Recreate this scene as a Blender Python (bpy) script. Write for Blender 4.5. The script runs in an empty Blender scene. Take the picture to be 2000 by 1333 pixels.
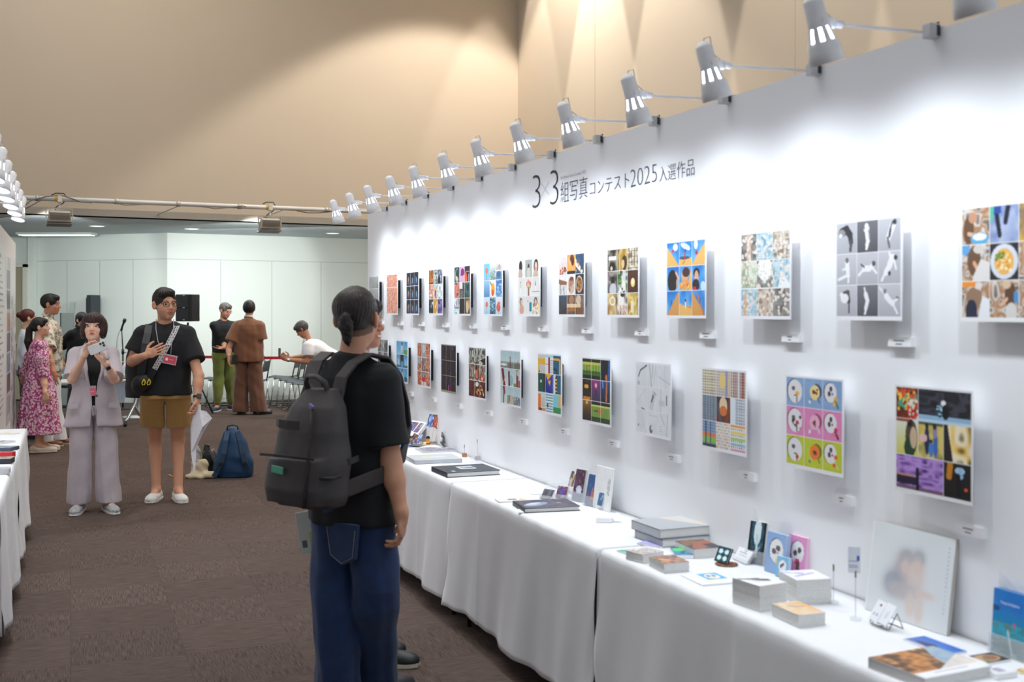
import bpy, bmesh, math, random
import numpy as np
from mathutils import Vector, Matrix

S = bpy.context.scene
COL = S.collection
PI = math.pi
F = 2222.0                      # focal length in pixels of the 2000 wide frame
CAMZ = 1.60

# ---------------------------------------------------------------- camera
cam = bpy.data.cameras.new('camera')
cam.sensor_width = 36; cam.lens = 36*F/2000; cam.shift_y = -58.5/2000
cam.clip_end = 200
cam_o = bpy.data.objects.new('camera', cam); COL.objects.link(cam_o)
cam_o.location = (0, 0, CAMZ); cam_o.rotation_euler = (PI/2, 0, 0)
S.camera = cam_o
cam.dof.use_dof = True; cam.dof.focus_distance = 8.8; cam.dof.aperture_fstop = 4.0

# ---------------------------------------------------------------- world and exposure
S.view_settings.view_transform = 'Standard'; S.view_settings.look = 'None'
S.view_settings.gamma = 1; S.view_settings.use_curve_mapping = False
S.view_settings.exposure = 0.0
w = bpy.data.worlds.new('world'); S.world = w; w.use_nodes = True
bg = w.node_tree.nodes['Background']
bg.inputs[0].default_value = (.90, .95, 1.0, 1); bg.inputs[1].default_value = .38

def area(name, loc, target, size, energy, color=(1,1,1), sy=None):
    l = bpy.data.lights.new(name, 'AREA'); l.energy = energy; l.color = color; l.size = size
    if sy: l.shape = 'RECTANGLE'; l.size_y = sy
    o = bpy.data.objects.new(name, l); COL.objects.link(o); o.location = loc
    o.rotation_euler = (Vector(target)-Vector(loc)).to_track_quat('-Z', 'Y').to_euler()
    return o
def spot(name, loc, target, energy, angle, blend, color=(1,1,1), r=.05):
    l = bpy.data.lights.new(name, 'SPOT'); l.energy = energy; l.color = color
    l.spot_size = math.radians(angle); l.spot_blend = blend; l.shadow_soft_size = r
    o = bpy.data.objects.new(name, l); COL.objects.link(o); o.location = loc
    o.rotation_euler = (Vector(target)-Vector(loc)).to_track_quat('-Z', 'Y').to_euler()
    return o
# hall ceiling lighting, eight metres up
area('hall_ceiling_light', (-1.5, 6.5, 7.8), (-1.5, 7.0, 0), 5, 290, (1, .97, .93), 7)
area('hall_ceiling_light', (-5.0, 13, 7.8), (-5.0, 13.2, 0), 4, 130, (1, .97, .93), 4)
TH = math.atan(862/F); CT, ST = math.cos(TH), math.sin(TH)
# downlights that wash the beige upper walls
spot('wall_washer', (.0, 16.15, 8.6), (.0, 16.15, 0), 1150, 99, .18, (1, .94, .86), .12)
spot('wall_washer', (-4.4, 15.2, 9.0), (-4.9, 16.5, 5.2), 110, 105, 1, (1, .87, .72), .3)
def washer(s, k=1, bl=.12):
    p = Vector((CT*(6.52)-ST*s, ST*6.42+CT*s, 8.6))
    q = p + Vector((CT*.02, ST*.02, -3))
    spot('wall_washer', p, q, 1600*k, 38, bl, (1, .945, .87), .05)
washer(17.1, .32, .25)
for s_ in (14.75, 12.5, 9.9, 7.4): washer(s_)
# added fill areas without fixtures under the low ceiling, to brighten the back wall
area('low_ceiling_fill', (-7.2, 17.6, 2.90), (-7.2, 18.4, 0), 3.5, 45, (.95, 1, .98), 1.2)
area('low_ceiling_fill', (-3.2, 18.2, 2.90), (-2.9, 19.6, 0), 4.5, 140, (.97, 1, .99), 1.3)
area('low_ceiling_fill', (-10.5, 17.0, 2.90), (-10.5, 17.8, 0), 2.0, 25, (.95, 1, .98), 1.0)

# ================================================================ helpers
def px(x, y, Y):                # a point of the place seen at pixel (x, y), Y metres away
    return Vector(((x-1000)/F*Y, Y, CAMZ-(y-608)/F*Y))
def onplane(x, y, z):           # the point seen at pixel (x, y) on the horizontal plane z
    return px(x, y, (CAMZ-z)*F/(y-608))
D = 2.265                       # distance of the exhibition wall
def W(s, o, z):                 # s along the wall, o out from the wall, z up
    return Vector((CT*(D-o)-ST*s, ST*(D-o)+CT*s, z))
AW = math.atan2(-CT, ST)        # wall frame: local x to the right, local y into the wall
def s_at(x, o=0.0):
    return (D-o)/(x-138)*(F-(x-1000)*862/F)
def lin(c):
    c = np.asarray(c, float)
    if c.max() > 1.001: c = c/255.
    return np.where(c <= .04045, c/12.92, ((c+.055)/1.055)**2.4)

MATS = {}
def mat(name, c=(200,200,200), rough=.55, metal=0, noise=.04, nscale=30, bump=0, bscale=200, emis=0, alpha=1, trans=0, spec=.5, sheen=0, ec=None):
    if name in MATS: return MATS[name]
    m = bpy.data.materials.new(name); m.use_nodes = True; nt = m.node_tree
    b = nt.nodes['Principled BSDF']; l = lin(c)
    tc = nt.nodes.new('ShaderNodeTexCoord')
    if noise > 0:
        n = nt.nodes.new('ShaderNodeTexNoise'); n.inputs['Scale'].default_value = nscale; n.inputs['Detail'].default_value = 3
        r = nt.nodes.new('ShaderNodeValToRGB')
        r.color_ramp.elements[0].position = .3; r.color_ramp.elements[1].position = .7
        r.color_ramp.elements[0].color = (*np.clip(l*(1-noise), 0, 1), 1); r.color_ramp.elements[1].color = (*np.clip(l*(1+noise), 0, 1), 1)
        nt.links.new(tc.outputs['Object'], n.inputs['Vector']); nt.links.new(n.outputs['Fac'], r.inputs[0]); nt.links.new(r.outputs[0], b.inputs['Base Color'])
    else: b.inputs['Base Color'].default_value = (*l, 1)
    b.inputs['Roughness'].default_value = rough; b.inputs['Metallic'].default_value = metal
    b.inputs['Specular IOR Level'].default_value = spec
    b.inputs['Alpha'].default_value = alpha; b.inputs['Transmission Weight'].default_value = trans
    if sheen: b.inputs['Sheen Weight'].default_value = sheen
    if emis:
        b.inputs['Emission Color'].default_value = (*lin(ec or c), 1); b.inputs['Emission Strength'].default_value = emis
    if bump:
        n2 = nt.nodes.new('ShaderNodeTexNoise'); n2.inputs['Scale'].default_value = bscale
        bp = nt.nodes.new('ShaderNodeBump'); bp.inputs['Strength'].default_value = bump; bp.inputs['Distance'].default_value = .004
        nt.links.new(tc.outputs['Object'], n2.inputs['Vector']); nt.links.new(n2.outputs['Fac'], bp.inputs['Height']); nt.links.new(bp.outputs[0], b.inputs['Normal'])
    MATS[name] = m; return m
def vcmat(name='painted', rough=.45, bump=0, bscale=300, spec=.4):
    if name in MATS: return MATS[name]
    m = bpy.data.materials.new(name); m.use_nodes = True; nt = m.node_tree; b = nt.nodes['Principled BSDF']
    a = nt.nodes.new('ShaderNodeAttribute'); a.attribute_name = 'Col'
    nt.links.new(a.outputs['Color'], b.inputs['Base Color']); b.inputs['Roughness'].default_value = rough
    b.inputs['Specular IOR Level'].default_value = spec
    if bump:
        tc = nt.nodes.new('ShaderNodeTexCoord'); n2 = nt.nodes.new('ShaderNodeTexNoise'); n2.inputs['Scale'].default_value = bscale
        bp = nt.nodes.new('ShaderNodeBump'); bp.inputs['Strength'].default_value = bump; bp.inputs['Distance'].default_value = .002
        nt.links.new(tc.outputs['Object'], n2.inputs['Vector']); nt.links.new(n2.outputs['Fac'], bp.inputs['Height']); nt.links.new(bp.outputs[0], b.inputs['Normal'])
    MATS[name] = m; return m
def flowermat(name, base, petal, core, scale, rough=.8):
    if name in MATS: return MATS[name]
    m = bpy.data.materials.new(name); m.use_nodes = True; nt = m.node_tree; b = nt.nodes['Principled BSDF']
    tc = nt.nodes.new('ShaderNodeTexCoord'); v = nt.nodes.new('ShaderNodeTexVoronoi'); v.inputs['Scale'].default_value = scale
    n = nt.nodes.new('ShaderNodeTexNoise'); n.inputs['Scale'].default_value = scale*2.4
    mx = nt.nodes.new('ShaderNodeMixRGB'); mx.blend_type = 'ADD'; mx.inputs[0].default_value = .35
    nt.links.new(tc.outputs['Object'], v.inputs['Vector']); nt.links.new(tc.outputs['Object'], n.inputs['Vector'])
    nt.links.new(v.outputs['Distance'], mx.inputs[1]); nt.links.new(n.outputs['Fac'], mx.inputs[2])
    r = nt.nodes.new('ShaderNodeValToRGB'); r.color_ramp.interpolation = 'CONSTANT'
    e = r.color_ramp.elements; e[0].position = 0; e[0].color = (*lin(core), 1); e[1].position = .33; e[1].color = (*lin(petal), 1)
    x = e.new(.52); x.color = (*lin(base), 1); x = e.new(.585); x.color = (*lin(petal), 1); x = e.new(.69); x.color = (*lin(base), 1)
    nt.links.new(mx.outputs[0], r.inputs[0]); nt.links.new(r.outputs[0], b.inputs['Base Color']); b.inputs['Roughness'].default_value = rough
    MATS[name] = m; return m

def tag(o, label=None, cat=None, group=None, kind=None):
    if label: o['label'] = label
    if cat: o['category'] = cat
    if group: o['group'] = group
    if kind: o['kind'] = kind
    return o
def thing(name, label, cat, loc=(0,0,0), rz=0, group=None, rot=None):
    o = bpy.data.objects.new(name, None); COL.objects.link(o); o.location = loc
    o.rotation_euler = rot if rot is not None else (0, 0, rz); o.empty_display_size = .1
    return tag(o, label, cat, group)
def copy_tree(o, parent=None):
    c = o.copy(); COL.objects.link(c); c.parent = parent
    for ch in o.children: copy_tree(ch, c)
    return c
def link(name, me, m, parent=None, loc=None, rot=None, smooth=False, kind=None, label=None):
    o = bpy.data.objects.new(name, me); COL.objects.link(o)
    if m is not None and not me.materials: me.materials.append(m)
    o.parent = parent
    if loc is not None: o.location = loc
    if rot is not None: o.rotation_euler = rot
    if smooth: me.polygons.foreach_set('use_smooth', [True]*len(me.polygons))
    if kind: o['kind'] = kind
    if label: o['label'] = label
    return o
class MB:
    def __init__(s): s.v = []; s.f = []
    def add(s, vs, fs):
        n = len(s.v); s.v += [tuple(p) for p in vs]; s.f += [tuple(i+n for i in f) for f in fs]; return s
    def box(s, c, d, R=None, taper=1):
        c = Vector(c); vs = []
        for z in (-.5, .5):
            t = taper if z > 0 else 1
            for x, y in ((-.5,-.5), (.5,-.5), (.5,.5), (-.5,.5)):
                p = Vector((x*d[0]*t, y*d[1]*t, z*d[2])); vs.append(c+(R@p if R else p))
        return s.add(vs, [(3,2,1,0), (4,5,6,7), (0,1,5,4), (1,2,6,5), (2,3,7,6), (3,0,4,7)])
    def rbox(s, c, d, r=.005, R=None, n=3):      # box with rounded vertical edges in its own x-y plane and chamfered top
        pts = []
        hx, hy = d[0]/2, d[1]/2; r = min(r, hx*.98, hy*.98)
        for cx, cy, a0 in ((hx-r,hy-r,0), (-hx+r,hy-r,PI/2), (-hx+r,-hy+r,PI), (hx-r,-hy+r,1.5*PI)):
            for k in range(n+1):
                a = a0+PI/2*k/n; pts.append((cx+r*math.cos(a), cy+r*math.sin(a)))
        ch = min(r*.4, d[2]*.25)
        rings = []
        for z, ins in ((-d[2]/2, ch), (-d[2]/2+ch, 0), (d[2]/2-ch, 0), (d[2]/2, ch)):
            rings.append([(x*(1-ins/hx), y*(1-ins/hy), z) for x, y in pts])
        return s.rings(rings, c, R)
    def rings(s, rings, c=(0,0,0), R=None, caps=True, closed=True):
        c = Vector(c); n = len(rings[0]); vs = []; fs = []
        for rg in rings:
            for p in rg:
                p = Vector(p); vs.append(c+(R@p if R else p))
        m = n if closed else n-1
        for i in range(len(rings)-1):
            for j in range(m):
                k = (j+1) % n; fs.append((i*n+j, i*n+k, (i+1)*n+k, (i+1)*n+j))
        if caps:
            fs.append(tuple(range(n-1, -1, -1))); fs.append(tuple(range((len(rings)-1)*n, len(rings)*n)))
        return s.add(vs, fs)
    def cyl(s, a, b, r, r2=None, n=12, caps=True):
        a = Vector(a); b = Vector(b); r2 = r if r2 is None else r2
        q = (b-a).to_track_quat('Z', 'Y').to_matrix()
        rg = [[(rr*math.cos(2*PI*k/n), rr*math.sin(2*PI*k/n), 0) for k in range(n)] for rr in (r, r2)]
        vs = [a+q@Vector(p) for p in rg[0]]+[b+q@Vector(p) for p in rg[1]]
        fs = [(k, (k+1) % n, n+(k+1) % n, n+k) for k in range(n)]
        if caps: fs += [tuple(range(n-1, -1, -1)), tuple(range(n, 2*n))]
        return s.add(vs, fs)
    def lathe(s, prof, c=(0,0,0), R=None, n=24, caps=True):
        rg = [[(r*math.cos(2*PI*k/n), r*math.sin(2*PI*k/n), z) for k in range(n)] for r, z in prof]
        return s.rings(rg, c, R, caps)
    def tube(s, path, r, n=8, flat=1.0, up=None):
        P = [Vector(p) for p in path]; rg = []; prev = None
        for i, p in enumerate(P):
            t = (P[min(i+1, len(P)-1)]-P[max(i-1, 0)]).normalized()
            if prev is None:
                u = Vector(up) if up else (Vector((0,0,1)) if abs(t.z) < .9 else Vector((1,0,0)))
            else: u = prev
            a = (u-t*u.dot(t)).normalized(); b = t.cross(a); prev = a
            rr = r[i] if hasattr(r, '__len__') else r
            rg.append([p+a*(rr*flat*math.cos(2*PI*k/n))+b*(rr*math.sin(2*PI*k/n)) for k in range(n)])
        return s.rings(rg)
    def strap(s, path, wid, thick, up=(0,0,1)):   # flat band: normals given by up per point
        P = [Vector(p) for p in path]; rg = []
        for i, p in enumerate(P):
            t = (P[min(i+1, len(P)-1)]-P[max(i-1, 0)]).normalized()
            u = Vector(up[i] if hasattr(up[0], '__len__') else up); a = (u-t*u.dot(t)).normalized(); b = t.cross(a)
            rg.append([p+b*(wid/2)+a*(thick/2), p-b*(wid/2)+a*(thick/2), p-b*(wid/2)-a*(thick/2), p+b*(wid/2)-a*(thick/2)])
        return s.rings(rg)
    def prism(s, outline, h, c=(0,0,0), R=None):    # outline in x-y, extruded z 0..h
        return s.rings([[(x, y, 0) for x, y in outline], [(x, y, h) for x, y in outline]], c, R)
    def sphere(s, c, r, n=12, sc=(1,1,1)):
        rg = []
        for i in range(1, n):
            a = PI*i/n; rg.append([(r*sc[0]*math.sin(a)*math.cos(2*PI*k/(2*n)), r*sc[1]*math.sin(a)*math.sin(2*PI*k/(2*n)), -r*sc[2]*math.cos(a)) for k in range(2*n)])
        return s.rings(rg, c)
    def build(s, name, m, parent=None, smooth=False, kind=None, label=None, bevel=0, auto=False):
        me = bpy.data.meshes.new(name); me.from_pydata(s.v, [], s.f); me.update()
        o = link(name, me, m, parent, smooth=smooth or auto, kind=kind, label=label)
        if bevel:
            bv = o.modifiers.new('bevel', 'BEVEL'); bv.width = bevel; bv.segments = 2; bv.limit_method = 'ANGLE'
        if auto:
            o.modifiers.new('split', 'EDGE_SPLIT').split_angle = math.radians(40)
        return o
def Rz(a): return Matrix.Rotation(a, 3, 'Z')
def Rx(a): return Matrix.Rotation(a, 3, 'X')
def Ry(a): return Matrix.Rotation(a, 3, 'Y')

# ---------------------------------------------------------------- painter for printed pictures
def _up(g, h, w_):
    n, m = g.shape[:2]
    y = np.linspace(0, n-1.001, h); x = np.linspace(0, m-1.001, w_)
    y0 = y.astype(int); x0 = x.astype(int); fy = (y-y0); fx = (x-x0)
    fy = fy*fy*(3-2*fy); fx = fx*fx*(3-2*fx); fy = fy[:, None]; fx = fx[None, :]
    return g[y0][:, x0]*(1-fy)*(1-fx)+g[y0+1][:, x0]*fy*(1-fx)+g[y0][:, x0+1]*(1-fy)*fx+g[y0+1][:, x0+1]*fy*fx
class Cv:
    def __init__(s, h, w_=None, c=(255,255,255), a=None):
        s.a = a if a is not None else np.ones((h, w_ or h, 3))*np.array(c, float)
        s.h, s.w = s.a.shape[:2]
        s.y, s.x = np.mgrid[0:s.h, 0:s.w]; s.y = (s.y+.5)/s.h; s.x = (s.x+.5)/s.w
    def put(s, m, c): s.a[m] = c; return s
    def mix(s, k, c): s.a[:] = s.a*(1-k[..., None])+np.array(c, float)*k[..., None]; return s
    def fill(s, c): s.a[:] = c; return s
    def grad(s, c0, c1, hor=False):
        t = (s.x if hor else s.y)[..., None]; s.a[:] = np.array(c0)*(1-t)+np.array(c1)*t; return s
    def rect(s, x0, y0, x1, y1, c): return s.put((s.x >= x0) & (s.x < x1) & (s.y >= y0) & (s.y < y1), c)
    def ell(s, cx, cy, rx, ry, c, ang=0):
        dx, dy = s.x-cx, s.y-cy; ca, sa = math.cos(ang), math.sin(ang)
        return s.put(((dx*ca+dy*sa)/rx)**2+((-dx*sa+dy*ca)/ry)**2 < 1, c)
    def line(s, x0, y0, x1, y1, w_, c):
        dx, dy = x1-x0, y1-y0; t = np.clip(((s.x-x0)*dx+(s.y-y0)*dy)/(dx*dx+dy*dy+1e-9), 0, 1)
        return s.put((s.x-x0-t*dx)**2+(s.y-y0-t*dy)**2 < (w_/2)**2, c)
    def poly(s, pts, c):
        m = np.zeros(s.x.shape, bool); n = len(pts)
        for i in range(n):
            (x0, y0), (x1, y1) = pts[i], pts[(i+1) % n]
            if y0 == y1: continue
            m ^= ((s.y > min(y0, y1)) & (s.y <= max(y0, y1)) & (s.x < x0+(s.y-y0)*(x1-x0)/(y1-y0)))
        return s.put(m, c)
    def blotch(s, cols, sc, seed, k=1.0, sy=None):
        r = np.random.RandomState(seed); g = _up(r.rand((sy or sc)+1, sc+1), s.h, s.w)
        g = (g-g.min())/(g.max()-g.min()+1e-9)*(len(cols)-1); i = np.clip(g.astype(int), 0, len(cols)-2); f = (g-i)[..., None]
        C = np.array(cols, float); s.a[:] = s.a*(1-k)+(C[i]*(1-f)+C[i+1]*f)*k; return s
    def dots(s, n, r, cols, seed, x0=0, y0=0, x1=1, y1=1, asp=1):
        q = np.random.RandomState(seed)
        for _ in range(n):
            s.ell(x0+(x1-x0)*q.rand(), y0+(y1-y0)*q.rand(), r*(.6+.8*q.rand()), r*asp*(.6+.8*q.rand()), cols[q.randint(len(cols))])
        return s
    def fig(s, x, y, h, body, hair=(30,25,25), skin=(225,180,150), leg=None):
        s.ell(x, y+.30*h, .10*h, .24*h, body); s.ell(x, y+.70*h, .085*h, .34*h, leg or body)
        s.ell(x, y, .065*h, .085*h, skin); s.ell(x, y-.03*h, .07*h, .065*h, hair); return s
    def sub(s, x0, y0, x1, y1):
        a = s.a[int(round(y0*s.h)):int(round(y1*s.h)), int(round(x0*s.w)):int(round(x1*s.w))]
        return Cv(0, a=a)
def paint_grid(cv, w_, h, R=None, c=(0,0,0), margin=0):   # grid in local x (right) and z (up), facing -y
    H, Wd = cv.h, cv.w
    xs = np.linspace(-w_/2, w_/2, Wd+1); zs = np.linspace(h/2, -h/2, H+1)
    X, Z = np.meshgrid(xs, zs); V = np.stack([X, np.zeros_like(X), Z], -1).reshape(-1, 3)
    i = np.arange(H)[:, None]*(Wd+1)+np.arange(Wd)[None, :]
    Fc = np.stack([i, i+Wd+1, i+Wd+2, i+1], -1).reshape(-1, 4)
    if R is not None: V = V@np.array(R).T
    V = V+np.array(c)
    return V, Fc, lin(np.clip(cv.a, 0, 255)/255.).reshape(-1, 3)
def painted(name, cv, w_, h, parent=None, R=None, c=(0,0,0), thick=.004, edge=(240,240,240), m=None, label=None, back=None):
    """a printed board or card: the front shows the picture, sides and back plain"""
    V, Fc, C = paint_grid(cv, w_, h)
    x, z = w_/2, h/2; n = len(V)
    sb = np.array([(-x,0,-z), (x,0,-z), (x,0,z), (-x,0,z), (-x,thick,-z), (x,thick,-z), (x,thick,z), (-x,thick,z)])
    sf = np.array([(0,4,5,1), (1,5,6,2), (2,6,7,3), (3,7,4,0), (7,6,5,4)])+n
    V = np.vstack([V, sb])
    if R is not None: V = V@np.array(R).T
    V = V+np.array(c)
    Fa = np.vstack([Fc, sf]); C = np.vstack([C, np.tile(lin(np.array(edge)/255.), (5, 1))])
    return npmesh(name, V, Fa, C, m or vcmat('print', .42), parent, label=label)
def npmesh(name, V, Fc, C, m, parent=None, smooth=False, label=None, pervert=False):
    me = bpy.data.meshes.new(name); nf = len(Fc)
    me.vertices.add(len(V)); me.vertices.foreach_set('co', np.ascontiguousarray(V, dtype=np.float32).ravel())
    me.loops.add(nf*4); me.polygons.add(nf)
    me.loops.foreach_set('vertex_index', Fc.astype(np.int32).ravel())
    me.polygons.foreach_set('loop_start', np.arange(0, nf*4, 4, dtype=np.int32))
    if smooth: me.polygons.foreach_set('use_smooth', np.ones(nf, bool))
    me.update(calc_edges=True)
    if C is not None:
        if pervert:
            a = me.color_attributes.new('Col', 'FLOAT_COLOR', 'POINT'); cc = np.hstack([C, np.ones((len(C), 1))])
        else:
            a = me.color_attributes.new('Col', 'FLOAT_COLOR', 'CORNER'); cc = np.repeat(np.hstack([C, np.ones((nf, 1))]), 4, axis=0)
        a.data.foreach_set('color', cc.astype(np.float32).ravel())
    return link(name, me, m, parent, label=label)
def text(name, body, m, parent, x0, x1, z0, z1, y=0, thin=0.0, R=None, depth=.0006, c=(0,0,0), label=None):
    """lettering fitted into the local rectangle x0..x1, z0..z1, facing -y"""
    cu = bpy.data.curves.new(name, 'FONT'); cu.body = body; cu.size = 1; cu.offset = thin; cu.resolution_u = 3
    o = bpy.data.objects.new(name, cu); COL.objects.link(o)
    dg = bpy.context.evaluated_depsgraph_get(); me = bpy.data.meshes.new_from_object(o.evaluated_get(dg))
    COL.objects.unlink(o); bpy.data.objects.remove(o)
    n = len(me.vertices); v = np.empty(n*3, np.float32); me.vertices.foreach_get('co', v); v = v.reshape(-1, 3)
    lo, hi = v.min(0), v.max(0)
    p = np.zeros_like(v)
    p[:, 0] = x0+(v[:, 0]-lo[0])/(hi[0]-lo[0])*(x1-x0); p[:, 2] = z0+(v[:, 1]-lo[1])/(hi[1]-lo[1])*(z1-z0); p[:, 1] = y-depth
    if R is not None: p = p@np.array(R).T
    p = p+np.array(c)
    me.vertices.foreach_set('co', p.ravel().astype(np.float32)); me.materials.clear(); me.update(); me.name = name
    return link(name, me, m, parent, label=label)

# ================================================================ the setting
def wallmat(name, c, seam=None):
    return mat(name, c, .8, noise=.012, nscale=2, bump=.05, bscale=400)
# carpet tiles
def carpet():
    m = bpy.data.materials.new('carpet_tiles'); m.use_nodes = True; nt = m.node_tree; b = nt.nodes['Principled BSDF']
    N = nt.nodes.new; L = nt.links.new
    tc = N('ShaderNodeTexCoord'); mp = N('ShaderNodeMapping'); mp.inputs['Rotation'].default_value = (0, 0, -.37)
    L(tc.outputs['Object'], mp.inputs['Vector'])
    ch = N('ShaderNodeTexChecker'); ch.inputs['Scale'].default_value = 2.0; L(mp.outputs[0], ch.inputs['Vector'])
    def streak(sx, sy):
        q = N('ShaderNodeMapping'); q.inputs['Scale'].default_value = (sx, sy, 1); L(mp.outputs[0], q.inputs['Vector'])
        n = N('ShaderNodeTexNoise'); n.inputs['Scale'].default_value = 1; n.inputs['Detail'].default_value = 4; n.inputs['Roughness'].default_value = .7
        L(q.outputs[0], n.inputs['Vector']); return n
    a, c = streak(9, 260), streak(260, 9)
    mx = N('ShaderNodeMixRGB'); L(ch.outputs['Fac'], mx.inputs[0]); L(a.outputs['Fac'], mx.inputs[1]); L(c.outputs['Fac'], mx.inputs[2])
    r = N('ShaderNodeValToRGB'); e = r.color_ramp.elements
    e[0].position = .36; e[0].color = (*lin((64,52,47)), 1); e[1].position = .66; e[1].color = (*lin((111,96,89)), 1)
    L(mx.outputs[0], r.inputs[0])
    br = N('ShaderNodeTexBrick'); br.inputs['Scale'].default_value = 1; br.offset = 0
    br.inputs['Brick Width'].default_value = .5; br.inputs['Row Height'].default_value = .5; br.inputs['Mortar Size'].default_value = .0015
    br.inputs['Color1'].default_value = (.9, .9, .9, 1); br.inputs['Color2'].default_value = (1.06, 1.06, 1.06, 1); br.inputs['Mortar'].default_value = (.7, .7, .7, 1)
    L(mp.outputs[0], br.inputs['Vector'])
    m2 = N('ShaderNodeMixRGB'); m2.blend_type = 'MULTIPLY'; m2.inputs[0].default_value = 1; L(r.outputs[0], m2.inputs[1]); L(br.outputs['Color'], m2.inputs[2])
    L(m2.outputs[0], b.inputs['Base Color']); b.inputs['Roughness'].default_value = .95; b.inputs['Specular IOR Level'].default_value = .15
    bp = N('ShaderNodeBump'); bp.inputs['Strength'].default_value = .5; bp.inputs['Distance'].default_value = .003
    L(mx.outputs[0], bp.inputs['Height']); L(bp.outputs[0], b.inputs['Normal'])
    return m
MB().box((-3, 10, -.05), (26, 32, .1)).build('floor', carpet(), kind='structure')

def vwall(name, p0, p1, z0, z1, thick, m):    # vertical slab whose visible face runs from p0 to p1, thickness away to the left of p0->p1
    a, b = Vector((*p0, 0)), Vector((*p1, 0)); t = (b-a).normalized(); nrm = Vector((-t.y, t.x, 0))
    vs = [a, b, b+nrm*thick, a+nrm*thick]
    return MB().rings([[(v.x, v.y, z0) for v in vs], [(v.x, v.y, z1) for v in vs]]).build(name, m, kind='structure')
SOF = 2.95
PALE = mat('pale_green_panel', (226,234,228), .6, noise=.01, nscale=1.5)
BACK = [(-13.5, 20.4), (-8.61, 20.55), (-5.94, 19.6), (-2.72, 21.3), (2.2, 23.9)]
wn = ['wall_door_side', 'wall_back_left', 'wall_back_right']
vwall('wall_door_side', BACK[0], BACK[1], 0, SOF, .15, PALE)
vwall('wall_back_left', BACK[1], BACK[2], 0, SOF, .15, PALE)
vwall('wall_back_right', BACK[2], BACK[4], 0, SOF, .15, PALE)
# seams: thin dark joints between the wall panels, upper rail and baseboard
seam = mat('joint', (150,160,155), .8, noise=.02)
tk = 0
def seams(p0, p1, xs, zr):
    global tk
    a, b = Vector((*p0, 0)), Vector((*p1, 0)); t = (b-a).normalized(); nrm = Vector((-t.y, t.x, 0)); L_ = (b-a).length
    ang = math.atan2(t.y, t.x); mb = MB()
    for x in xs:
        k = (x-1000)/F                       # ray X = k Y meets the wall line
        d = (a.x-k*a.y)/(k*t.y-t.x)
        q = a+t*d; mb.box((q.x, q.y, zr/2), (.006, .004, zr), Rz(ang))
    q = (a+b)/2; mb.box((q.x, q.y, zr), (L_, .004, .006), Rz(ang))
    tk += 1; mb.build('trim_%d' % tk, seam, kind='structure')
    bb = MB().box((q.x, q.y, .04), (L_, .016, .08), Rz(ang)); return bb
seams(BACK[1], BACK[2], (131, 195, 260), 2.50).build('baseboard_left', mat('baseboard', (205,212,206), .6), kind='structure')
seams(BACK[2], BACK[4], (431, 531, 627), 2.50).build('baseboard_right', MATS['baseboard'], kind='structure')
# pilaster, door
q = px(63, 600, 20.45); MB().box((q.x, 20.45, SOF/2), (.10, .16, SOF)).build('trim_pilaster', mat('pilaster', (222,230,224), .6), kind='structure')
dr = MB().box((-9.2, 20.36, 1.2), (.92, .06, 2.36)).build('door_1', mat('olive_door', (158,152,128), .55, noise=.02), kind='structure')
fr = MB(); fr.box((-8.70, 20.36, 1.22), (.07, .12, 2.44)); fr.box((-9.70, 20.36, 1.22), (.07, .12, 2.44)); fr.box((-9.2, 20.36, 2.42), (1.07, .12, .07))
fr.build('door_frame', mat('door_frame', (214,214,200), .5), dr)
MB().cyl((-8.84, 20.32, 1.0), (-8.84, 20.26, 1.0), .012).cyl((-8.84, 20.265, 1.0), (-8.96, 20.265, 1.0), .010).build('door_handle', mat('steel', (190,190,190), .3, 1), dr)
# beige bulkhead above the low ceiling, right beige wall
BEI = mat('beige_wall', (198,182,161), .85, noise=.012, nscale=1.2, bump=.05, bscale=300)
B0, B1 = (-14.0, 12.08), (.10, 19.17)
vwall('wall_bulkhead', B0, B1, SOF, 9.6, .25, BEI)
e = Vector((B1[0], B1[1], 0)); dn = e-Vector((-ST, CT, 0))*17.5
vwall('wall_right', (e.x-ST*5, e.y+CT*5), (dn.x, dn.y), 0, 9.6, .25, BEI)
wl = mat('wall_line', (196,178,158), .8)
mb = MB()
for x in (1162, 1553):
    k = (x-1000)/F; o_ = CT*.10+ST*19.17; Yh = o_/(CT*k+ST); q = Vector((k*Yh, Yh, 0))-Vector((CT, ST, 0))*.002
    mb.box((q.x, q.y, 4.8), (.008, .004, 9.6), Rz(AW))
mb.build('trim_right_wall_joint', wl, kind='structure')
# low ceiling
cz = MB(); poly = [(-14.0, 12.08), (.10, 19.17), (2.2, 23.9), (2.2, 24.5), (-14, 24.5)]
cz.rings([[(x, y, SOF) for x, y in poly], [(x, y, SOF+.1) for x, y in poly]]).build('ceiling', mat('low_ceiling', (196,210,214), .8, noise=.01, nscale=1), kind='structure')

# exhibition wall: white panels
BT = 2.39
WHITE = mat('white_panel', (242,243,246), .5, noise=.006, nscale=1.5)
S_END = 9.10
c = W((S_END-1.2)/2, -.03, BT/2)
MB().box(c, (S_END+1.2, .06, BT), Rz(AW)).build('wall_exhibition', WHITE, kind='structure')
DL = .60
def WLft(s, o, z): return Vector((-CT*(DL-o)-ST*s, -ST*(DL-o)+CT*s, z))   # left board frame: o out towards the aisle
c = WLft((14.5+4.3)/2, -.03, BT/2)
MB().box(c, (10.2, .06, BT), Rz(AW)).build('wall_exhibition_left', WHITE, kind='structure')

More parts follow.
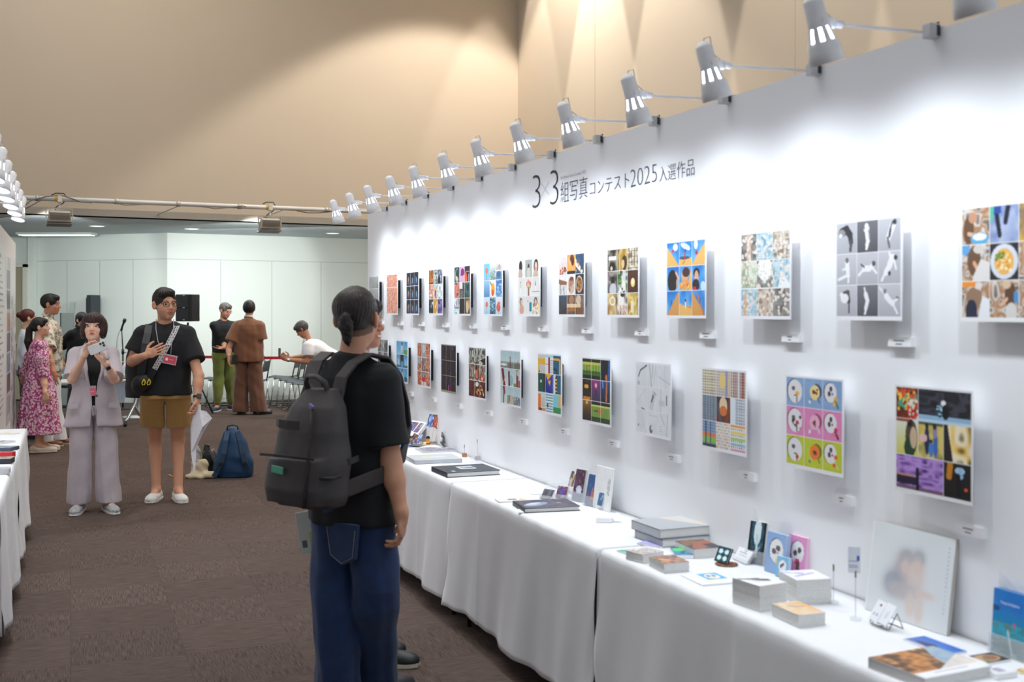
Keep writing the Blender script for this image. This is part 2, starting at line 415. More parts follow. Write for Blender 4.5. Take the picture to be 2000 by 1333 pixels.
# ================================================================ printed pictures
def grid9(n, seed, fn, gap=(240,240,240), m=(.018, .018, .018, .035)):
    """three by three pictures on one sheet; fn(cell, row, column, seed)"""
    N = n*3+8; cv = Cv(N, N, gap)
    x0, x1, y0, y1 = m[0], 1-m[1], m[2], 1-m[3]; g = .004
    for r in range(3):
        for c_ in range(3):
            a = x0+(x1-x0)*c_/3; b = y0+(y1-y0)*r/3
            fn(cv.sub(a+g, b+g, a+(x1-x0)/3-g, b+(y1-y0)/3-g), r, c_, seed*10+r*3+c_)
    return cv
def a_greyfig(k, r, c, s):
    k.grad((176,176,174), (150,152,152)); q = random.Random(s)
    k.fig(.5, .3+.2*q.random(), .55, [(230,225,220),(120,170,170),(90,85,85),(160,90,70)][s % 4])
def a_orange(k, r, c, s):
    k.blotch([(60,30,30),(240,225,220),(235,110,60),(250,240,235),(200,70,50),(240,235,230)], 5, s); k.blotch([(240,230,228),(235,120,70),(70,100,110)], 9, s+50, .45)
def a_night(k, r, c, s):
    k.grad((14,18,30), (26,32,48)); q = random.Random(s)
    k.ell(.5, .7, .28, .22, (40,80,150)); k.ell(.55, .6, .14, .22, (130,190,235)); k.dots(14, .03, [(200,225,250),(90,140,210),(240,150,90)], s, .2, .3, .8, .9)
    if s % 3 == 2: k.ell(.5, .6, .2, .3, (170,100,60)); k.ell(.5, .5, .08, .16, (220,190,160))
    k.blotch([(14,18,30),(60,80,120)], 6, s, .3)
def a_mixed(k, r, c, s):
    sets = [[(20,20,28),(240,140,50),(30,20,20)],[(70,90,90),(220,225,220),(50,50,50)],[(230,235,240),(40,60,90),(240,240,245)],[(235,230,230),(200,110,70),(240,235,235)],
            [(190,120,60),(235,225,210),(70,110,160)],[(240,240,240),(220,230,235),(50,70,60)],[(50,120,110),(20,20,30),(220,225,230)],[(230,230,230),(210,150,60),(220,170,60)],[(40,40,110),(170,150,210),(20,20,40)]]
    k.blotch(sets[r*3+c], 4, s)
    if (r, c) == (1, 1): k.ell(.5, .55, .3, .42, (220,190,150)); k.ell(.5, .65, .18, .3, (70,110,170))
    if (r, c) == (0, 2): k.ell(.3, .75, .3, .35, (35,35,45))
def a_dark(k, r, c, s):
    bg = [(25,50,48),(190,120,170),(30,32,40),(150,90,80),(60,60,62),(40,70,66),(150,180,200),(28,26,26),(70,60,50)][r*3+c]
    k.blotch([bg, tuple(min(255, int(v*1.5+12)) for v in bg), tuple(int(v*.6) for v in bg)], 4, s)
    if (r, c) == (0, 0): k.ell(.55, .55, .42, .45, (150,170,160)); k.ell(.6, .5, .34, .36, (40,66,64)); k.ell(.5, .72, .2, .12, (230,205,170), .5)
    if (r, c) == (0, 1): k.ell(.6, .35, .35, .25, (120,50,110)); k.rect(0, .6, 1, 1, (215,170,205))
    if (r, c) == (0, 2): k.rect(.2, .3, .9, .36, (200,130,60)); k.ell(.2, .85, .25, .5, (245,100,50)); k.rect(.65, .5, .85, 1, (150,140,150))
    if (r, c) == (1, 1): k.rect(0, 0, .6, .4, (225,220,220)); k.ell(.4, .8, .25, .3, (110,110,112))
    if (r, c) == (2, 0): k.rect(0, .55, 1, .65, (100,130,150)); k.ell(.5, .3, .1, .3, (200,120,130))
    if (r, c) == (2, 2): k.ell(.5, .55, .25, .4, (215,190,160)); k.rect(.75, .1, .95, .7, (210,160,40))
def a_flower(k, r, c, s):
    bg = [((120,195,225),(140,200,225)),((235,238,238),(120,150,150)),((225,232,238),(90,130,160)),((160,200,228),(90,140,190)),((245,240,235),(240,232,228)),((60,120,190),(90,150,205)),((220,228,235),(170,205,220)),((90,140,170),(40,90,120)),((228,230,236),(190,215,228))][r*3+c]
    k.grad(*bg)
    if (r, c) in ((0,0), (2,0), (2,2)): k.line(.5, .4, .48, 1, .05, (90,150,150)); k.ell(.5, .42, .22, .17, (235,105,90)); k.ell(.5, .4, .1, .07, (245,140,120))
    if (r, c) == (2, 2): k.ell(.45, .6, .33, .25, (215,80,70)); k.dots(12, .05, [(240,130,110)], s, .2, .4, .7, .8)
    if (r, c) == (1, 1): k.line(.1, .1, .55, .5, .12, (70,120,80)); k.ell(.55, .55, .3, .38, (240,170,60)); k.ell(.5, .75, .2, .2, (220,90,40))
    if (r, c) == (1, 2): k.dots(40, .05, [(170,215,240),(210,235,248)], s)
    if (r, c) == (2, 1): k.dots(50, .06, [(30,70,100),(190,215,225),(110,160,180)], s)
    if (r, c) == (0, 1): k.dots(40, .05, [(110,140,130),(220,228,228)], s, 0, .4, 1, 1)
    if (r, c) == (0, 2): k.ell(.6, .25, .2, .15, (225,150,120)); k.rect(0, .45, 1, .5, (235,240,245)); k.ell(.5, .7, .35, .2, (70,110,150))
def a_portrait(k, r, c, s):
    k.grad((214,214,212), (230,228,226)); q = (r, c)
    if q == (0, 0): k.rect(.6, 0, 1, .6, (240,242,242)); k.ell(.35, .35, .25, .32, (50,44,44)); k.ell(.3, .85, .3, .35, (190,170,155))
    if q == (0, 1): k.fill((165,172,168)); k.ell(.5, .4, .14, .16, (60,50,45)); k.ell(.5, .8, .25, .35, (200,196,186))
    if q == (0, 2): k.ell(.55, .4, .32, .38, (45,35,35)); k.ell(.55, .42, .2, .26, (228,188,165)); k.ell(.52, .52, .08, .05, (200,60,60)); k.ell(.5, .9, .35, .25, (196,176,150))
    if q == (1, 0): k.fig(.35, .25, .7, (200,190,175), leg=(235,235,235))
    if q == (1, 1):
        for t in (-.25, -.05, .15, .3): k.line(.5+t, .2+abs(t), .5, .65, .06, (110,140,80)); k.ell(.5+t, .18+abs(t)*.6, .09, .12, (235,110,80))
        k.rect(.4, .6, .6, 1, (150,100,80))
    if q == (1, 2): k.fig(.45, .25, .5, (60,60,62), leg=(240,240,240)); k.rect(0, .75, 1, .8, (170,165,165))
    if q == (2, 0): k.ell(.4, .3, .2, .22, (90,60,50)); k.ell(.45, .33, .14, .16, (225,185,165)); k.ell(.5, .75, .32, .3, (210,165,140))
    if q == (2, 1): k.rect(.6, .35, .95, .85, (0,130,150)); k.fig(.4, .3, .7, (225,225,230))
    if q == (2, 2): k.ell(.5, .3, .25, .25, (60,45,42)); k.ell(.5, .33, .16, .18, (225,185,165)); k.dots(25, .07, [(230,90,110),(245,200,90),(120,150,80),(240,240,240)], s, .1, .4, .95, 1)
def a_food(k, r, c, s):
    q = (r, c)
    if q == (0, 0): k.grad((235,230,232), (225,210,200)); k.dots(10, .08, [(200,80,60),(150,90,50)], s, 0, .6, .9, 1)
    if q == (0, 1): k.fill((240,170,70)); k.ell(.6, .3, .28, .3, (90,40,30)); k.line(.2, .2, .8, .9, .16, (230,180,140)); k.rect(0, .85, 1, 1, (40,35,35))
    if q == (0, 2): k.fill((50,80,120)); k.poly([(0,.2),(.9,.9),(.7,1),(0,.6)], (240,238,236)); k.dots(14, .06, [(210,60,50),(90,130,60),(230,180,80)], s, .1, .3, .7, .9)
    if q == (1, 0): k.poly([(0,.2),(1,.35),(1,.6),(0,.45)], (150,100,60)); k.rect(0, .5, 1, 1, (225,225,228)); k.line(.2, .5, .25, 1, .06, (40,40,44)); k.line(.6, .6, .65, 1, .06, (40,40,44))
    if q == (1, 1): k.fill((240,236,232)); k.ell(.5, .55, .38, .42, (215,190,165)); k.ell(.55, .3, .28, .2, (120,60,50)); k.dots(20, .07, [(200,165,135),(170,120,90)], s, .25, .3, .75, .8)
    if q == (1, 2): k.fill((44,40,42)); k.ell(.45, .5, .4, .42, (205,200,195)); k.ell(.45, .5, .32, .34, (80,60,45)); k.dots(30, .06, [(210,60,40),(240,120,60),(100,140,60)], s, .2, .2, .7, .8)
    if q == (2, 0): k.grad((60,80,105), (50,46,48))
    if q == (2, 1): k.fill((105,80,66)); k.ell(.55, .25, .3, .22, (170,120,85)); k.rect(0, .45, 1, .66, (235,205,165)); k.rect(.05, .66, 1, .85, (170,110,60))
    if q == (2, 2): k.fill((120,100,90)); k.ell(.35, .25, .3, .24, (215,190,165)); k.rect(0, .45, .6, .66, (230,200,160)); k.rect(0, .66, 1, 1, (120,80,50))
    k.blotch([(60,40,35),(235,225,215)], 7, s, .12)
def a_gold(k, r, c, s):
    sets = [[(40,34,26),(180,176,160),(60,52,40)],[(150,120,60),(225,190,110),(90,66,34)],[(120,96,64),(236,232,222),(150,130,90)],[(60,60,66),(170,160,150),(40,40,46)],[(60,90,50),(220,222,220),(40,36,32)],
            [(60,30,22),(90,50,36),(50,26,20)],[(90,70,40),(230,205,150),(150,110,60)],[(70,60,56),(235,230,225),(120,80,60)],[(180,140,50),(235,215,130),(160,110,40)]]
    k.blotch(sets[r*3+c], 3, s); q = (r, c)
    if q == (0, 0): k.rect(.1, .3, .9, .5, (235,232,225)); k.ell(.5, .85, .35, .25, (30,26,24)); k.ell(.4, .88, .12, .1, (210,200,180))
    if q == (0, 1): k.ell(.7, .65, .25, .35, (70,50,30)); k.ell(.55, .7, .15, .2, (220,190,140))
    if q == (0, 2):
        for t in (.15, .4, .65, .9): k.line(t, 0, t, .8, .03, (90,80,60)); k.line(0, t, 1, t, .03, (90,80,60))
    if q == (1, 2): k.ell(.5, .55, .2, .2, (240,210,130)); k.ell(.5, .5, .1, .14, (255,245,200))
    if q == (1, 0): k.ell(.55, .45, .2, .24, (46,34,30)); k.ell(.55, .85, .35, .3, (200,205,210))
    if q == (1, 1): k.dots(20, .08, [(90,140,60),(60,100,50)], s, 0, .1, .4, .6); k.ell(.6, .7, .2, .25, (236,232,226)); k.dots(8, .07, [(30,26,26),(240,240,240)], s, .1, .75, .7, 1)
    if q == (2, 0): k.ell(.5, .35, .32, .22, (245,235,210)); k.ell(.5, .35, .22, .14, (215,190,140))
    if q == (2, 1): k.ell(.35, .35, .3, .35, (240,236,230)); k.line(.3, .6, .45, 1, .14, (225,175,145)); k.line(.6, .6, .7, 1, .14, (225,175,145)); k.ell(.5, .05, .2, .12, (40,30,26))
    if q == (2, 2): k.rect(.3, .35, .6, .9, (235,225,190)); k.line(.9, 0, .92, 1, .05, (120,80,30))
def a_sand(k, r, c, s):
    B, B2, Y, Y2 = (20,110,205), (90,175,235), (235,185,105), (215,155,85); q = (r, c)
    k.grad(B, B2); k.blotch([B, B2, (200,228,245)], 3, s, .45)
    if q == (0, 0): k.ell(.7, .2, .2, .15, (230,240,248)); k.poly([(0,.15),(1,1),(0,1)], Y); k.ell(.5, .35, .1, .08, (200,50,110))
    if q == (0, 1): k.ell(.5, .2, .4, .12, (220,235,245), .3); k.rect(0, .68, 1, 1, Y); k.ell(.4, .67, .45, .07, (60,90,110)); k.line(.48, .4, .45, .7, .09, (200,40,50)); k.ell(.5, .36, .05, .06, (40,30,30)); k.line(.45, .8, .3, .9, .05, (150,105,60))
    if q == (0, 2): k.poly([(1,.1),(1,1),(0,1),(0,.95)], Y); k.ell(.35, .5, .1, .09, (190,50,60)); k.ell(.3, .15, .15, .2, (225,238,248))
    if q == (1, 0): k.ell(.45, .6, .4, .48, (25,28,34)); k.line(.75, .25, .95, .5, .12, (225,180,150)); k.ell(.85, .7, .08, .2, (210,170,140))
    if q == (1, 1): k.poly([(.6,1),(1,0),(1,1)], Y); k.ell(.45, .4, .28, .3, (225,170,135)); k.ell(.55, .25, .3, .2, (70,40,40)); k.ell(.45, .85, .45, .3, (235,160,70)); k.dots(15, .07, [(240,200,80),(230,100,110),(120,180,200)], s, .05, .6, .8, 1)
    if q == (1, 2): k.ell(.35, .3, .25, .2, (20,26,44)); k.ell(.35, .5, .16, .3, (225,175,145)); k.ell(.3, .8, .28, .25, (28,26,36)); k.ell(.2, .95, .15, .1, (210,50,50)); k.ell(.85, .85, .18, .2, (200,228,245))
    if q == (2, 0): k.poly([(.9,.05),(1,.1),(1,1),(0,1)], Y2); k.line(.35, .4, .4, .55, .06, (30,60,90))
    if q == (2, 1): k.rect(0, .62, 1, 1, Y2); k.poly([(0,.5),(1,.75),(1,1),(0,1)], Y); k.line(.5, .42, .5, .65, .1, (235,225,225)); k.ell(.5, .38, .06, .05, (60,40,40)); k.line(.5, .46, .68, .44, .04, (225,130,140))
    if q == (2, 2): k.poly([(0,0),(1,1),(0,1)], Y2); k.poly([(.3,.1),(.5,.2),(1,1),(.9,1)], (190,120,60)); k.line(.65, .3, .6, .5, .05, (40,60,90))
def a_daisy(k, r, c, s):
    k.blotch([[(60,62,60),(150,140,126),(90,110,110)], [(120,165,185),(190,215,225),(90,140,160)], [(120,100,80),(215,200,180),(80,100,100)]][(r*2+c) % 3], 6, s, .9)
    if r == 1: k.ell(.5+.4*(1-c), .3, .45, .45, (240,244,240)) if c < 2 else k.poly([(.3,1),(.5,.4),(1,.9),(1,1)], (235,240,245))
    if (r, c) == (1, 0): k.blotch([(110,150,90),(225,235,215)], 5, s, .5)
    if (r, c) in ((2, 1), (0, 0)): k.line(.5, .1, .5, 1, .3, (200,178,160))
    if (r, c) == (2, 0): k.line(.3, .2, .25, 1, .2, (215,175,140))
    q = random.Random(s)
    for _ in range(26):
        x, y = q.random(), q.random(); k.ell(x, y, .07, .055, (236,232,226)); k.ell(x, y, .025, .02, (205,120,90))
def a_cat(k, r, c, s):
    dark = c == 1 and r != 1
    k.grad(*(((118,118,124), (84,84,90)) if dark else ((196,196,203), (176,176,184)))) ; q = (r, c); Wh = (236,236,240); Dk = (58,56,62)
    def body(pts, w0, col=Wh, tail=None):
        for i in range(len(pts)-1): k.line(*pts[i], *pts[i+1], w0*(1-.12*i), col)
    if q == (0, 0): body([(.25,.3),(.5,.22),(.68,.4),(.72,.62)], .3, Dk); k.ell(.25, .32, .18, .12, (150,148,150)); k.line(.72, .6, .7, .9, .13, (80,78,84)); k.ell(.2, .4, .08, .06, Wh)
    if q == (0, 1): body([(.48,.22),(.5,.45),(.52,.65),(.45,.85)], .2); k.ell(.46, .16, .09, .09, Wh); k.line(.35, .28, .45, .4, .06, Wh); k.line(.4, .8, .36, .9, .05, Dk); k.line(.55, .3, .6, .6, .05, (150,150,154))
    if q == (0, 2): body([(.7,.15),(.58,.35),(.45,.6)], .24); k.ell(.74, .12, .09, .09, Dk); k.line(.55, .35, .5, .55, .1, (60,58,62)); k.line(.42, .6, .5, .88, .09, (100,98,102)); k.line(.65, .1, .55, .3, .06, Dk)
    if q == (1, 0): body([(.52,.25),(.55,.5),(.58,.7)], .2); k.ell(.52, .2, .09, .09, (120,116,120)); k.line(.55, .45, .3, .5, .07, Wh); k.line(.5, .7, .1, .82, .1, Wh); k.line(.6, .7, .58, .92, .09, Wh)
    if q == (1, 1): body([(.35,.5),(.6,.5),(.75,.42)], .2); k.line(.35, .5, .08, .7, .09, Wh); k.line(.75, .5, .92, .65, .08, Wh); k.ell(.8, .35, .09, .09, (90,86,90)); k.line(.35, .45, .2, .36, .06, Dk)
    if q == (1, 2): body([(.62,.2),(.5,.45),(.35,.65)], .24); k.line(.55, .2, .5, .05, .09, Wh); k.line(.7, .25, .8, .55, .08, Wh); k.line(.35, .6, .15, .9, .09, Wh); k.ell(.78, .2, .08, .08, Dk); k.ell(.5, .68, .06, .08, Dk)
    if q == (2, 0): body([(.35,.3),(.55,.25),(.6,.5)], .22, (90,88,92)); k.ell(.4, .42, .2, .16, Wh); k.line(.62, .5, .62, .88, .08, Dk); k.ell(.25, .3, .1, .08, Wh)
    if q == (2, 1): body([(.42,.3),(.5,.5),(.42,.75)], .18); k.line(.4, .3, .36, .1, .07, Wh); k.line(.45, .7, .38, .92, .09, Wh)
    if q == (2, 2): body([(.35,.35),(.5,.5),(.65,.6)], .2); k.line(.35, .35, .05, .1, .06, Wh); k.line(.65, .6, .85, .9, .08, Wh); k.ell(.3, .22, .08, .08, (130,126,130)); k.ell(.85, .45, .08, .08, (120,116,120)); k.line(.6, .55, .85, .48, .08, Wh)
def a_noodle(k, r, c, s):
    k.blotch([(90,70,56),(200,190,180),(170,120,80),(225,220,215),(80,74,70)], 5, s); q = (r, c); Br = (112,82,62)
    if q == (0, 0): k.ell(.25, .6, .2, .4, Br); k.ell(.4, .25, .16, .16, (200,150,120)); k.line(.25, .7, .6, .8, .12, (225,180,150)); k.ell(.65, .85, .33, .18, (90,170,215)); k.ell(.65, .8, .26, .1, (240,244,246))
    if q == (0, 1): k.fill((150,165,200)); k.blotch([(110,130,180),(190,200,225)], 5, s, .7); k.line(.2, 0, .35, .8, .15, (36,40,56)); k.line(.65, 0, .55, .45, .16, (40,42,60)); k.rect(.1, 0, .4, .2, (50,80,160)); k.poly([(0,0),(.15,0),(.1,.4),(0,.4)], (90,190,160))
    if q == (0, 2): k.blotch([(235,190,60),(110,90,70)], 4, s, .7)
    if q == (1, 0): k.ell(.45, .45, .25, .42, Br); k.ell(.6, .12, .18, .12, (214,205,200)); k.line(.45, .5, .7, .85, .12, (225,170,135)); k.poly([(.4,.9),(.7,.4),(1,.5),(1,1),(.4,1)], (226,222,220)); k.ell(.1, .12, .2, .14, (100,165,220))
    if q == (1, 1):
        k.fill((44,42,48)); k.ell(.5, .5, .48, .48, (214,220,232)); k.ell(.5, .5, .34, .36, (232,180,90)); k.dots(26, .05, [(250,232,190),(240,210,150),(225,150,60)], s, .25, .3, .75, .8); k.dots(14, .05, [(90,130,60),(120,150,70)], s, .22, .22, .5, .45)
    if q == (2, 0): k.ell(.45, .45, .28, .3, (150,120,96)); k.ell(.35, .85, .22, .35, (40,46,70)); k.ell(.6, .12, .15, .1, (226,220,216)); k.poly([(.6,1),(.75,.4),(1,.5),(1,1)], (236,238,242)); k.rect(0, 0, .5, .15, (240,150,50))
    if q == (2, 1): k.ell(.72, .4, .2, .35, (96,70,52)); k.ell(.6, .1, .14, .12, (220,190,160)); k.ell(.75, .85, .2, .25, (220,216,212)); k.line(.6, .5, .4, .65, .1, (225,180,150)); k.rect(.85, .3, 1, .6, (80,150,210))
def b_bw(k, r, c, s):
    k.blotch([(30,32,34),(190,192,192),(70,72,74),(150,152,154)], 4, s, 1, 2)
    for t in (.2, .5, .8): k.line(t, 0, t+.05, 1, .09, [(230,230,230),(24,26,28),(90,92,94)][(s+int(t*10)) % 3])
def b_sky(k, r, c, s):
    k.grad((30,130,205), (130,205,225)); k.blotch([(40,140,210),(150,215,235),(235,245,250)], 4, s, .3)
    q = (r, c)
    if c == 1: k.ell(.5, .45, .22, .42, (232,222,212)); k.ell(.5, .2, .16, .15, (60,46,44))
    if q == (1, 1): k.fill((18,28,46)); k.ell(.5, .75, .35, .28, (60,160,215))
    if q == (0, 2): k.rect(0, .6, 1, 1, (110,150,90))
    if q in ((1, 0), (1, 2)): k.fig(.5, .25, .8, (220,225,230)); k.rect(0, .82, 1, 1, (70,110,130))
    if q == (2, 2): k.ell(.5, .8, .4, .2, (50,90,110))
def b_fest(k, r, c, s):
    if c == 1: k.grad((190,190,196), (120,118,122)); k.blotch([(210,210,214),(90,60,60),(220,90,60)] if r else [(200,200,206),(150,150,158),(220,220,226)], 6, s, .7)
    else: k.blotch([(70,50,46),(215,90,50),(225,190,160),(150,120,90),(200,60,40),(90,70,70)], 7, s)
    if (r, c) == (0, 1):
        for t in (.15, .25, .35): k.ell(.5, .4, t, t, (150,152,165)); k.ell(.5, .4, t-.03, t-.03, (205,205,212))
    if (r, c) == (2, 1): k.rect(0, .4, 1, .7, (205,50,40)); k.rect(0, .7, 1, 1, (214,214,224)); k.rect(.45, .4, .55, 1, (60,50,56))
    if (r, c) == (1, 0): k.ell(.4, .3, .3, .2, (120,180,210))
def b_black(k, r, c, s):
    k.fill((28,24,30)); k.blotch([(28,24,30),(34,28,38),(70,50,96)], 8, s, .45)
    k.dots(3, .05, [(110,70,160),(70,50,100)], s, asp=1.5)
    if (r, c) == (2, 1): k.line(.55, .65, .55, 1, .12, (235,60,200))
def b_warm(k, r, c, s):
    k.blotch([[(110,80,66),(200,212,200),(60,50,46),(190,205,195)], [(200,216,206),(140,100,80),(90,70,60),(205,215,205)], [(50,24,22),(120,40,30),(30,18,18),(210,120,60)]][r], 4, s)
    q = (r, c)
    if q == (0, 2): k.poly([(0,.75),(1,.55),(1,1)], (30,24,22))
    if q == (1, 1): k.ell(.4, .5, .22, .35, (220,110,80)); k.ell(.4, .2, .15, .15, (60,30,26))
    if q == (1, 2): k.ell(.4, .8, .25, .2, (235,70,40)); k.ell(.4, .85, .1, .1, (250,220,180))
    if q == (2, 1): k.ell(.5, .2, .3, .15, (225,225,220)); k.dots(8, .07, [(240,190,110),(230,140,80)], s, 0, .4, 1, .9)
    if q == (2, 2): k.dots(10, .07, [(240,200,120),(250,220,180)], s, 0, .2, .7, .8)
def b_sea(k, r, c, s):
    k.grad((168,196,204), (206,214,212)); q = (r, c)
    if r == 0: k.rect(0, .72, 1, 1, (120,120,112)); k.rect(0, .62, 1, .72, (130,156,160))
    if q == (0, 0): k.ell(.5, .8, .5, .08, (215,222,224))
    if q == (0, 1): k.line(.5, .4, .48, 1, .12, (110,30,36)); k.ell(.5, .35, .05, .06, (70,40,40))
    if q == (0, 2): k.ell(.6, .9, .5, .25, (96,110,96)); k.line(.7, .55, .7, .8, .1, (190,70,70))
    if q == (1, 0): k.line(.3, 0, .6, 1, .35, (120,26,34)); k.line(.9, .3, .5, .8, .1, (215,170,150))
    if q == (1, 1): k.ell(.6, .65, .4, .3, (150,176,184)); k.line(.3, .25, .35, 1, .25, (90,26,34)); k.ell(.35, .2, .1, .1, (80,50,46))
    if q == (1, 2): k.line(.6, .1, .55, 1, .3, (110,60,52)); k.ell(.65, .2, .14, .16, (215,170,150)); k.rect(.75, .6, 1, 1, (190,60,60)); k.rect(0, .8, .5, 1, (120,140,90))
    if q == (2, 0): k.line(.5, 0, .6, .35, .3, (150,30,50)); k.line(.5, .45, .45, 1, .2, (110,104,106))
    if q == (2, 1): k.rect(0, .5, 1, 1, (150,146,132)); k.poly([(.3,1),(.5,.5),(.9,.5),(1,1)], (190,182,160)); k.line(.45, .5, .45, .85, .06, (60,60,60))
    if q == (2, 2): k.rect(0, .55, 1, 1, (120,132,138)); k.dots(20, .06, [(200,208,212),(90,104,112)], s, 0, .55, 1, 1)
def b_blocks(k, r, c, s):
    q = (r, c); Y = (240,175,30); T = (20,100,130)
    if q == (0, 0): k.fill((226,180,50)); k.rect(0, 0, 1, .2, (205,200,205)); k.rect(.2, .55, 1, 1, (200,198,200)); k.rect(.1, .9, .25, 1, (60,60,60))
    if q == (0, 1): k.fill((225,232,236)); k.rect(.35, .1, .6, 1, (170,50,50)); k.rect(0, 0, 1, .12, (150,215,225)); [k.line(.62, t, 1, t, .02, (140,140,150)) for t in np.arange(.2, 1, .08)]; k.line(0, .5, .35, .5, .05, (150,60,60))
    if q == (0, 2): k.fill(T); k.line(0, .2, .75, .2, .12, Y); k.line(.85, .25, .85, 1, .14, Y); k.line(0, .7, .4, .75, .1, (40,30,50)); k.line(.45, .8, .5, 1, .12, (40,30,50))
    if q == (1, 0): k.fill((22,80,62)); k.rect(.75, 0, 1, 1, (40,42,46)); k.rect(.3, .35, .5, .5, (225,225,220))
    if q == (1, 1): k.fill((30,60,160)); k.poly([(0,0),(.9,0),(.3,.35)], Y); k.poly([(.3,.4),(.7,.3),(.6,.6)], Y); k.poly([(0,0),(0,.5),(1,1),(.3,1),(0,.8)], (24,44,130))
    if q == (1, 2): k.fill(T); k.rect(.05, 0, .3, 1, (225,225,225)); [k.rect(.28, t, .5, t+.1, Y if i % 2 else (34,34,38)) for i, t in enumerate(np.arange(.1, 1, .1))]
    if q == (2, 0): k.fill((190,215,222)); k.rect(0, .1, .4, .85, (230,120,30)); k.rect(.45, .25, .95, .8, (196,190,186)); k.rect(0, .85, 1, 1, (225,120,40)); k.rect(.1, .85, .5, 1, (40,60,90))
    if q == (2, 1): k.fill((214,222,226)); [k.rect(0, t, 1, t+.06, (70,150,170)) for t in np.arange(.05, 1, .15)]; k.ell(.3, .65, .1, .12, (40,36,36))
    if q == (2, 2): k.fill((120,205,215)); k.rect(.7, 0, 1, .65, (225,170,90)); k.rect(0, .7, 1, 1, (50,140,80))
def b_green(k, r, c, s):
    q = (r, c); k.fill((24,24,28))
    if q in ((0, 0), (0, 1)): k.grad((30,40,26), (80,140,50)); k.rect(0, .15, 1, .35, (200,200,90)); k.rect(0, .3, 1, .6, (140,180,70)); k.rect(0, .8, 1, 1, (24,40,24)); [k.line(t, .3, t, 1, .04, (20,34,22)) for t in (.2, .5, .8)]; (k.ell(.7, .45, .12, .14, (200,90,50)), k.ell(.7, .45, .07, .08, (150,180,90))) if c == 0 else None
    if q == (0, 2): k.grad((24,30,44), (20,22,30)); k.line(.9, 0, .8, 1, .12, (40,110,190)); k.ell(.6, .85, .1, .15, (220,120,60))
    if q == (1, 0): k.blotch([(26,22,24),(60,40,20)], 4, s); k.ell(.45, .35, .25, .1, (240,170,50)); k.rect(.1, .85, .9, 1, (210,130,40))
    if q == (1, 1): k.grad((140,60,130), (60,56,84)); k.ell(.5, .25, .18, .16, (200,70,120)); k.ell(.5, .25, .1, .1, (225,210,225)); k.line(.5, .5, .5, .75, .1, (40,36,56))
    if q == (1, 2): k.grad((30,80,140), (22,26,44)); k.line(.65, .1, .6, .9, .15, (200,120,70)); k.line(.2, 0, .25, .3, .1, (100,170,230))
    if q == (2, 0): k.grad((150,110,40), (24,22,26)); k.ell(.5, .1, .15, .1, (230,170,80))
    if q in ((2, 1), (2, 2)): k.rect(0, .15, 1, .25, (210,210,110)); k.rect(0, .25, 1, .75, (130,165,70)); k.rect(0, .75, 1, 1, (40,70,34)); [k.line(t, .3, t, 1, .03, (50,80,34)) for t in (.15, .4, .65)]; (k.ell(.9, .45, .14, .16, (205,100,60)), k.line(.3, .45, .7, .45, .05, (40,50,30))) if c == 1 else k.ell(.1, .45, .1, .14, (205,100,60))
def b_white(k, r, c, s):
    k.fill((224,226,230)); k.blotch([(218,221,226),(230,232,235)], 3, s, .8); q = (r, c); G = (190,194,200); Dk = (100,100,108)
    if q == (0, 0): k.line(.2, .6, .4, .3, .08, Dk); k.line(.4, .3, 1, .05, .08, Dk); k.line(.2, .6, .15, .9, .04, G); k.rect(.1, .8, .35, .97, (190,192,198))
    if q == (0, 1): k.line(.2, 0, .4, 1, .12, G); k.line(.5, .0, .45, .6, .05, (150,154,160)); k.line(.8, 0, .6, .8, .04, G)
    if q == (0, 2): k.line(0, .5, 1, .8, .05, G); k.line(.5, 0, .6, 1, .04, (205,208,214))
    if q == (1, 0): k.line(0, .7, .9, .1, .03, G); k.line(.5, .95, .8, 1, .06, Dk)
    if q == (1, 1): k.poly([(.2,.9),(.5,.1),(.8,.2),(.5,1)], (205,208,214)); k.line(.4, .6, .55, .35, .12, (96,96,104)); k.line(.6, .2, .8, .3, .04, (140,142,150))
    if q == (1, 2): k.rect(0, .5, .55, .75, (206,208,214)); k.line(.7, .3, .7, .65, .1, (120,120,130)); k.line(.2, 0, .2, 1, .03, G)
    if q == (2, 0): [k.line(.1+t, 0, .6+t, 1, .03, G) for t in (-.1, .1, .3)]; k.ell(.2, .7, .04, .06, Dk)
    if q == (2, 1): k.ell(.35, .8, .15, .18, (110,110,118)); k.ell(.42, .74, .08, .1, (225,226,230)); k.line(.2, .2, .9, .2, .03, G)
    if q == (2, 2): k.line(.2, .1, .5, .5, .12, (205,208,212)); k.line(.8, 0, .7, 1, .06, G); [k.line(.1, t, .3, t, .03, G) for t in (.6, .7, .8)]
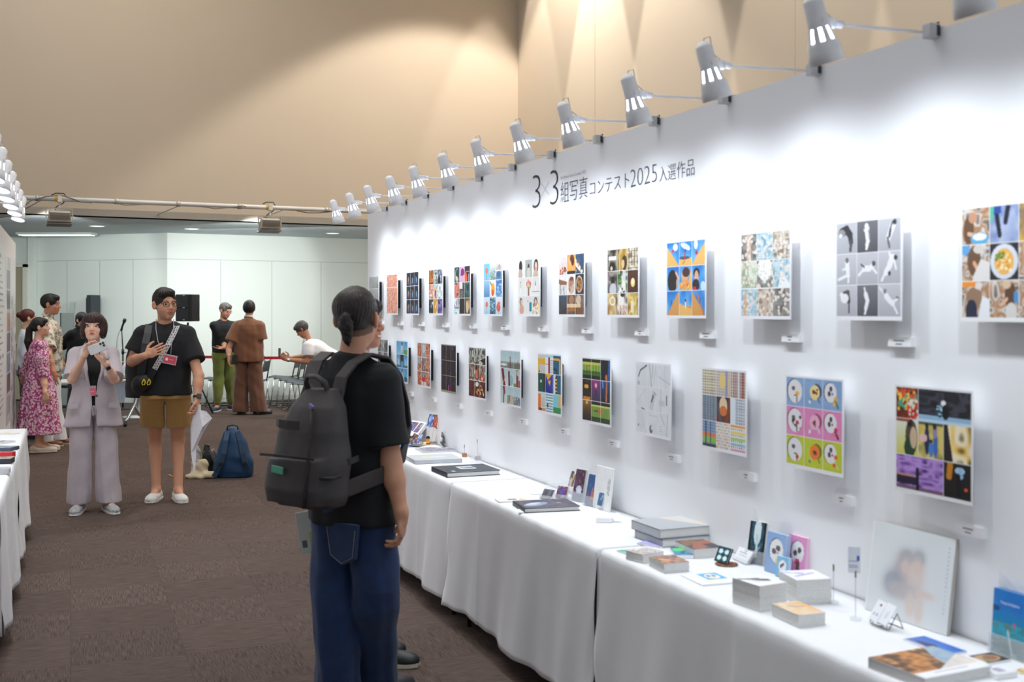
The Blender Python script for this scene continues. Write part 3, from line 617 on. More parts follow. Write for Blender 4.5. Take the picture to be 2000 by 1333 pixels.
def b_build(k, r, c, s):
    q = (r, c); pal = [[(222,214,190),(110,100,80)],[(214,200,180),(150,150,190)],[(190,170,165),(140,90,80)],[(120,135,150),(80,95,112)],[(200,110,60),(70,50,46)],[(205,212,222),(90,105,125)],[(140,165,200),(60,80,60)],[(225,222,215),(150,150,160)],[(228,226,220),(120,130,150)]][r*3+c]
    k.fill(pal[0])
    n = 9
    for i in range(n):
        for j in range(7):
            x, y = (j+.15)/7, (i+.2)/n
            cc = pal[1]
            if q == (2, 1): cc = [(225,120,70),(240,200,80),(110,170,200),(200,70,80),(120,110,110)][(i*3+j*2) % 5]
            if q == (2, 2) and j > 5: cc = [(240,180,70),(200,220,110),(120,190,210),(200,120,180)][i % 4]
            k.rect(x, y, x+(.06 if q[0] else .08), y+.055, cc)
    if q == (0, 1): k.ell(.45, .4, .25, .3, (232,205,130)); k.rect(.65, 0, .82, 1, (150,152,190)); k.rect(.88, .2, 1, .9, (225,185,110))
    if q == (0, 2): k.rect(.5, 0, .62, 1, (225,226,230)); k.rect(.8, 0, .88, 1, (160,90,70)); k.rect(.1, 0, .14, 1, (225,220,216))
    if q == (1, 0): [k.line(t, 0, t, 1, .04, (165,178,190)) for t in (.1, .3, .5, .7, .9)]
    if q == (1, 1): k.grad((70,50,50), (120,60,40)); k.ell(.5, .35, .28, .35, (228,205,170)); k.ell(.5, .55, .25, .2, (215,120,60)); k.line(0, .2, .3, .9, .16, (80,90,100)); k.line(1, .1, .75, .9, .2, (130,70,46))
    if q == (1, 2): k.rect(0, 0, .35, 1, (222,232,240)); k.line(.4, 0, .4, 1, .05, (160,172,185))
    if q == (2, 0): k.rect(0, .45, 1, .62, (225,130,80)); k.rect(0, .62, 1, .85, (140,190,90)); k.rect(0, .88, 1, 1, (60,70,66)); [k.line(t, 0, t, .9, .07, (60,80,110)) for t in (.25, .6)]
    if q == (2, 2): [k.rect(0, t, 1, t+.08, cc) for t, cc in ((0, (240,165,80)), (.25, (240,210,100)), (.48, (170,205,120)), (.7, (130,190,210)), (.9, (215,140,190)))]
def b_plate(k, r, c, s):
    k.fill([(140,172,214),(228,140,190),(196,206,64)][r]); k.blotch([(0,0,0),(255,255,255)], 4, s, .03)
    Wp = (230,228,232); sh = [(60,80,110),(150,70,100),(110,120,40)][r]
    if c == 0:
        k.ell(.45, .46, .43, .42, sh); k.ell(.49, .48, .41, .41, Wp); k.ell(.4, .38, .1, .08, (120,100,100)); k.line(.45, .62, .6, .62, .03, (80,60,60)); k.ell(.62, .55 if r < 2 else .72, .1, .08, [(240,180,40),(200,60,100),(235,90,50)][r]); k.line(.6, .65, .6, .85, .05, (90,100,60))
        if r == 1: k.dots(8, .05, [(90,110,80),(70,60,60)], s, .3, .3, .8, .8)
    if c == 1:
        k.ell(.68, .42, .28, .26, sh); k.line(.55, .5, .25, .85, .07, (110,140,180) if r == 0 else (200,190,190)); k.ell(.58, .46, .27, .26, [(238,215,150),(236,180,205),(240,130,60)][r]); k.ell(.56, .46, .07, .06, (90,60,50)); k.dots(5, .04, [(120,60,50)], s, .45, .35, .75, .6)
        k.ell(.3, .8, .07, .06, [(225,230,245),(235,225,230),(120,150,60)][r]); k.line(.75, .65, .85, .8, .06, [(80,110,160),(225,220,225),(120,140,50)][r])
    if c == 2:
        k.ell(.36, .4, .33, .33, sh); k.ell(.4, .41, .32, .33, Wp); k.ell(.43, .28, .08, .09, (80,66,70)); k.ell(.34, .45, .08, .09, (80,66,70)); k.ell(.5, .45, .05, .04, (120,110,110))
        k.ell(.68, .62 if r < 2 else .5, .1, .08, [(245,175,50),(220,60,90),(240,110,50)][r]); k.line(.65, .7, .8, .88, .11, [(90,140,110),(110,70,60),(200,210,140)][r]); k.ell(.6, .78, .08, .07, [(245,180,60),(235,120,150),(230,90,40)][r])
def b_family():
    cv = Cv(150, 150, (232,232,234)); k = cv.sub(.018, .018, .982, .965)
    k.rect(0, 0, .3, .31, (150,60,40)); a = k.sub(0, 0, .305, .31); a.blotch([(150,60,40),(90,40,30),(200,90,50)], 4, 5); a.dots(60, .06, [(60,170,140),(235,80,50),(240,200,80)], 3, 0, .1, .9, .7); a.dots(40, .05, [(235,225,215),(220,60,40)], 9, .55, .4, 1, 1)
    a = k.sub(0, .31, .305, .66); a.grad((225,228,224), (210,205,100)); a.ell(.7, .5, .28, .5, (90,74,60)); a.ell(.62, .1, .12, .12, (40,30,30)); a.ell(.62, .8, .25, .3, (40,70,50)); a.ell(.8, .5, .16, .3, (205,180,150)); a.rect(0, 0, .6, .08, (160,80,50))
    a = k.sub(.315, 0, 1, .29); a.blotch([(36,36,42),(70,70,82),(30,30,36),(52,50,54)], 7, 11); a.rect(0, .86, 1, 1, (150,190,220)); a.ell(.42, .65, .07, .25, (40,80,100)); a.dots(9, .02, [(200,230,240)], 4, .37, .5, .47, .8); a.ell(.49, .42, .045, .1, (238,240,244)); a.ell(.53, .7, .07, .25, (26,28,36))
    k.rect(.315, .29, 1, .34, (196,218,235))
    a = k.sub(.315, .32, .645, .66); a.blotch([(205,180,90),(225,205,110),(140,130,80)], 4, 21); a.rect(0, 0, 1, .08, (90,100,80)); a.ell(.35, .5, .1, .42, (40,52,84)); a.ell(.35, .1, .07, .08, (40,32,30)); a.ell(.2, .45, .16, .12, (232,190,190)); a.ell(.7, .6, .1, .36, (70,110,180)); a.ell(.68, .25, .1, .18, (150,140,170)); a.ell(.66, .1, .08, .09, (50,40,36)); a.ell(.52, .75, .1, .22, (80,130,200)); a.ell(.52, .52, .06, .06, (60,44,40))
    a = k.sub(.655, .32, 1, .66); a.grad((250,225,150), (190,150,60), True); a.blotch([(50,44,40),(245,200,90),(255,250,240),(250,240,220),(120,110,90)], 3, 30, .8); a.poly([(0,0),(.15,0),(.35,1),(0,1)], (44,38,36))
    a = k.sub(0, .67, .645, 1); a.blotch([(60,40,84),(150,110,190),(190,150,220),(120,90,160)], 8, 40); a.rect(0, .62, .45, .85, (44,34,60)); a.rect(0, .9, 1, 1, (120,90,110)); a.line(.46, .35, .46, 1, .06, (26,24,34)); a.rect(.0, .55, .4, .62, (190,140,120))
    a = k.sub(.655, .67, 1, 1); a.grad((40,34,34), (26,24,26)); a.line(.25, 0, .2, .4, .2, (200,130,40)); a.ell(.6, .2, .18, .1, (170,205,230)); a.line(.6, .2, .65, .35, .14, (150,190,225)); a.line(.55, .35, .55, .9, .14, (16,16,20)); a.ell(.66, .02, .07, .06, (50,36,34)); a.ell(.82, .7, .06, .05, (235,90,50))
    k.rect(.305, 0, .315, .66, (225,225,228)); k.rect(.645, .32, .655, 1, (225,225,228)); k.rect(0, .66, 1, .67, (228,226,230)); k.rect(0, .305, .305, .312, (214,205,200))
    return cv

TOP = [(a_cat, 46, 'black and white sheet of nine leaping cats'), (a_daisy, 42, 'sheet of nine pale daisy field pictures'), (a_sand, 44, 'vivid sheet of nine blue sky and sand dune pictures'),
       (a_gold, 40, 'sheet of nine golden brown room interiors'), (a_food, 38, 'sheet of nine pictures of bread, food and kitchen tables'), (a_portrait, 36, 'pale sheet of nine portraits round a bunch of tulips'),
       (a_flower, 34, 'light blue sheet of nine flower pictures'), (a_dark, 32, 'dark sheet of nine with a pink one at top middle'), (a_mixed, 28, 'sheet of nine mixing dark, white and amber pictures'),
       (a_night, 26, 'sheet of nine dark blue night pictures'), (a_orange, 24, 'sheet of nine orange, red and white pictures'), (a_greyfig, 24, 'grey sheet of small figures at the far end of the upper row')]
BOT = [(None, 0, 'sheet of colourful family snapshots with purple blossom at lower left'), (b_plate, 46, 'blue, pink and lime sheet of nine plates seen from above'), (b_build, 44, 'sheet of nine apartment facades'),
       (b_white, 40, 'almost white sheet of nine pale abstract pictures'), (b_green, 38, 'black sheet of nine with glowing green underpasses'), (b_blocks, 36, 'sheet of nine bright colour block walls'),
       (b_sea, 34, 'sheet of nine seaside pictures with a figure in red'), (b_warm, 32, 'sheet of nine teal over dark red pictures'), (b_black, 28, 'almost black sheet of nine with faint violet specks'),
       (b_fest, 28, 'orange and grey sheet of nine festival street pictures'), (b_sky, 26, 'bright blue sheet of nine beach portraits'), (b_bw, 24, 'black and white sheet of nine tree trunk pictures')]
BLACKF = mat('black_foam', (26,26,30), .8); CARDW = mat('card_white', (246,246,248), .5, noise=.005); INK = mat('ink', (40,40,46), .6, noise=.02); GREYINK = mat('grey_ink', (120,120,130), .6, noise=.02)
A = .304
def art(cv, s_left, zc, desc, row, seed):
    p = W(s_left-A/2, 0, zc)
    t = thing('photo_print', desc+', '+row, 'photo print', p, AW, group='photo sheets on the exhibition wall, '+row.split(' ')[1]+' row')
    painted('print', cv, A, A, t, c=(0, -.044, 0), thick=.005, edge=(235,235,238), m=vcmat('glossy_print', .3))
    MB().box((0, -.0195, 0), (A-.15, .037, A-.10)).build('spacer', BLACKF, t)
    h = .028; z = zc-A/2-.062+ (0.0 if 'upper' in row else -.012)
    q = W(s_left-A+.045, 0, z)
    c = thing('caption_card', 'white caption card below the '+desc.replace('sheet of ', '').replace('pictures', 'prints'), 'caption card', q, AW, group='caption cards, '+row.split(' ')[1]+' row')
    MB().box((0, -.008, 0), (.098, .016, h)).build('card', CARDW, c)
    mb = MB(); r = random.Random(seed); w1 = .02+.03*r.random()
    mb.box((-.002, -.0165, .004), (w1, .0008, .0032)); mb.box((-.002, -.0165, -.006), (w1*.6, .0008, .0028)); mb.build('caption_lines', GREYINK, c)
for i, (fn, n, desc) in enumerate(TOP):
    art(grid9(n, 11+i, fn, gap=(236,236,240)), 2.939+.54*i, 1.724, desc, 'in upper row', i)
art(grid9(50, 71, a_noodle), 2.405, 1.724, 'sheet of kitchen pictures round a bowl of noodles', 'in upper row', 90)
for i, (fn, n, desc) in enumerate(BOT):
    art(b_family() if fn is None else grid9(n, 31+i, fn, gap=(236,236,240) if fn is not b_black else (150,150,120)), 2.665+.54*i, 1.236, desc, 'in lower row', 30+i)

# ---------------------------------------------------------------- wall lettering
def wx(x): return -s_at(x)
def lettering(body, x0, x1, z0, z1, m, thin, nm, lab):
    u0, u1 = wx(x0), wx(x1); uc = (u0+u1)/2; zc = (z0+z1)/2
    o = text(nm, body, m, None, u0-uc, u1-uc, z0-zc, z1-zc, 0, thin)
    o.location = W(-uc, 0.001, zc); o.rotation_euler = (0, 0, AW); tag(o, lab, 'wall lettering', 'exhibition title lettering'); return o
TITLE = mat('title_ink', (34,34,46), .5, noise=.02); TITLE2 = mat('title_ink_thin', (70,72,96), .5, noise=.02)
lettering('3', 1040.6, 1056, 2.139, 2.311, TITLE, -.024, 'title_numeral', 'large thin dark numeral 3, first on the left of the title')
lettering('3', 1075, 1091, 2.136, 2.309, TITLE, -.024, 'title_numeral', 'large thin dark numeral 3 just before the Japanese characters')
lettering('×', 1057.5, 1073, 2.19, 2.26, mat('title_ink_pale', (205,208,214), .5), -.03, 'title_cross', 'faint multiplication cross between the two large numerals')
for tx, a, b, z0, z1, lab in (('組写真', 1095.5, 1148, 2.134, 2.236, 'three dark kanji right after the large numerals'), ('コンテスト', 1152.5, 1229.5, 2.140, 2.203, 'katakana word in the middle of the title'),
                             ('2025', 1232, 1283.5, 2.136, 2.212, 'thin year numerals 2025 in the title'), ('入選作品', 1288, 1357, 2.130, 2.196, 'four smaller kanji at the right end of the title')):
    lettering(tx, a, b, z0, z1, TITLE2, -.020 if tx == '2025' else -.010, 'title_text', lab)
lettering('3×3 Photo Series Contest 2025', 1095.5, 1145, 2.252, 2.266, mat('title_ink_small', (120,124,140), .5), -.01, 'title_subtext', 'tiny grey English line above the kanji of the title')

# ---------------------------------------------------------------- clamp-on arm spotlights
LW = mat('lamp_white', (240,240,242), .45, noise=.02); SHW = mat('lamp_shade_white', (240,240,242), .5, noise=.03, bump=.1, bscale=90)
GREYP = mat('lamp_grey_clamp', (205,206,208), .5); CORDM = mat('lamp_cord', (215,215,215), .6); DKG = mat('dark_grey', (60,62,66), .5)
GLOW = mat('lamp_glow', (235,240,255), .5, noise=0, emis=9, ec=(225,235,255))
def make_lamp():
    t = thing('arm_spotlight', 'white clamp-on arm spotlight', 'spotlight', group=None)
    # local frame: x right along the wall, y into the wall, z up; origin at the top edge of the wall face
    cl = MB(); cl.box((0, -.020, .0), (.032, .036, .04)); cl.box((0, .026, .011), (.032, .076, .006)); cl.box((0, .068, -.02), (.032, .006, .062)); cl.build('clamp', GREYP, t, bevel=.002)
    MB().box((-.0005, -.008, .0), (.034, .012, .030)).cyl((.006, .0, .018), (.006, .0, .026), .004).build('clamp_screw', DKG, t)
    K = Vector((0, -.335, -.012))
    MB().cyl((0, -.05, -.006), K, .0045, n=10).build('arm', LW, t, smooth=True)
    # head tilted towards the wall
    R = Rx(math.radians(18)) @ Ry(math.radians(1)); top = Vector((0, -.408, -.012))-R@Vector((0, 0, -.058))
    def H(v): return top+R@Vector(v)
    kn = MB(); kn.cyl(K+Vector((0,.006,0)), K+Vector((0,-.018,.002)), .0115, n=12); kn.rbox(K+Vector((0, -.042, .001)), (.020, .055, .026), .006); kn.cyl(H((-.032,0,-.058)), H((.032,0,-.058)), .007, n=10)
    kn.build('knuckle', LW, t, auto=True)
    prof = [(.0, .012), (.012, .0105), (.0225, .0), (.0255, -.004), (.026, -.068), (.0275, -.075), (.0365, -.112), (.0405, -.124), (.0425, -.140), (.0465, -.171)]
    n = 40; vs = []; fs = []
    for r_, z in prof: vs += [H((max(r_, .0001)*math.cos(2*PI*k/n), max(r_, .0001)*math.sin(2*PI*k/n), z-.0)) for k in range(n)]
    for i in range(len(prof)-1):
        for k in range(n):
            if i == 5 and k % 5 in (0, 1): continue
            fs.append((i*n+k, i*n+(k+1) % n, (i+1)*n+(k+1) % n, (i+1)*n+k))
    sh = MB(); sh.add(vs, fs); so = sh.build('shade', SHW, t, auto=True); sm = so.modifiers.new('solid', 'SOLIDIFY'); sm.thickness = .0016; sm.offset = -1
    bl = MB().lathe([(.001, -.060), (.019, -.062), (.022, -.075), (.031, -.116), (.036, -.124), (.040, -.150), (.0435, -.1668), (.001, -.1672)], top, R, 20)
    bl.build('bulb', GLOW, t, smooth=True)
    MB().tube([H((.0, .006, .01)), H((-.004, .01, .022)), H((.002, .03, .022)), K+Vector((0, -.055, .034)), K+Vector((0, -.03, .016))], .0022, 6).build('cord', CORDM, t, smooth=True)
    l = bpy.data.lights.new('lamp_light', 'SPOT'); l.energy = 14; l.color = (.87, .94, 1.0); l.spot_size = math.radians(150); l.spot_blend = 1.0; l.shadow_soft_size = .03
    lo = bpy.data.objects.new('lamp_light', l); COL.objects.link(lo); lo.parent = t
    lo.location = H((0, 0, -.180)); lo.rotation_euler = (math.radians(23), 0, 0)
    return t
lamp0 = make_lamp(); first = True
nm_ = ['second', 'third', 'fourth', 'fifth', 'sixth', 'seventh', 'eighth', 'ninth', 'tenth', 'eleventh', 'twelfth', 'thirteenth']
for i in range(-2, 12):
    t = lamp0 if first else copy_tree(lamp0); first = False
    t.location = W(2.545+.54*i, 0, BT-.006); t.rotation_euler = (0, 0, AW+math.radians([1.5, -1, 2, -2, 0, 1][i % 6])); t['group'] = 'arm spotlights on top of the exhibition wall'
    over = 'left of the sheets' if i > 11 else None
    if i == -2: t['label'] = 'white arm spotlight clamped on the right wall nearest the viewer, out of the frame'
    elif i == -1: t['label'] = 'white arm spotlight cut off by the top edge, nearest on the right wall'
    elif i <= 10: t['label'] = 'right-wall spotlight over the '+TOP[i][2].replace('sheet of ', '').replace(' pictures', '').replace(' of bread,', ' of').replace('at the far end of the upper row', 'at the far end')
    else: t['label'] = 'white arm spotlight farthest along the right wall, at its end'
for i in range(7):
    t = copy_tree(lamp0); t['group'] = 'arm spotlights on top of the left exhibition wall'
    t.location = WLft(8.75-.54*i, 0, BT-.006); t.rotation_euler = (0, 0, AW+PI+math.radians(50))
    t['label'] = 'white arm spotlight on the left wall, %s from the far end' % (['first']+nm_)[i]

# ---------------------------------------------------------------- left wall: poster panels
def leftprint(name, cv, s0, w_, z, h, lab):
    p = WLft(s0, 0, z); t = thing(name, lab, 'poster', p, AW+PI)
    painted('poster_sheet', cv, w_, h, t, c=(0, -.006, 0), thick=.005, m=vcmat('glossy_print', .3))
cv = Cv(90, 60, (236,238,242)); r = random.Random(4)
for j in range(26):
    for i in range(3+r.randrange(5)): cv.rect(.05+.12*i, .05+.034*j, .05+.12*i+.08*r.random()+.03, .05+.034*j+.012, (90,96,120))
leftprint('text_poster', cv, 11.55, 1.1, 1.35, 1.7, 'white poster full of grey writing nearest on the left wall')
cv = Cv(90, 30, (225,228,232))
for j, c_ in enumerate([(110,120,140), (60,70,90), (200,130,110), (40,60,110), (80,140,190), (50,50,60), (150,160,175)]): cv.rect(.1, .08+.125*j, .9, .08+.125*j+.11, c_)
cv.blotch([(60,60,70), (225,225,230)], 10, 8, .3)
leftprint('picture_poster', cv, 12.75, .8, 1.3, 1.7, 'tall blue and orange picture poster on the left wall')
cv = Cv(100, 50, (232,234,238)); cv.dots(260, .02, [(120,125,140),(80,84,96),(180,185,195)], 5, .02, .25, .98, .98)
leftprint('pattern_poster', cv, 13.8, 1.1, 1.25, 1.9, 'white poster speckled with grey shapes at the far end of the left wall')

# ================================================================ tables under white cloths
TZ = .713
CLOTH = mat('table_cloth', (232,233,236), .85, noise=.015, nscale=6, bump=.12, bscale=500, sheen=.2)
TBL = mat('table_top_board', (180,170,160), .6); TLEG = mat('table_leg_metal', (90,90,94), .4, .8)
def cloth_table(base, s0, s1, depth, lab, seed, grp):
    """base(s, o, z) gives the place of a point; the table stands between s0 and s1 along the wall"""
    c = base((s0+s1)/2, 0, 0)
    ex = (base(s0, 0, 0)-base(s1, 0, 0)).normalized(); ey = (base(s0, 0, 0)-base(s0, 1, 0)).normalized()   # x right, y into wall
    rz = math.atan2(ey.y, ey.x)-PI/2; L_ = s1-s0; flip = ex.x*ey.y-ex.y*ey.x < 0
    t = thing('folding_table', 'folding table under the '+lab.split(',')[0], 'table', c, rz, 'folding tables '+grp)
    MB().box((0, -depth/2-.005, TZ-.02), (L_-.04, depth-.03, .025)).build('table_top', TBL, t, bevel=.003)
    for sx in (-1, 1):
        for yy in (-.06, -depth+.05): MB().cyl((sx*(L_/2-.12), yy, 0), (sx*(L_/2-.12), yy, TZ-.033), .012).build('table_leg', TLEG, t, smooth=True)
    r = np.random.RandomState(seed); ph = r.rand(8)*6.28
    cl = bpy.data.objects.new('tmp', None); bpy.data.objects.remove(cl)
    prof = [(-.008, TZ)]+[(-depth*k/8, TZ) for k in range(1, 8)]+[(-depth+.012, TZ), (-depth+.004, TZ-.002), (-depth-.003, TZ-.008), (-depth-.006, TZ-.018)]
    hem = .095; nd = 26
    prof += [(-depth-.008-.012*(k/nd), TZ-.018-(TZ-.018-hem)*k/nd) for k in range(1, nd+1)]
    n = int(L_/.018); xs = np.linspace(-L_/2+.004, L_/2-.004, n+1); V = []
    for i, (y, z) in enumerate(prof):
        d = max(0, (TZ-z)/TZ)
        for x in xs:
            u = x/L_*2
            f = (.016*math.sin(x*7.3+ph[0])+.011*math.sin(x*13.1+ph[1]+2*d)+.005*math.sin(x*29+ph[2]+3*d))*d**1.2
            edge = max(0, abs(u)-.93)/.07
            f += .02*edge*d*math.sin(ph[3]+9*d)
            crease = -.006*math.exp(-((x-(.25*L_*math.cos(ph[4])))/.012)**2)*min(1, d*4)
            zz = z+(.012*math.sin(x*5+ph[5])+.006*math.sin(x*17+ph[6]))*d**3+ (.0012*math.sin(x*40+ph[7]) if d > 0 and d < .03 else 0)
            V.append((x*(1+.0*d), y-.012*d-f+crease, zz+.001))
    m = len(xs); Fc = [(i*m+j, (i+1)*m+j, (i+1)*m+j+1, i*m+j+1) for i in range(len(prof)-1) for j in range(m-1)]
    # side drops
    def side(sx):
        nb = len(V); rows = 14; cols = 9
        for a in range(rows+1):
            d = a/rows; z = TZ-(TZ-hem)*d
            for b in range(cols+1):
                y = -.008-(depth+.012*d+.0)*b/cols
                V.append((sx*(L_/2-.004+.006*min(1, d*6)+.012*d*math.sin(b*1.4+ph[1])), y, z+.001))
        for a in range(rows):
            for b in range(cols):
                q = (nb+a*(cols+1)+b, nb+a*(cols+1)+b+1, nb+(a+1)*(cols+1)+b+1, nb+(a+1)*(cols+1)+b); Fc.append(q if sx > 0 else q[::-1])
    side(1); side(-1)
    o = MB().add(V, Fc).build('tablecloth', CLOTH, None, smooth=True); o.location = c; o.rotation_euler = (0, 0, rz)
    sol = o.modifiers.new('solid', 'SOLIDIFY'); sol.thickness = .0015; sol.offset = 1
    tag(o, lab, 'tablecloth', 'white tablecloths '+grp); return o
RW = lambda s, o, z: W(s, o, z)
cloth_table(RW, 5.585, 7.385, .431, 'white tablecloth on the far right-hand table, behind the man with the backpack', 3, 'along the exhibition wall')
cloth_table(RW, 3.825, 5.575, .431, 'white tablecloth on the middle right-hand table, under the dark photo book', 5, 'along the exhibition wall')
cloth_table(RW, 2.02, 3.815, .431, 'white tablecloth on the near right-hand table, at the lower right', 8, 'along the exhibition wall')
LWf = lambda s, o, z: WLft(s, o, z)
cloth_table(LWf, 7.56, 9.32, .285, 'white tablecloth on the far left-hand table, cut by the left edge', 4, 'along the left wall')
cloth_table(LWf, 5.76, 7.53, .285, 'white tablecloth on the nearer left-hand table, barely inside the left edge', 6, 'along the left wall')

# ================================================================ things on the tables
TT = TZ+.003
ACR = mat('clear_acrylic', (235,240,245), .05, noise=0, alpha=.22, spec=.8); PAPER = mat('paper_edges', (226,226,224), .8, noise=.05, nscale=160)
GREYB = mat('grey_cover', (168,172,178), .5); SILV = mat('silver_wire', (170,172,176), .3, .9); DARKC = mat('dark_cover', (46,54,62), .6); WOODC = mat('wood_block', (178,130,100), .6, noise=.12, nscale=50)
FLAT = Rx(-PI/2)
def foot(a, b, z=TT):
    A_, B_ = onplane(*a, z), onplane(*b, z); d = B_-A_; return A_, B_, d.length, math.atan2(d.y, d.x)
def flat(name, lab, cat, a, b, depth, h, cv=None, cover=None, z=TT, group=None, rim=None, stack=False):
    """a book, box or pile lying flat: a, b are the pixels of its near base corners"""
    A_, B_, w_, rz = foot(a, b, z); t = thing(name, lab, cat, (A_+B_)/2+Vector((-math.sin(rz), math.cos(rz), 0))*depth/2, rz, group)
    cover = cover or GREYB
    if rim is None:       # stack of cards or solid box
        if stack:
            r = random.Random(len(lab)); mb = MB(); k = max(3, int(h/.004)); mb2 = mb
            for i in range(k):
                jx, jy = (r.random()-.5)*.0022, (r.random()-.5)*.0022
                mb.box((jx, jy, h*(i+.5)/k), (w_-.002, depth-.002, h/k*.93))
            mb.build('cards', PAPER, t)
        else: MB().box((0, 0, h/2), (w_, depth, h)).build('body', cover, t, bevel=min(.002, h*.3))
    else:                 # hard cover book: boards overhang the page block
        MB().box((0, 0, h/2), (w_-.008, depth-.008, h-rim*2)).build('pages', PAPER, t)
        mb = MB(); mb.box((0, 0, rim/2), (w_, depth, rim)); mb.box((0, 0, h-rim/2), (w_, depth, rim)); mb.box((-w_/2+rim/2, 0, h/2), (rim, depth, h)) ; mb.build('cover', cover, t)
    if cv is not None: painted('cover_picture' if rim else 'top_picture', cv, w_-.001, depth-.001, t, R=FLAT, c=(0, 0, h+.0012), thick=.001, edge=(225,225,225))
    return t
def standing(name, lab, cat, a, b, h, lean, thick, cv, cover=None, z=TT, group=None, holder=False, n_edge=(235,235,238), lift=.0, sup=True):
    """a sheet, book or card standing on its lower edge a-b (pixels) and leaning back"""
    A_, B_, w_, rz = foot(a, b, z); t = thing(name, lab, cat, (A_+B_)/2, rz, group); R = Rx(-lean)
    painted('picture', cv, w_, h, t, R=R, c=R@Vector((0, -thick/2, h/2+lift)), thick=.0015, edge=n_edge)
    MB().box(R@Vector((0, .001, h/2+lift)), (w_, thick-.002, h), R).build('card_block', cover or PAPER, t)
    if holder:
        mb = MB(); g = .004
        mb.box(R@Vector((0, thick/2+.003, h/2+.02)), (w_+.012, .002, h+.04), R)
        mb.box(R@Vector((0, -thick/2-.005, h*.15)), (w_+.012, .002, h*.3), R)
        for sx in (-1, 1): mb.box(R@Vector((sx*(w_/2+.006), 0, h*.15)), (.002, thick+.008, h*.3), R)
        mb.box((0, .02+thick/2, .001), (w_+.012, .06+thick, .002)); mb.build('acrylic_holder', ACR, t)
    elif sup and lean > .1:
        MB().box((0, h*math.sin(lean)*.5+.014, h*.2), (w_*.2, .002, h*.42), Rx(lean*1.2)).build('prop', ACR, t)
    return t
def cvn(n, m, *cols, seed=1, sc=5, k=1.0):
    c = Cv(n, m, cols[0])
    if len(cols) > 1: c.blotch(list(cols), sc, seed, k)
    return c
# --- far table
flat('portfolio_box', 'flat black portfolio box with a small landscape picture on its lid', 'portfolio box', (873,934), (977,928), .27, .026,
     (lambda c: (c.rect(.38, .25, .68, .62, (225,225,226)), c.rect(.42, .32, .66, .55, (150,160,175)), c.rect(.52, .42, .66, .5, (50,60,80)), c.rect(.13, .78, .2, .9, (200,205,208)))and c)(Cv(50, 60, (52,62,70))), DARKC, rim=.003)
flat('album', 'grey translucent album lying behind the black portfolio box', 'album', (810,908), (903,904), .25, .022, (lambda c: c.rect(.25, .35, .45, .6, (214,210,170)) and c.rect(.45, .35, .75, .6, (214,216,220)))(Cv(30, 40, (196,199,203))), mat('album_grey', (190,193,198), .4))
flat('print_stack', 'loose stack of lilac white prints beside the black display box', 'print stack', (826,886), (897,883), .20, .010, cvn(20, 30, (222,220,230), (120,116,130), (236,236,240), seed=7, sc=6), stack=True)
flat('blue_leaflet', 'bright blue leaflet at the far end of the table', 'leaflet', (776,876), (807,875), .12, .002, cvn(12, 20, (60,140,215), (150,195,235), seed=3), PAPER)
flat('wooden_tray', 'thin pale wooden board under the wire basket and film canister', 'board', (790,873), (842,870), .18, .006, None, mat('pale_wood', (214,188,150), .6, noise=.08, nscale=30))
sl = thing('display_box', 'black slanted display box holding leaning postcards', 'display box', *(lambda f: ((f[0]+f[1])/2, f[3]))(foot((873,874), (927,871))))
mb = MB(); mb.rings([[(-.09, 0, 0), (.09, 0, 0), (.09, 0, .040), (-.02, 0, .040), (-.085, 0, .008)], [(-.09, .09, 0), (.09, .09, 0), (.09, .09, .040), (-.02, .09, .040), (-.085, .09, .008)]]); mb.build('box', mat('black_card', (44,46,52), .6), sl)
def leafcard(nm, lab, x, y, z, w_, h, R, cv, root_loc, rz, group=None, cat='postcard'):
    t = thing(nm, lab, cat, root_loc+Rz(rz)@Vector((x, y, z)), rz, group); painted('picture', cv, w_, h, t, R=R, c=(0, 0, 0), thick=.002); return t
for i, (dx, dy, dz, ww, hh, cols, lab) in enumerate([(-.105, -.002, .035, .10, .11, ((236,234,234), (60,60,64), (236,236,236)), 'white postcard with grey dots at the foot of the slanted black display box'),
        (-.052, .03, .075, .07, .14, ((205,120,110), (190,214,200), (120,60,60)), 'postcard of red and green figures leaning in the black display box'),
        (-.028, .05, .085, .07, .14, ((150,190,170), (220,224,220), (60,60,60)), 'pale green postcard leaning behind the red and green one in the display box'),
        (.02, .04, .095, .075, .15, ((54,52,60), (210,210,214), (40,40,46)), 'dark postcard topmost in the black slanted display box')]):
    leafcard('postcard', lab, dx, dy, dz, ww, hh, Rz(.15)@Ry(math.radians(38))@Rx(-math.radians(38)), cvn(18, 12, *cols, seed=40+i, sc=4), sl.location, sl.rotation_euler.z, 'postcards in the black display box')
bs = thing('wire_basket', 'small grey wire basket holding cards at the far end of the table', 'basket', *(lambda f: ((f[0]+f[1])/2, f[3]))(foot((799,871), (822,872), TT+.006)))
bs.location.z = TT+.007
mb = MB()
for k in range(5):
    z = .003+.010*k; e_ = .003*k
    mb.tube([(-.035-e_, -.02-e_, z), (.035+e_, -.02-e_, z), (.035+e_, .05+e_, z), (-.035-e_, .05+e_, z), (-.035-e_, -.02-e_, z)], .0012, 5)
for k in range(8):
    x = -.035+.01*k; mb.tube([(x, -.02, .003), (x*1.15, -.032, .045)], .001, 4); mb.tube([(x, .05, .003), (x*1.15, .062, .045)], .001, 4)
mb.box((0, .015, .002), (.07, .07, .002)); mb.build('basket_wires', mat('basket_grey', (130,132,138), .5, .3), bs)
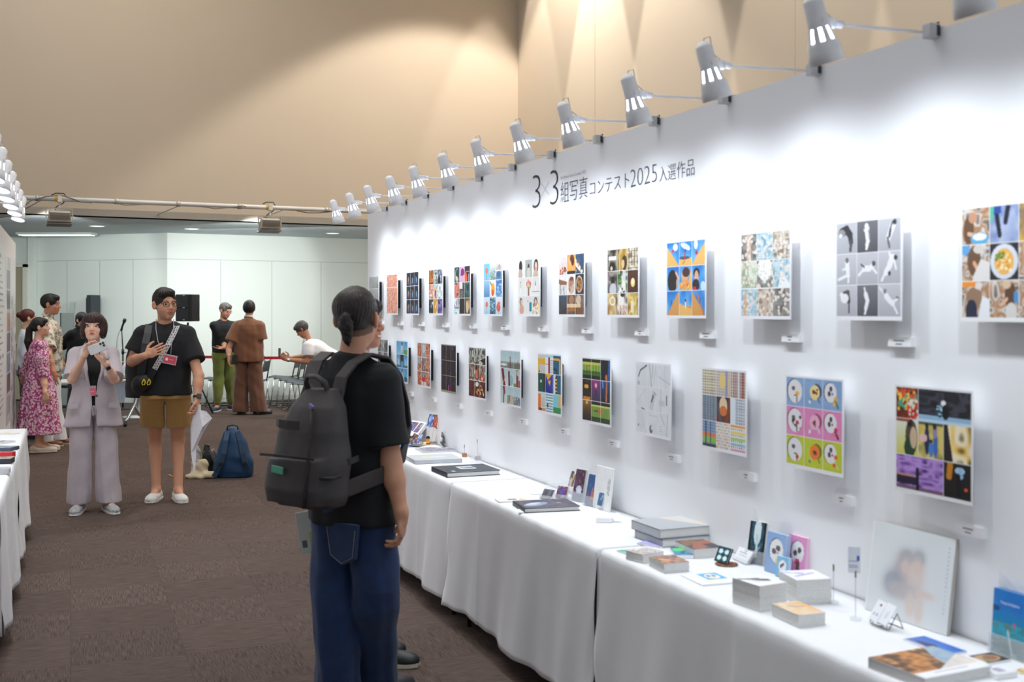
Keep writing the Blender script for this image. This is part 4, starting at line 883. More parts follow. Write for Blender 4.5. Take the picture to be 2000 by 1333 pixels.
for i, (x, cols, lab) in enumerate([(-.012, ((235,150,110), (60,50,60), (220,220,226)), 'orange business card leaning in the wire basket'), (.016, ((236,238,244), (70,90,160), (240,240,244)), 'white and blue business card leaning in the wire basket')]):
    leafcard('business_card', lab, x, .0+.02*i, .045, .035, .075, Ry(.5)@Rx(-.5), cvn(14, 8, *cols, seed=60+i, sc=3), bs.location, bs.rotation_euler.z, 'cards in the wire basket', 'business card')
flat('black_portfolio', 'thin black portfolio lying under the tilted white photo case', 'portfolio', (776,860), (800,861), .2, .02, None, DARKC)
standing('photo_case', 'white tilted photo case with a grid of small pictures at the far end', 'photo case', (786,850), (815,855), .125, .75, .02, (lambda c: (c.sub(.05,.1,.55,.7).blotch([(50,50,56),(150,150,220),(60,60,66),(220,120,90)], 6, 4), c.sub(.6,.1,.9,.75).blotch([(225,225,225),(90,90,96),(150,110,170)], 4, 9)) and c)(Cv(40, 40, (238,238,240))), mat('case_white', (238,238,240), .4), z=TT+.025)
fc = thing('film_canister', 'small orange and black film canister standing on the wooden board', 'film canister', onplane(836, 868, TT+.006)+Vector((0, 0, .0008)))
MB().lathe([(.0001, 0), (.0125, 0), (.0125, .004), (.0118, .0045), (.0118, .042), (.0125, .0425), (.0125, .046), (.006, .0465), (.006, .052), (.0001, .052)], n=20).build('canister', mat('film_orange', (236,160,40), .4), fc, smooth=True)
MB().lathe([(.0128, .036), (.0130, .0365), (.0130, .048), (.0065, .049), (.0065, .053), (.0001, .053)], n=20).lathe([(.0130, 0), (.0130, .005)], n=20).build('canister_cap', BLACKF, fc, smooth=True)
for i, (bx, by, cxp, cyp, cols, lab) in enumerate([(836, 868, 841, 822, ((238,238,242), (80,120,190), (60,60,70)), 'card with blue dots held on a thin wire above the film canister'),
        (843, 867, 850, 823, ((60,50,56), (235,120,90), (40,40,46)), 'dark orange card held on a thin wire, middle of three'), (850, 866, 859, 827, ((240,240,242), (200,90,90), (120,130,150)), 'narrow white card held on a thin wire, nearest of three')]):
    p = onplane(bx, by, TT+.007); q = px(cxp, cyp, p.y); t = thing('card_clip_stand', lab, 'card stand', p, 0, 'cards on thin wires')
    d = q-p
    if i: MB().lathe([(.0001, 0), (.014, 0), (.014, .012), (.0001, .012)], n=14).build('base', WOODC if i == 1 else SILV, t, smooth=True)
    MB().tube([(0, 0, .01 if i else .05), d*.5+Vector((-.002, 0, 0)), d-Vector((.008, 0, .035))], .0009, 5).build('wire', SILV, t)
    painted('card', cvn(20, 9, *cols, seed=80+i, sc=4), .036, .085, t, R=Ry(.25)@Rx(-.25), c=d, thick=.001)
for i, (bx, by, cxp, cyp, lab) in enumerate([(907, 893, 906, 872, 'wooden cube with a thin wire clip beside the black display box'), (932, 899, 930, 862, 'checked cube with a tall thin wire clip behind the acrylic tray')]):
    p = onplane(bx, by, TT); t = thing('clip_stand', lab, 'clip stand', p, .3, 'cube clip stands'); h = (by-cyp)*p.y/F
    MB().box((0, 0, .0115), (.026, .026, .023)).build('block', WOODC if i == 0 else mat('check_block', (150,120,124), .5, noise=.3, nscale=80), t, bevel=.001)
    MB().tube([(0, 0, .022), (.001, 0, h*.7), (0, 0, h)], .001, 5).build('wire', SILV, t); MB().box((0, 0, h), (.005, .003, .02)).build('clip', SILV, t)
def acrylic_tray(lab, a, b, w2=.03, h=.025):
    A_, B_, w_, rz = foot(a, b); t = thing('acrylic_holder', lab, 'acrylic holder', (A_+B_)/2, rz)
    mb = MB(); mb.box((0, w2/2, .001), (w_, w2, .002)); mb.box((0, .001, h*.4), (w_, .002, h*.8)); mb.box((0, w2, h), (w_, .002, h*2), Rx(-.2))
    for sx in (-1, 1): mb.box((sx*w_/2, w2/2, h*.4), (.002, w2, h*.8))
    mb.build('clear_tray', ACR, t); return t
acrylic_tray('empty clear acrylic card holder beside the checked cube', (918,909), (940,909))
# --- middle table
flat('photo_book', 'closed photo book with a dark starburst cover, alone on the middle table', 'photo book', (1024,1003), (1133,998), .205, .020,
     (lambda c: (c.blotch([(50,50,60), (90,80,100), (56,54,66)], 5, 3), c.ell(.3, .55, .16, .3, (150,180,215), .8), c.ell(.27, .5, .09, .2, (215,230,245), .8), c.blotch([(50,50,60), (200,190,210)], 14, 8, .25), c.rect(.0, 0, .04, 1, (40,40,46)), c.rect(.7, .45, .78, .5, (200,200,205))) and c)(Cv(50, 60)), mat('book_black', (38,38,44), .4), rim=.0025)
flat('white_folder', 'white folder sticking out left of the starburst photo book', 'folder', (1013,1003), (1024,1003), .2, .004, None, CARDW)
flat('booklet', 'cream booklet with a small landscape picture behind the photo book', 'booklet', (975,983), (1040,980), .085, .004, (lambda c: (c.rect(.35, .2, .6, .6, (120,124,132)), c.poly([(.65,.7), (.75,.2), (.9,.7)], (235,190,130))) and c)(Cv(24, 50, (232,224,214))), CARDW)
flat('white_tag', 'small white folded tag behind the cream booklet', 'tag', (1040,967), (1058,966), .03, .003, None, CARDW)
standing('business_card_holder', 'clear holder with dark grey business cards, leftmost on the middle table', 'card holder', (1056,975), (1076,978), .052, .6, .008, cvn(14, 16, (70,70,78), (120,120,130), seed=4, sc=3), holder=True)
standing('business_card_holder', 'clear holder with purple business cards, right of the dark grey ones', 'card holder', (1086,973), (1106,976), .058, .35, .010, (lambda c: c.line(.4, .3, .6, .6, .2, (80,90,190)))(cvn(14, 16, (150,110,140), (110,70,100), (200,170,190), seed=5)), holder=True)
standing('postcard_holder', 'clear holder with purple forest postcards, tall, left one of the two', 'postcard holder', (1118,978), (1137,982), .148, .22, .012, (lambda c: (c.ell(.55, .62, .28, .12, (200,205,225)), c.ell(.6, .7, .2, .1, (220,225,240)), c.rect(0, .75, 1, 1, (130,135,150))) and c)(cvn(40, 20, (70,50,70), (120,80,104), (60,40,60), (150,110,130), seed=6, sc=8)), holder=True)
tw = Cv(44, 22); tw.grad((36,84,140), (90,110,160)); tw.rect(0, .55, 1, .7, (110,90,130)); tw.poly([(.5,.35), (.6,.62), (.72,.82), (.36,.82), (.46,.62)], (240,140,60)); tw.rect(0, .8, 1, 1, (120,125,135)); tw.blotch([(40,80,140), (150,130,160)], 9, 3, .25)
standing('postcard_holder', 'clear holder with blue postcards of an orange tower at dusk', 'postcard holder', (1143,987), (1165,992), .142, .22, .014, tw, holder=True)
standing('small_card', 'small cream and black patterned card behind the purple business cards', 'card', (1106,966), (1116,968), .075, .3, .004, cvn(16, 9, (238,226,205), (60,50,50), (235,180,120), seed=9, sc=4), lift=.04)
standing('phone_card', 'small blue card standing right of the tower postcards', 'card', (1164,996), (1174,998), .058, .3, .003, cvn(14, 8, (90,120,170), (60,90,130), (150,190,210), seed=11, sc=4), lift=.02)
ts = thing('notice_board', 'white leaning board with a sideways do not take notice', 'notice board', *(lambda f: ((f[0]+f[1])/2, f[3]))(foot((1150,988), (1200,1004))))
R = Rx(-.12); MB().rbox(R@Vector((0, 0, .095)), (.155, .008, .19), .004, R).build('board', mat('board_white', (238,240,240), .4), ts)
T90 = R@Ry(-PI/2)
text('notice_text', 'DO NOT TAKE', INK, ts, -.035, .035, -.004, .004, -.005, 0, R=T90, c=R@Vector((.058, 0, .105)))
text('notice_text', '持ち帰り禁止', INK, ts, -.033, .037, -.004, .004, -.005, 0, R=T90, c=R@Vector((.046, 0, .105)))
wb = thing('white_pouch', 'white paper pouch lying alone on the middle table', 'pouch', *(lambda f: ((f[0]+f[1])/2, f[3]))(foot((1166,1022), (1194,1022))))
MB().rings([[(-.035, -.0, 0), (.035, -.0, 0), (.045, .07, 0), (-.025, .07, 0)], [(-.033, .003, .022), (.030, .003, .020), (.045, .06, .012), (-.02, .06, .025)]]).build('pouch', CARDW, wb, bevel=.003); MB().strap([(.03, .02, .018), (.05, .025, .022), (.062, .03, .036)], .03, .001).build('flap', CARDW, wb)
# --- near table
flat('red_card', 'red and black card peeking out behind the grey picture books', 'card', (1238,1034), (1254,1035), .05, .002, cvn(8, 10, (210,80,80), (60,40,44), seed=3), CARDW)
g1 = flat('picture_book', 'large grey picture book at the bottom of the tallest pile', 'picture book', (1293,1071), (1413,1060), .21, .030, None, GREYB, rim=.003, group='large grey picture books')
g2c = Cv(40, 60, (176,180,186)); g2c.poly([(.4, 0), (.95, 0), (1, .9), (.8, 1)], (206,204,200)); g2c.line(.5, 0, .9, .95, .05, (225,200,160)); g2c.line(.62, 0, .98, .8, .05, (190,205,225))
g2 = flat('picture_book', 'large grey picture book with pale stripes, topmost of the tallest pile', 'picture book', (1293,1071), (1413,1060), .22, .034, g2c, mat('grey_cover_two', (178,182,188), .5), rim=.003, group='large grey picture books'); g2.location += Vector((-.008, .004, .0325))
flat('photo_book', 'photo book with a brown sunset cover beside the grey picture books', 'photo book', (1357,1092), (1413,1088), .16, .032, (lambda c: (c.poly([(0,.9), (.4,.3), (1,.1), (1,.5), (.3,1)], (160,100,80)), c.rect(.6, .5, 1, 1, (70,62,66))) and c)(cvn(24, 30, (92,74,70), (150,110,90), (60,54,56), seed=6, sc=4)), PAPER, rim=.002)
flat('booklet', 'booklet with a green and blue aurora cover in the book pile', 'booklet', (1318,1092), (1355,1092), .14, .012, (lambda c: c.ell(.35, .35, .3, .2, (90,210,120)))(cvn(20, 20, (40,110,150), (90,160,190), (30,70,110), seed=8, sc=4)), CARDW)
flat('photo_card_stack', 'stack of cards with a striped top, leftmost at the front of the near table', 'card stack', (1222,1093), (1256,1102), .10, .030, cvn(24, 24, (226,228,232), (170,140,120), (225,228,232), (150,160,175), seed=9, sc=9), stack=True, group='front card stacks')
flat('photo_card_stack', 'stack of cards with an orange and black night picture on top', 'card stack', (1297,1121), (1347,1117), .12, .032, (lambda c: (c.ell(.3, .55, .2, .12, (230,170,120), .5), c.rect(.55, .3, .8, .36, (110,100,180))) and c)(cvn(24, 30, (90,80,78), (200,150,120), (70,64,66), seed=10, sc=5)), stack=True, group='front card stacks')
flat('flyer', 'green and lilac flyer left of the striped card stack', 'flyer', (1204,1078), (1232,1088), .08, .003, (lambda c: c.line(0, .9, .9, .1, .25, (70,170,110)))(cvn(18, 14, (225,232,235), (120,170,190), seed=3)), CARDW)
flat('flyer', 'lilac flyer half under the grey picture books', 'flyer', (1243,1064), (1290,1072), .06, .004, cvn(10, 14, (176,172,228), (190,188,235), seed=4), CARDW)
co = thing('coaster', 'round coaster of brown beads under the small tilted card holder', 'coaster', onplane(1419, 1104, TT)); mb = MB()
for k, (rr, cnt) in enumerate(((0, 1), (.009, 6), (.018, 12), (.027, 18), (.036, 24))):
    for q in range(cnt): a_ = 2*PI*q/max(cnt, 1)+k; mb.sphere((rr*math.cos(a_), rr*math.sin(a_), .003), .0045, 5, (1, 1, .65))
mb.build('beads', mat('brown_beads', (140,92,58), .5, noise=.5, nscale=120), co, smooth=True)
standing('small_display', 'tiny dark framed card of four white flowers on the bead coaster', 'small display', (1396,1096), (1421,1103), .055, .45, .008, (lambda c: [c.ell(x_, y_, .17, .17, (150,215,225)) and c.ell(x_, y_, .12, .12, (235,242,245)) for x_, y_ in ((.28,.3),(.72,.3),(.28,.72),(.72,.72))] and c)(Cv(22, 24, (40,66,70))), BLACKF, z=TT+.008)
standing('business_card_holder', 'clear holder with white business cards beside the bead coaster', 'card holder', (1432,1092), (1458,1104), .05, .6, .006, (lambda c: (c.rect(.2, .3, .7, .36, (150,150,160)), c.rect(.2, .5, .8, .54, (190,190,200))) and c)(Cv(20, 28, (240,241,245))), holder=True)
dk = Cv(44, 24); dk.blotch([(30,60,74), (60,110,124), (24,36,44)], 7, 5); dk.ell(.5, .25, .22, .3, (225,238,240)); dk.poly([(.42,.3), (.6,.3), (.55,.8), (.48,.8)], (200,225,228)); dk.ell(.5, .8, .12, .07, (200,205,200)); dk.rect(0, 0, .12, 1, (24,34,42)); dk.rect(.86, 0, 1, 1, (20,30,38))
standing('postcard_holder', 'clear holder with dark teal waterfall postcards on the near table', 'postcard holder', (1460,1098), (1492,1105), .145, .18, .016, dk, holder=True)
bp = Cv(44, 26, (146,176,218)); bp.ell(.5, .42, .36, .3, (90,110,140)); bp.ell(.53, .43, .35, .29, (232,232,234)); bp.ell(.62, .36, .12, .07, (110,96,100)); bp.ell(.42, .46, .12, .07, (110,96,100)); bp.ell(.62, .48, .05, .03, (140,130,130)); bp.ell(.66, .68, .14, .09, (245,205,80))
standing('greeting_card_pack', 'pack of blue cards showing a round white plate, left of the pink pack', 'card pack', (1497,1115), (1534,1127), .135, .12, .020, bp, mat('pale_blue_card', (176,196,230), .5))
pp = Cv(44, 26, (226,150,200)); pp.ell(.5, .38, .36, .28, (150,100,130)); pp.ell(.53, .39, .34, .27, (234,234,236)); pp.ell(.62, .33, .1, .07, (90,80,86)); pp.ell(.42, .42, .1, .07, (90,80,86)); pp.ell(.55, .62, .14, .08, (225,80,120)); pp.line(.6, .68, .62, .85, .2, (110,80,80))
standing('greeting_card_pack', 'pack of pink cards showing a round white plate, right of the blue pack', 'card pack', (1541,1122), (1577,1134), .135, .12, .030, pp, mat('pale_pink_card', (240,200,222), .5))
sb = Cv(24, 16, (130,190,225)); sb.ell(.5, .45, .32, .3, (236,236,238)); sb.ell(.55, .36, .1, .08, (110,96,100)); sb.ell(.4, .46, .1, .08, (110,96,100)); sb.ell(.6, .8, .12, .08, (245,205,90))
standing('small_card_pack', 'small pack of light blue plate cards in front of the larger packs', 'card pack', (1517,1126), (1540,1132), .068, .15, .014, sb, mat('pale_blue_card_two', (190,220,236), .5), holder=False)
for i, (a_, b_, c_, lab, tx) in enumerate([((1531,1068), (1567,1082), (238,240,240), 'white DESSERT sign standing behind the blue card pack', 'DESSERT'), ((1570,1080), (1604,1092), (245,196,204), 'pink sign standing behind the pink card pack', 'DESSERT')]):
    A_, B_, w_, rz = foot(a_, b_); t = thing('name_sign', lab, 'sign', (A_+B_)/2, rz); m_ = mat('sign_%s' % ('white' if i == 0 else 'pink'), c_, .5)
    MB().box((0, 0, .15), (w_*.98, .003, .035)).box((0, 0, .066), (.01, .003, .132)).box((0, 0, .002), (.05, .04, .003)).build('sign_panel', m_, t)
    text('sign_text', tx, GREYINK if i == 0 else mat('pink_ink', (230,110,120), .6), t, -w_*.33, w_*.33, .137, .149, -.003)
lf = Cv(40, 70, (238,240,244)); lf.rect(.42, .05, .98, .62, (96,180,222)); lf.ell(.7, .35, .2, .22, (232,232,234)); lf.ell(.62, .3, .05, .07, (90,80,84)); lf.ell(.76, .32, .05, .07, (90,80,84)); lf.ell(.66, .55, .06, .06, (240,200,140)); lf.rect(.3, .7, .5, .8, (238,226,150)); lf.rect(.1, .3, .3, .33, (200,200,210))
flat('leaflet', 'white leaflet with a blue plate picture lying at the front of the near table', 'leaflet', (1372,1146), (1440,1140), .15, .003, lf, CARDW)
c1 = Cv(40, 50, (236,236,240)); c1.line(0, .2, .6, .35, .1, (120,116,122)); c1.poly([(.3,.3), (.8,.5), (.75,.7), (.5,.6)], (70,70,76)); c1.line(.1, .1, .4, .6, .05, (150,150,158))
flat('postcard_stack', 'tall stack of white postcards with a black and white top, front of the near table', 'postcard stack', (1484,1197), (1538,1188), .125, .075, c1, stack=True, group='postcard stacks on the near table')
c2 = Cv(40, 50, (238,238,244)); c2.line(0, .1, .5, .4, .08, (160,150,190)); c2.line(.2, .6, .8, .35, .12, (186,178,214)); c2.rect(.25, .2, .6, .3, (205,200,225))
flat('postcard_stack', 'tall stack of white postcards with a lilac top by the wall', 'postcard stack', (1556,1184), (1625,1180), .125, .075, c2, stack=True, group='postcard stacks on the near table')
c3 = Cv(40, 50, (232,212,190)); c3.blotch([(236,220,200), (225,190,150), (240,225,205)], 4, 5); c3.line(.3, .3, .8, .45, .06, (150,140,130)); c3.poly([(.6,0), (1,.2), (1,.9), (.85,.6)], (238,180,110))
flat('postcard_stack', 'low stack of postcards with a sandy orange top, nearest of the stacks', 'postcard stack', (1560,1228), (1613,1222), .135, .035, c3, stack=True, group='postcard stacks on the near table')
for i, (bx, by, ty) in enumerate([(1628, 1180, 1112), (1671, 1212, 1125)]):
    p = onplane(bx, by, TT); h = (by-ty)*p.y/F; t = thing('pin_clip_stand', ['thin pin clip stand without a card, behind the stacks', 'thin pin clip stand holding a small card, left of the framed picture'][i], 'clip stand', p)
    MB().lathe([(.0001, 0), (.016, 0), (.016, .008), (.0001, .009)], n=20).build('glass_base', ACR, t); MB().cyl((0, 0, .008), (0, 0, h), .0009, n=6).build('pin', SILV, t); MB().box((0, 0, h+.004), (.004, .004, .02)).build('clip', mat('brass', (130,110,90), .4, .8), t)
    if i: cc = Cv(30, 14, (225,230,240)); cc.rect(.7, .35, .9, .55, (70,90,180)); [cc.rect(.1, y_, .8, y_+.02, (150,155,170)) for y_ in (.55, .62, .7, .78)]; painted('held_card', cc, .034, .075, t, R=Rz(-.3), c=(-.004, 0, h+.045), thick=.001)
fp = Cv(90, 100); fp.grad((226,230,232), (232,234,236)); fp.blotch([(226,230,232), (214,220,224)], 3, 6, .6)
for a_ in ((.46,.32,.1,.1,(170,172,180)), (.6,.3,.08,.1,(170,174,182)), (.42,.5,.12,.2,(188,180,182)), (.58,.5,.11,.2,(222,206,200)), (.45,.42,.05,.08,(222,202,194)), (.6,.4,.05,.08,(222,202,194)), (.32,.62,.12,.14,(160,166,180)), (.45,.68,.2,.1,(196,190,192)), (.55,.8,.06,.14,(224,208,200)), (.66,.84,.05,.14,(224,208,200)), (.7,.66,.12,.04,(224,206,198))):
    g_ = np.exp(-np.maximum(0, ((fp.x-a_[0])/a_[2])**2+((fp.y-a_[1])/a_[3])**2-.5)*1.6)*.85; fp.mix(g_, a_[4])
fp.rect(0, 0, .02, 1, (236,238,240)); [fp.rect(.93, y_, .95, y_+.02, (200,204,208)) for y_ in np.arange(.1, .8, .045)]
standing('framed_picture', 'large translucent framed picture of two seated people leaning on the wall', 'framed picture', (1692,1190), (1852,1243), .262, .14, .014, fp, mat('frame_side', (190,182,174), .5), sup=False)
cs = thing('card_stand', 'black wire stand holding two white name cards in front of the framed picture', 'card stand', *(lambda f: ((f[0]+f[1])/2, f[3]))(foot((1697,1218), (1742,1236))))
mb = MB(); mb.tube([(-.036, -.004, .004), (.036, -.004, .004), (.036, -.006, .014), (-.036, -.006, .014), (-.036, -.004, .004)], .0013, 6); mb.tube([(-.036, 0, .002), (-.034, .03, .045), (-.034, .05, .002)], .0013, 6); mb.tube([(.036, 0, .002), (.034, .03, .045), (.034, .05, .002), (.0, .05, .002), (-.034, .05, .002)], .0013, 6); mb.tube([(0, -.004, .004), (0, .012, .004)], .0013, 6)
mb.build('wire_stand', BLACKF, cs)
for i in (0, 1):
    cc = Cv(30, 20, (240,241,247)); (cc.ell(.55, .2, .1, .07, (60,60,70)), cc.rect(.2, .6, .4, .75, (190,192,205)), cc.rect(.55, .6, .75, .75, (190,192,205))) if i == 0 else (cc.rect(.45, .4, .5, .75, (170,172,186)), cc.rect(.6, .3, .64, .7, (200,202,212)))
    t = thing('name_card', ['white name card with a small round emblem in the black wire stand', 'plain white name card in the black wire stand'][i], 'name card', cs.location+Rz(cs.rotation_euler.z)@Vector((-.019+.04*i, .006, .042)), cs.rotation_euler.z, 'name cards in the black wire stand')
    painted('card', cc, .036, .062, t, R=Ry(.10)@Rx(-.55), thick=.002)
bl_ = Cv(30, 50); bl_.grad((44,110,205), (110,130,190)); bl_.poly([(.1,.7), (.5,.45), (.8,.75), (.5,.9)], (70,70,110)); bl_.rect(0, .92, 1, 1, (190,205,230)); bl_.poly([(.6,.9), (1,.2), (1,.9)], (60,130,215))
def quadcard(name, lab, cat, a, b, c, d_, h, cv, cover=None, z=TT, group=None, book=False):   # corners near-left a, near-right b, far-right c, far-left d_ in pixels, laid out as the rectangle closest to them
    P_ = [onplane(*q, z) for q in (a, b, c, d_)]; ctr = sum(P_, Vector())/4; w_ = ((P_[1]-P_[0]).length+(P_[2]-P_[3]).length)/2; dp = ((P_[3]-P_[0]).length+(P_[2]-P_[1]).length)/2
    d1 = (P_[1]-P_[0])+(P_[2]-P_[3]); rz = math.atan2(d1.y, d1.x); t = thing(name, lab, cat, ctr, rz, group)
    if book:
        MB().box((0, 0, h/2), (w_-.006, dp-.006, h-.005)).build('pages', PAPER, t); MB().box((0, 0, .0012), (w_, dp, .0024)).box((0, 0, h-.0012), (w_, dp, .0024)).box((-w_/2+.0012, 0, h/2), (.0024, dp, h)).build('cover', cover or CARDW, t)
    else: MB().box((0, 0, h/2), (w_, dp, h)).build('body', cover or CARDW, t)
    painted('top_picture', cv, w_-.001, dp-.001, t, R=FLAT, c=(0, 0, h+.001), thick=.0008); return t
quadcard('postcard', 'blue mountain postcard lying in front of the framed picture', 'postcard', (1757,1250), (1848,1282), (1887,1276), (1812,1247), .003, bl_)
ob = Cv(60, 70); ob.blotch([(120,80,50), (220,150,80), (70,50,44), (240,190,110)], 9, 3); ob.poly([(0,0), (1,0), (1,.5), (.3,.3), (0,.15)], (150,190,225)); ob.poly([(.4,0), (1,0), (1,.9), (.9,1), (.8,.6)], (236,238,240)); ob.blotch([(120,80,50), (230,170,100)], 14, 9, .2); ob.rect(.8, 0, 1, 1, (238,239,241)); ob.rect(.86, .25, .88, .75, (190,190,196))
quadcard('photo_book', 'thick white photo book with an orange city and blue sky cover at the bottom edge', 'photo book', (1705,1303), (1802,1352), (1940,1318), (1815,1284), .025, ob, mat('white_cover', (226,228,232), .4), book=True)
fo = Cv(30, 40, (60,56,60)); fo.ell(.5, .5, .4, .4, (190,150,110)); fo.ell(.5, .4, .25, .2, (150,100,76)); fo.ell(.7, .65, .1, .08, (110,150,70)); fo.rect(0, .8, 1, 1, (240,240,242))
quadcard('food_card', 'card with a brown dish picture at the right edge', 'card', (1884,1290), (1922,1302), (1972,1292), (1930,1276), .004, fo)
quadcard('small_case', 'small white case with a tiny blurred picture, right bottom corner', 'case', (1915,1318), (1952,1330), (1982,1322), (1945,1306), .012, (lambda c: c.sub(.3,.3,.8,.7).blotch([(200,190,210), (160,150,170)], 4, 2) and c)(Cv(20, 20, (236,238,242))))
quadcard('flower_card', 'tiny card with yellow and brown flowers cut by the right edge', 'card', (1978,1314), (1996,1319), (2012,1313), (1994,1308), .002, cvn(14, 14, (232,228,220), (225,190,90), (150,100,70), seed=4, sc=5))
bb = Cv(70, 44); bb.grad((20,110,200), (70,160,205)); bb.blotch([(20,110,200), (60,150,215)], 4, 3, .4); bb.ell(.08, .3, .12, .05, (30,80,130)); bb.rect(0, .36, 1, .5, (20,130,190)); bb.sub(0, .5, 1, .75).blotch([(60,130,140), (40,170,200), (110,120,110)], 8, 4); bb.sub(0, .75, 1, 1).blotch([(110,150,150), (70,110,110), (150,180,180)], 6, 5); bb.line(.45, .62, .6, .95, .05, (190,215,215)); bb.ell(.62, .5, .03, .03, (220,80,70))
b36 = standing('guide_book', 'blue harbour book standing in a clear holder at the right edge', 'book', (1940,1272), (2010,1296), .165, .08, .02, bb, mat('blue_cover', (60,120,180), .5), holder=True)
text('cover_title', 'Tokyo & Skyline', CARDW, b36, -.03, .03, .128, .137, -.014, 0, R=Rx(-.08))
# --- on the left table
for i, (x_, y_, w_, d_, h_, c0, c1_, lab) in enumerate([(6, 866, .1, .12, .01, (225,228,230), (110,110,110), 'grey and white leaflet at the far end of the left table'), (18, 848, .12, .08, .004, (240,240,240), (235,200,120), 'white and yellow leaflet at the far corner of the left table'),
        (8, 880, .14, .12, .022, (70,80,100), (160,170,180), 'dark blue grey book on the left table'), (14, 893, .08, .06, .03, (206,40,40), (180,30,36), 'small bright red box on the left table'), (2, 905, .13, .11, .03, (50,52,58), (200,190,170), 'black book with cream pages on the left table'), (-4, 926, .12, .1, .03, (205,206,210), (140,140,145), 'grey stack of leaflets nearest on the left table')]):
    p = onplane(x_, y_, TT); t = thing(['leaflet', 'leaflet', 'book', 'small_box', 'book', 'leaflet_stack'][i], lab, ['leaflet', 'leaflet', 'book', 'box', 'book', 'leaflets'][i], p, -.3+.13*i)
    MB().box((0, 0, h_/2), (w_, d_, h_)).build('body', mat('left_item_%d' % i, c0, .5), t, bevel=.001); painted('top_picture', cvn(12, 14, c0, c1_, c0, seed=i, sc=4), w_-.002, d_-.002, t, R=FLAT, c=(0, 0, h_+.001), thick=.0008)

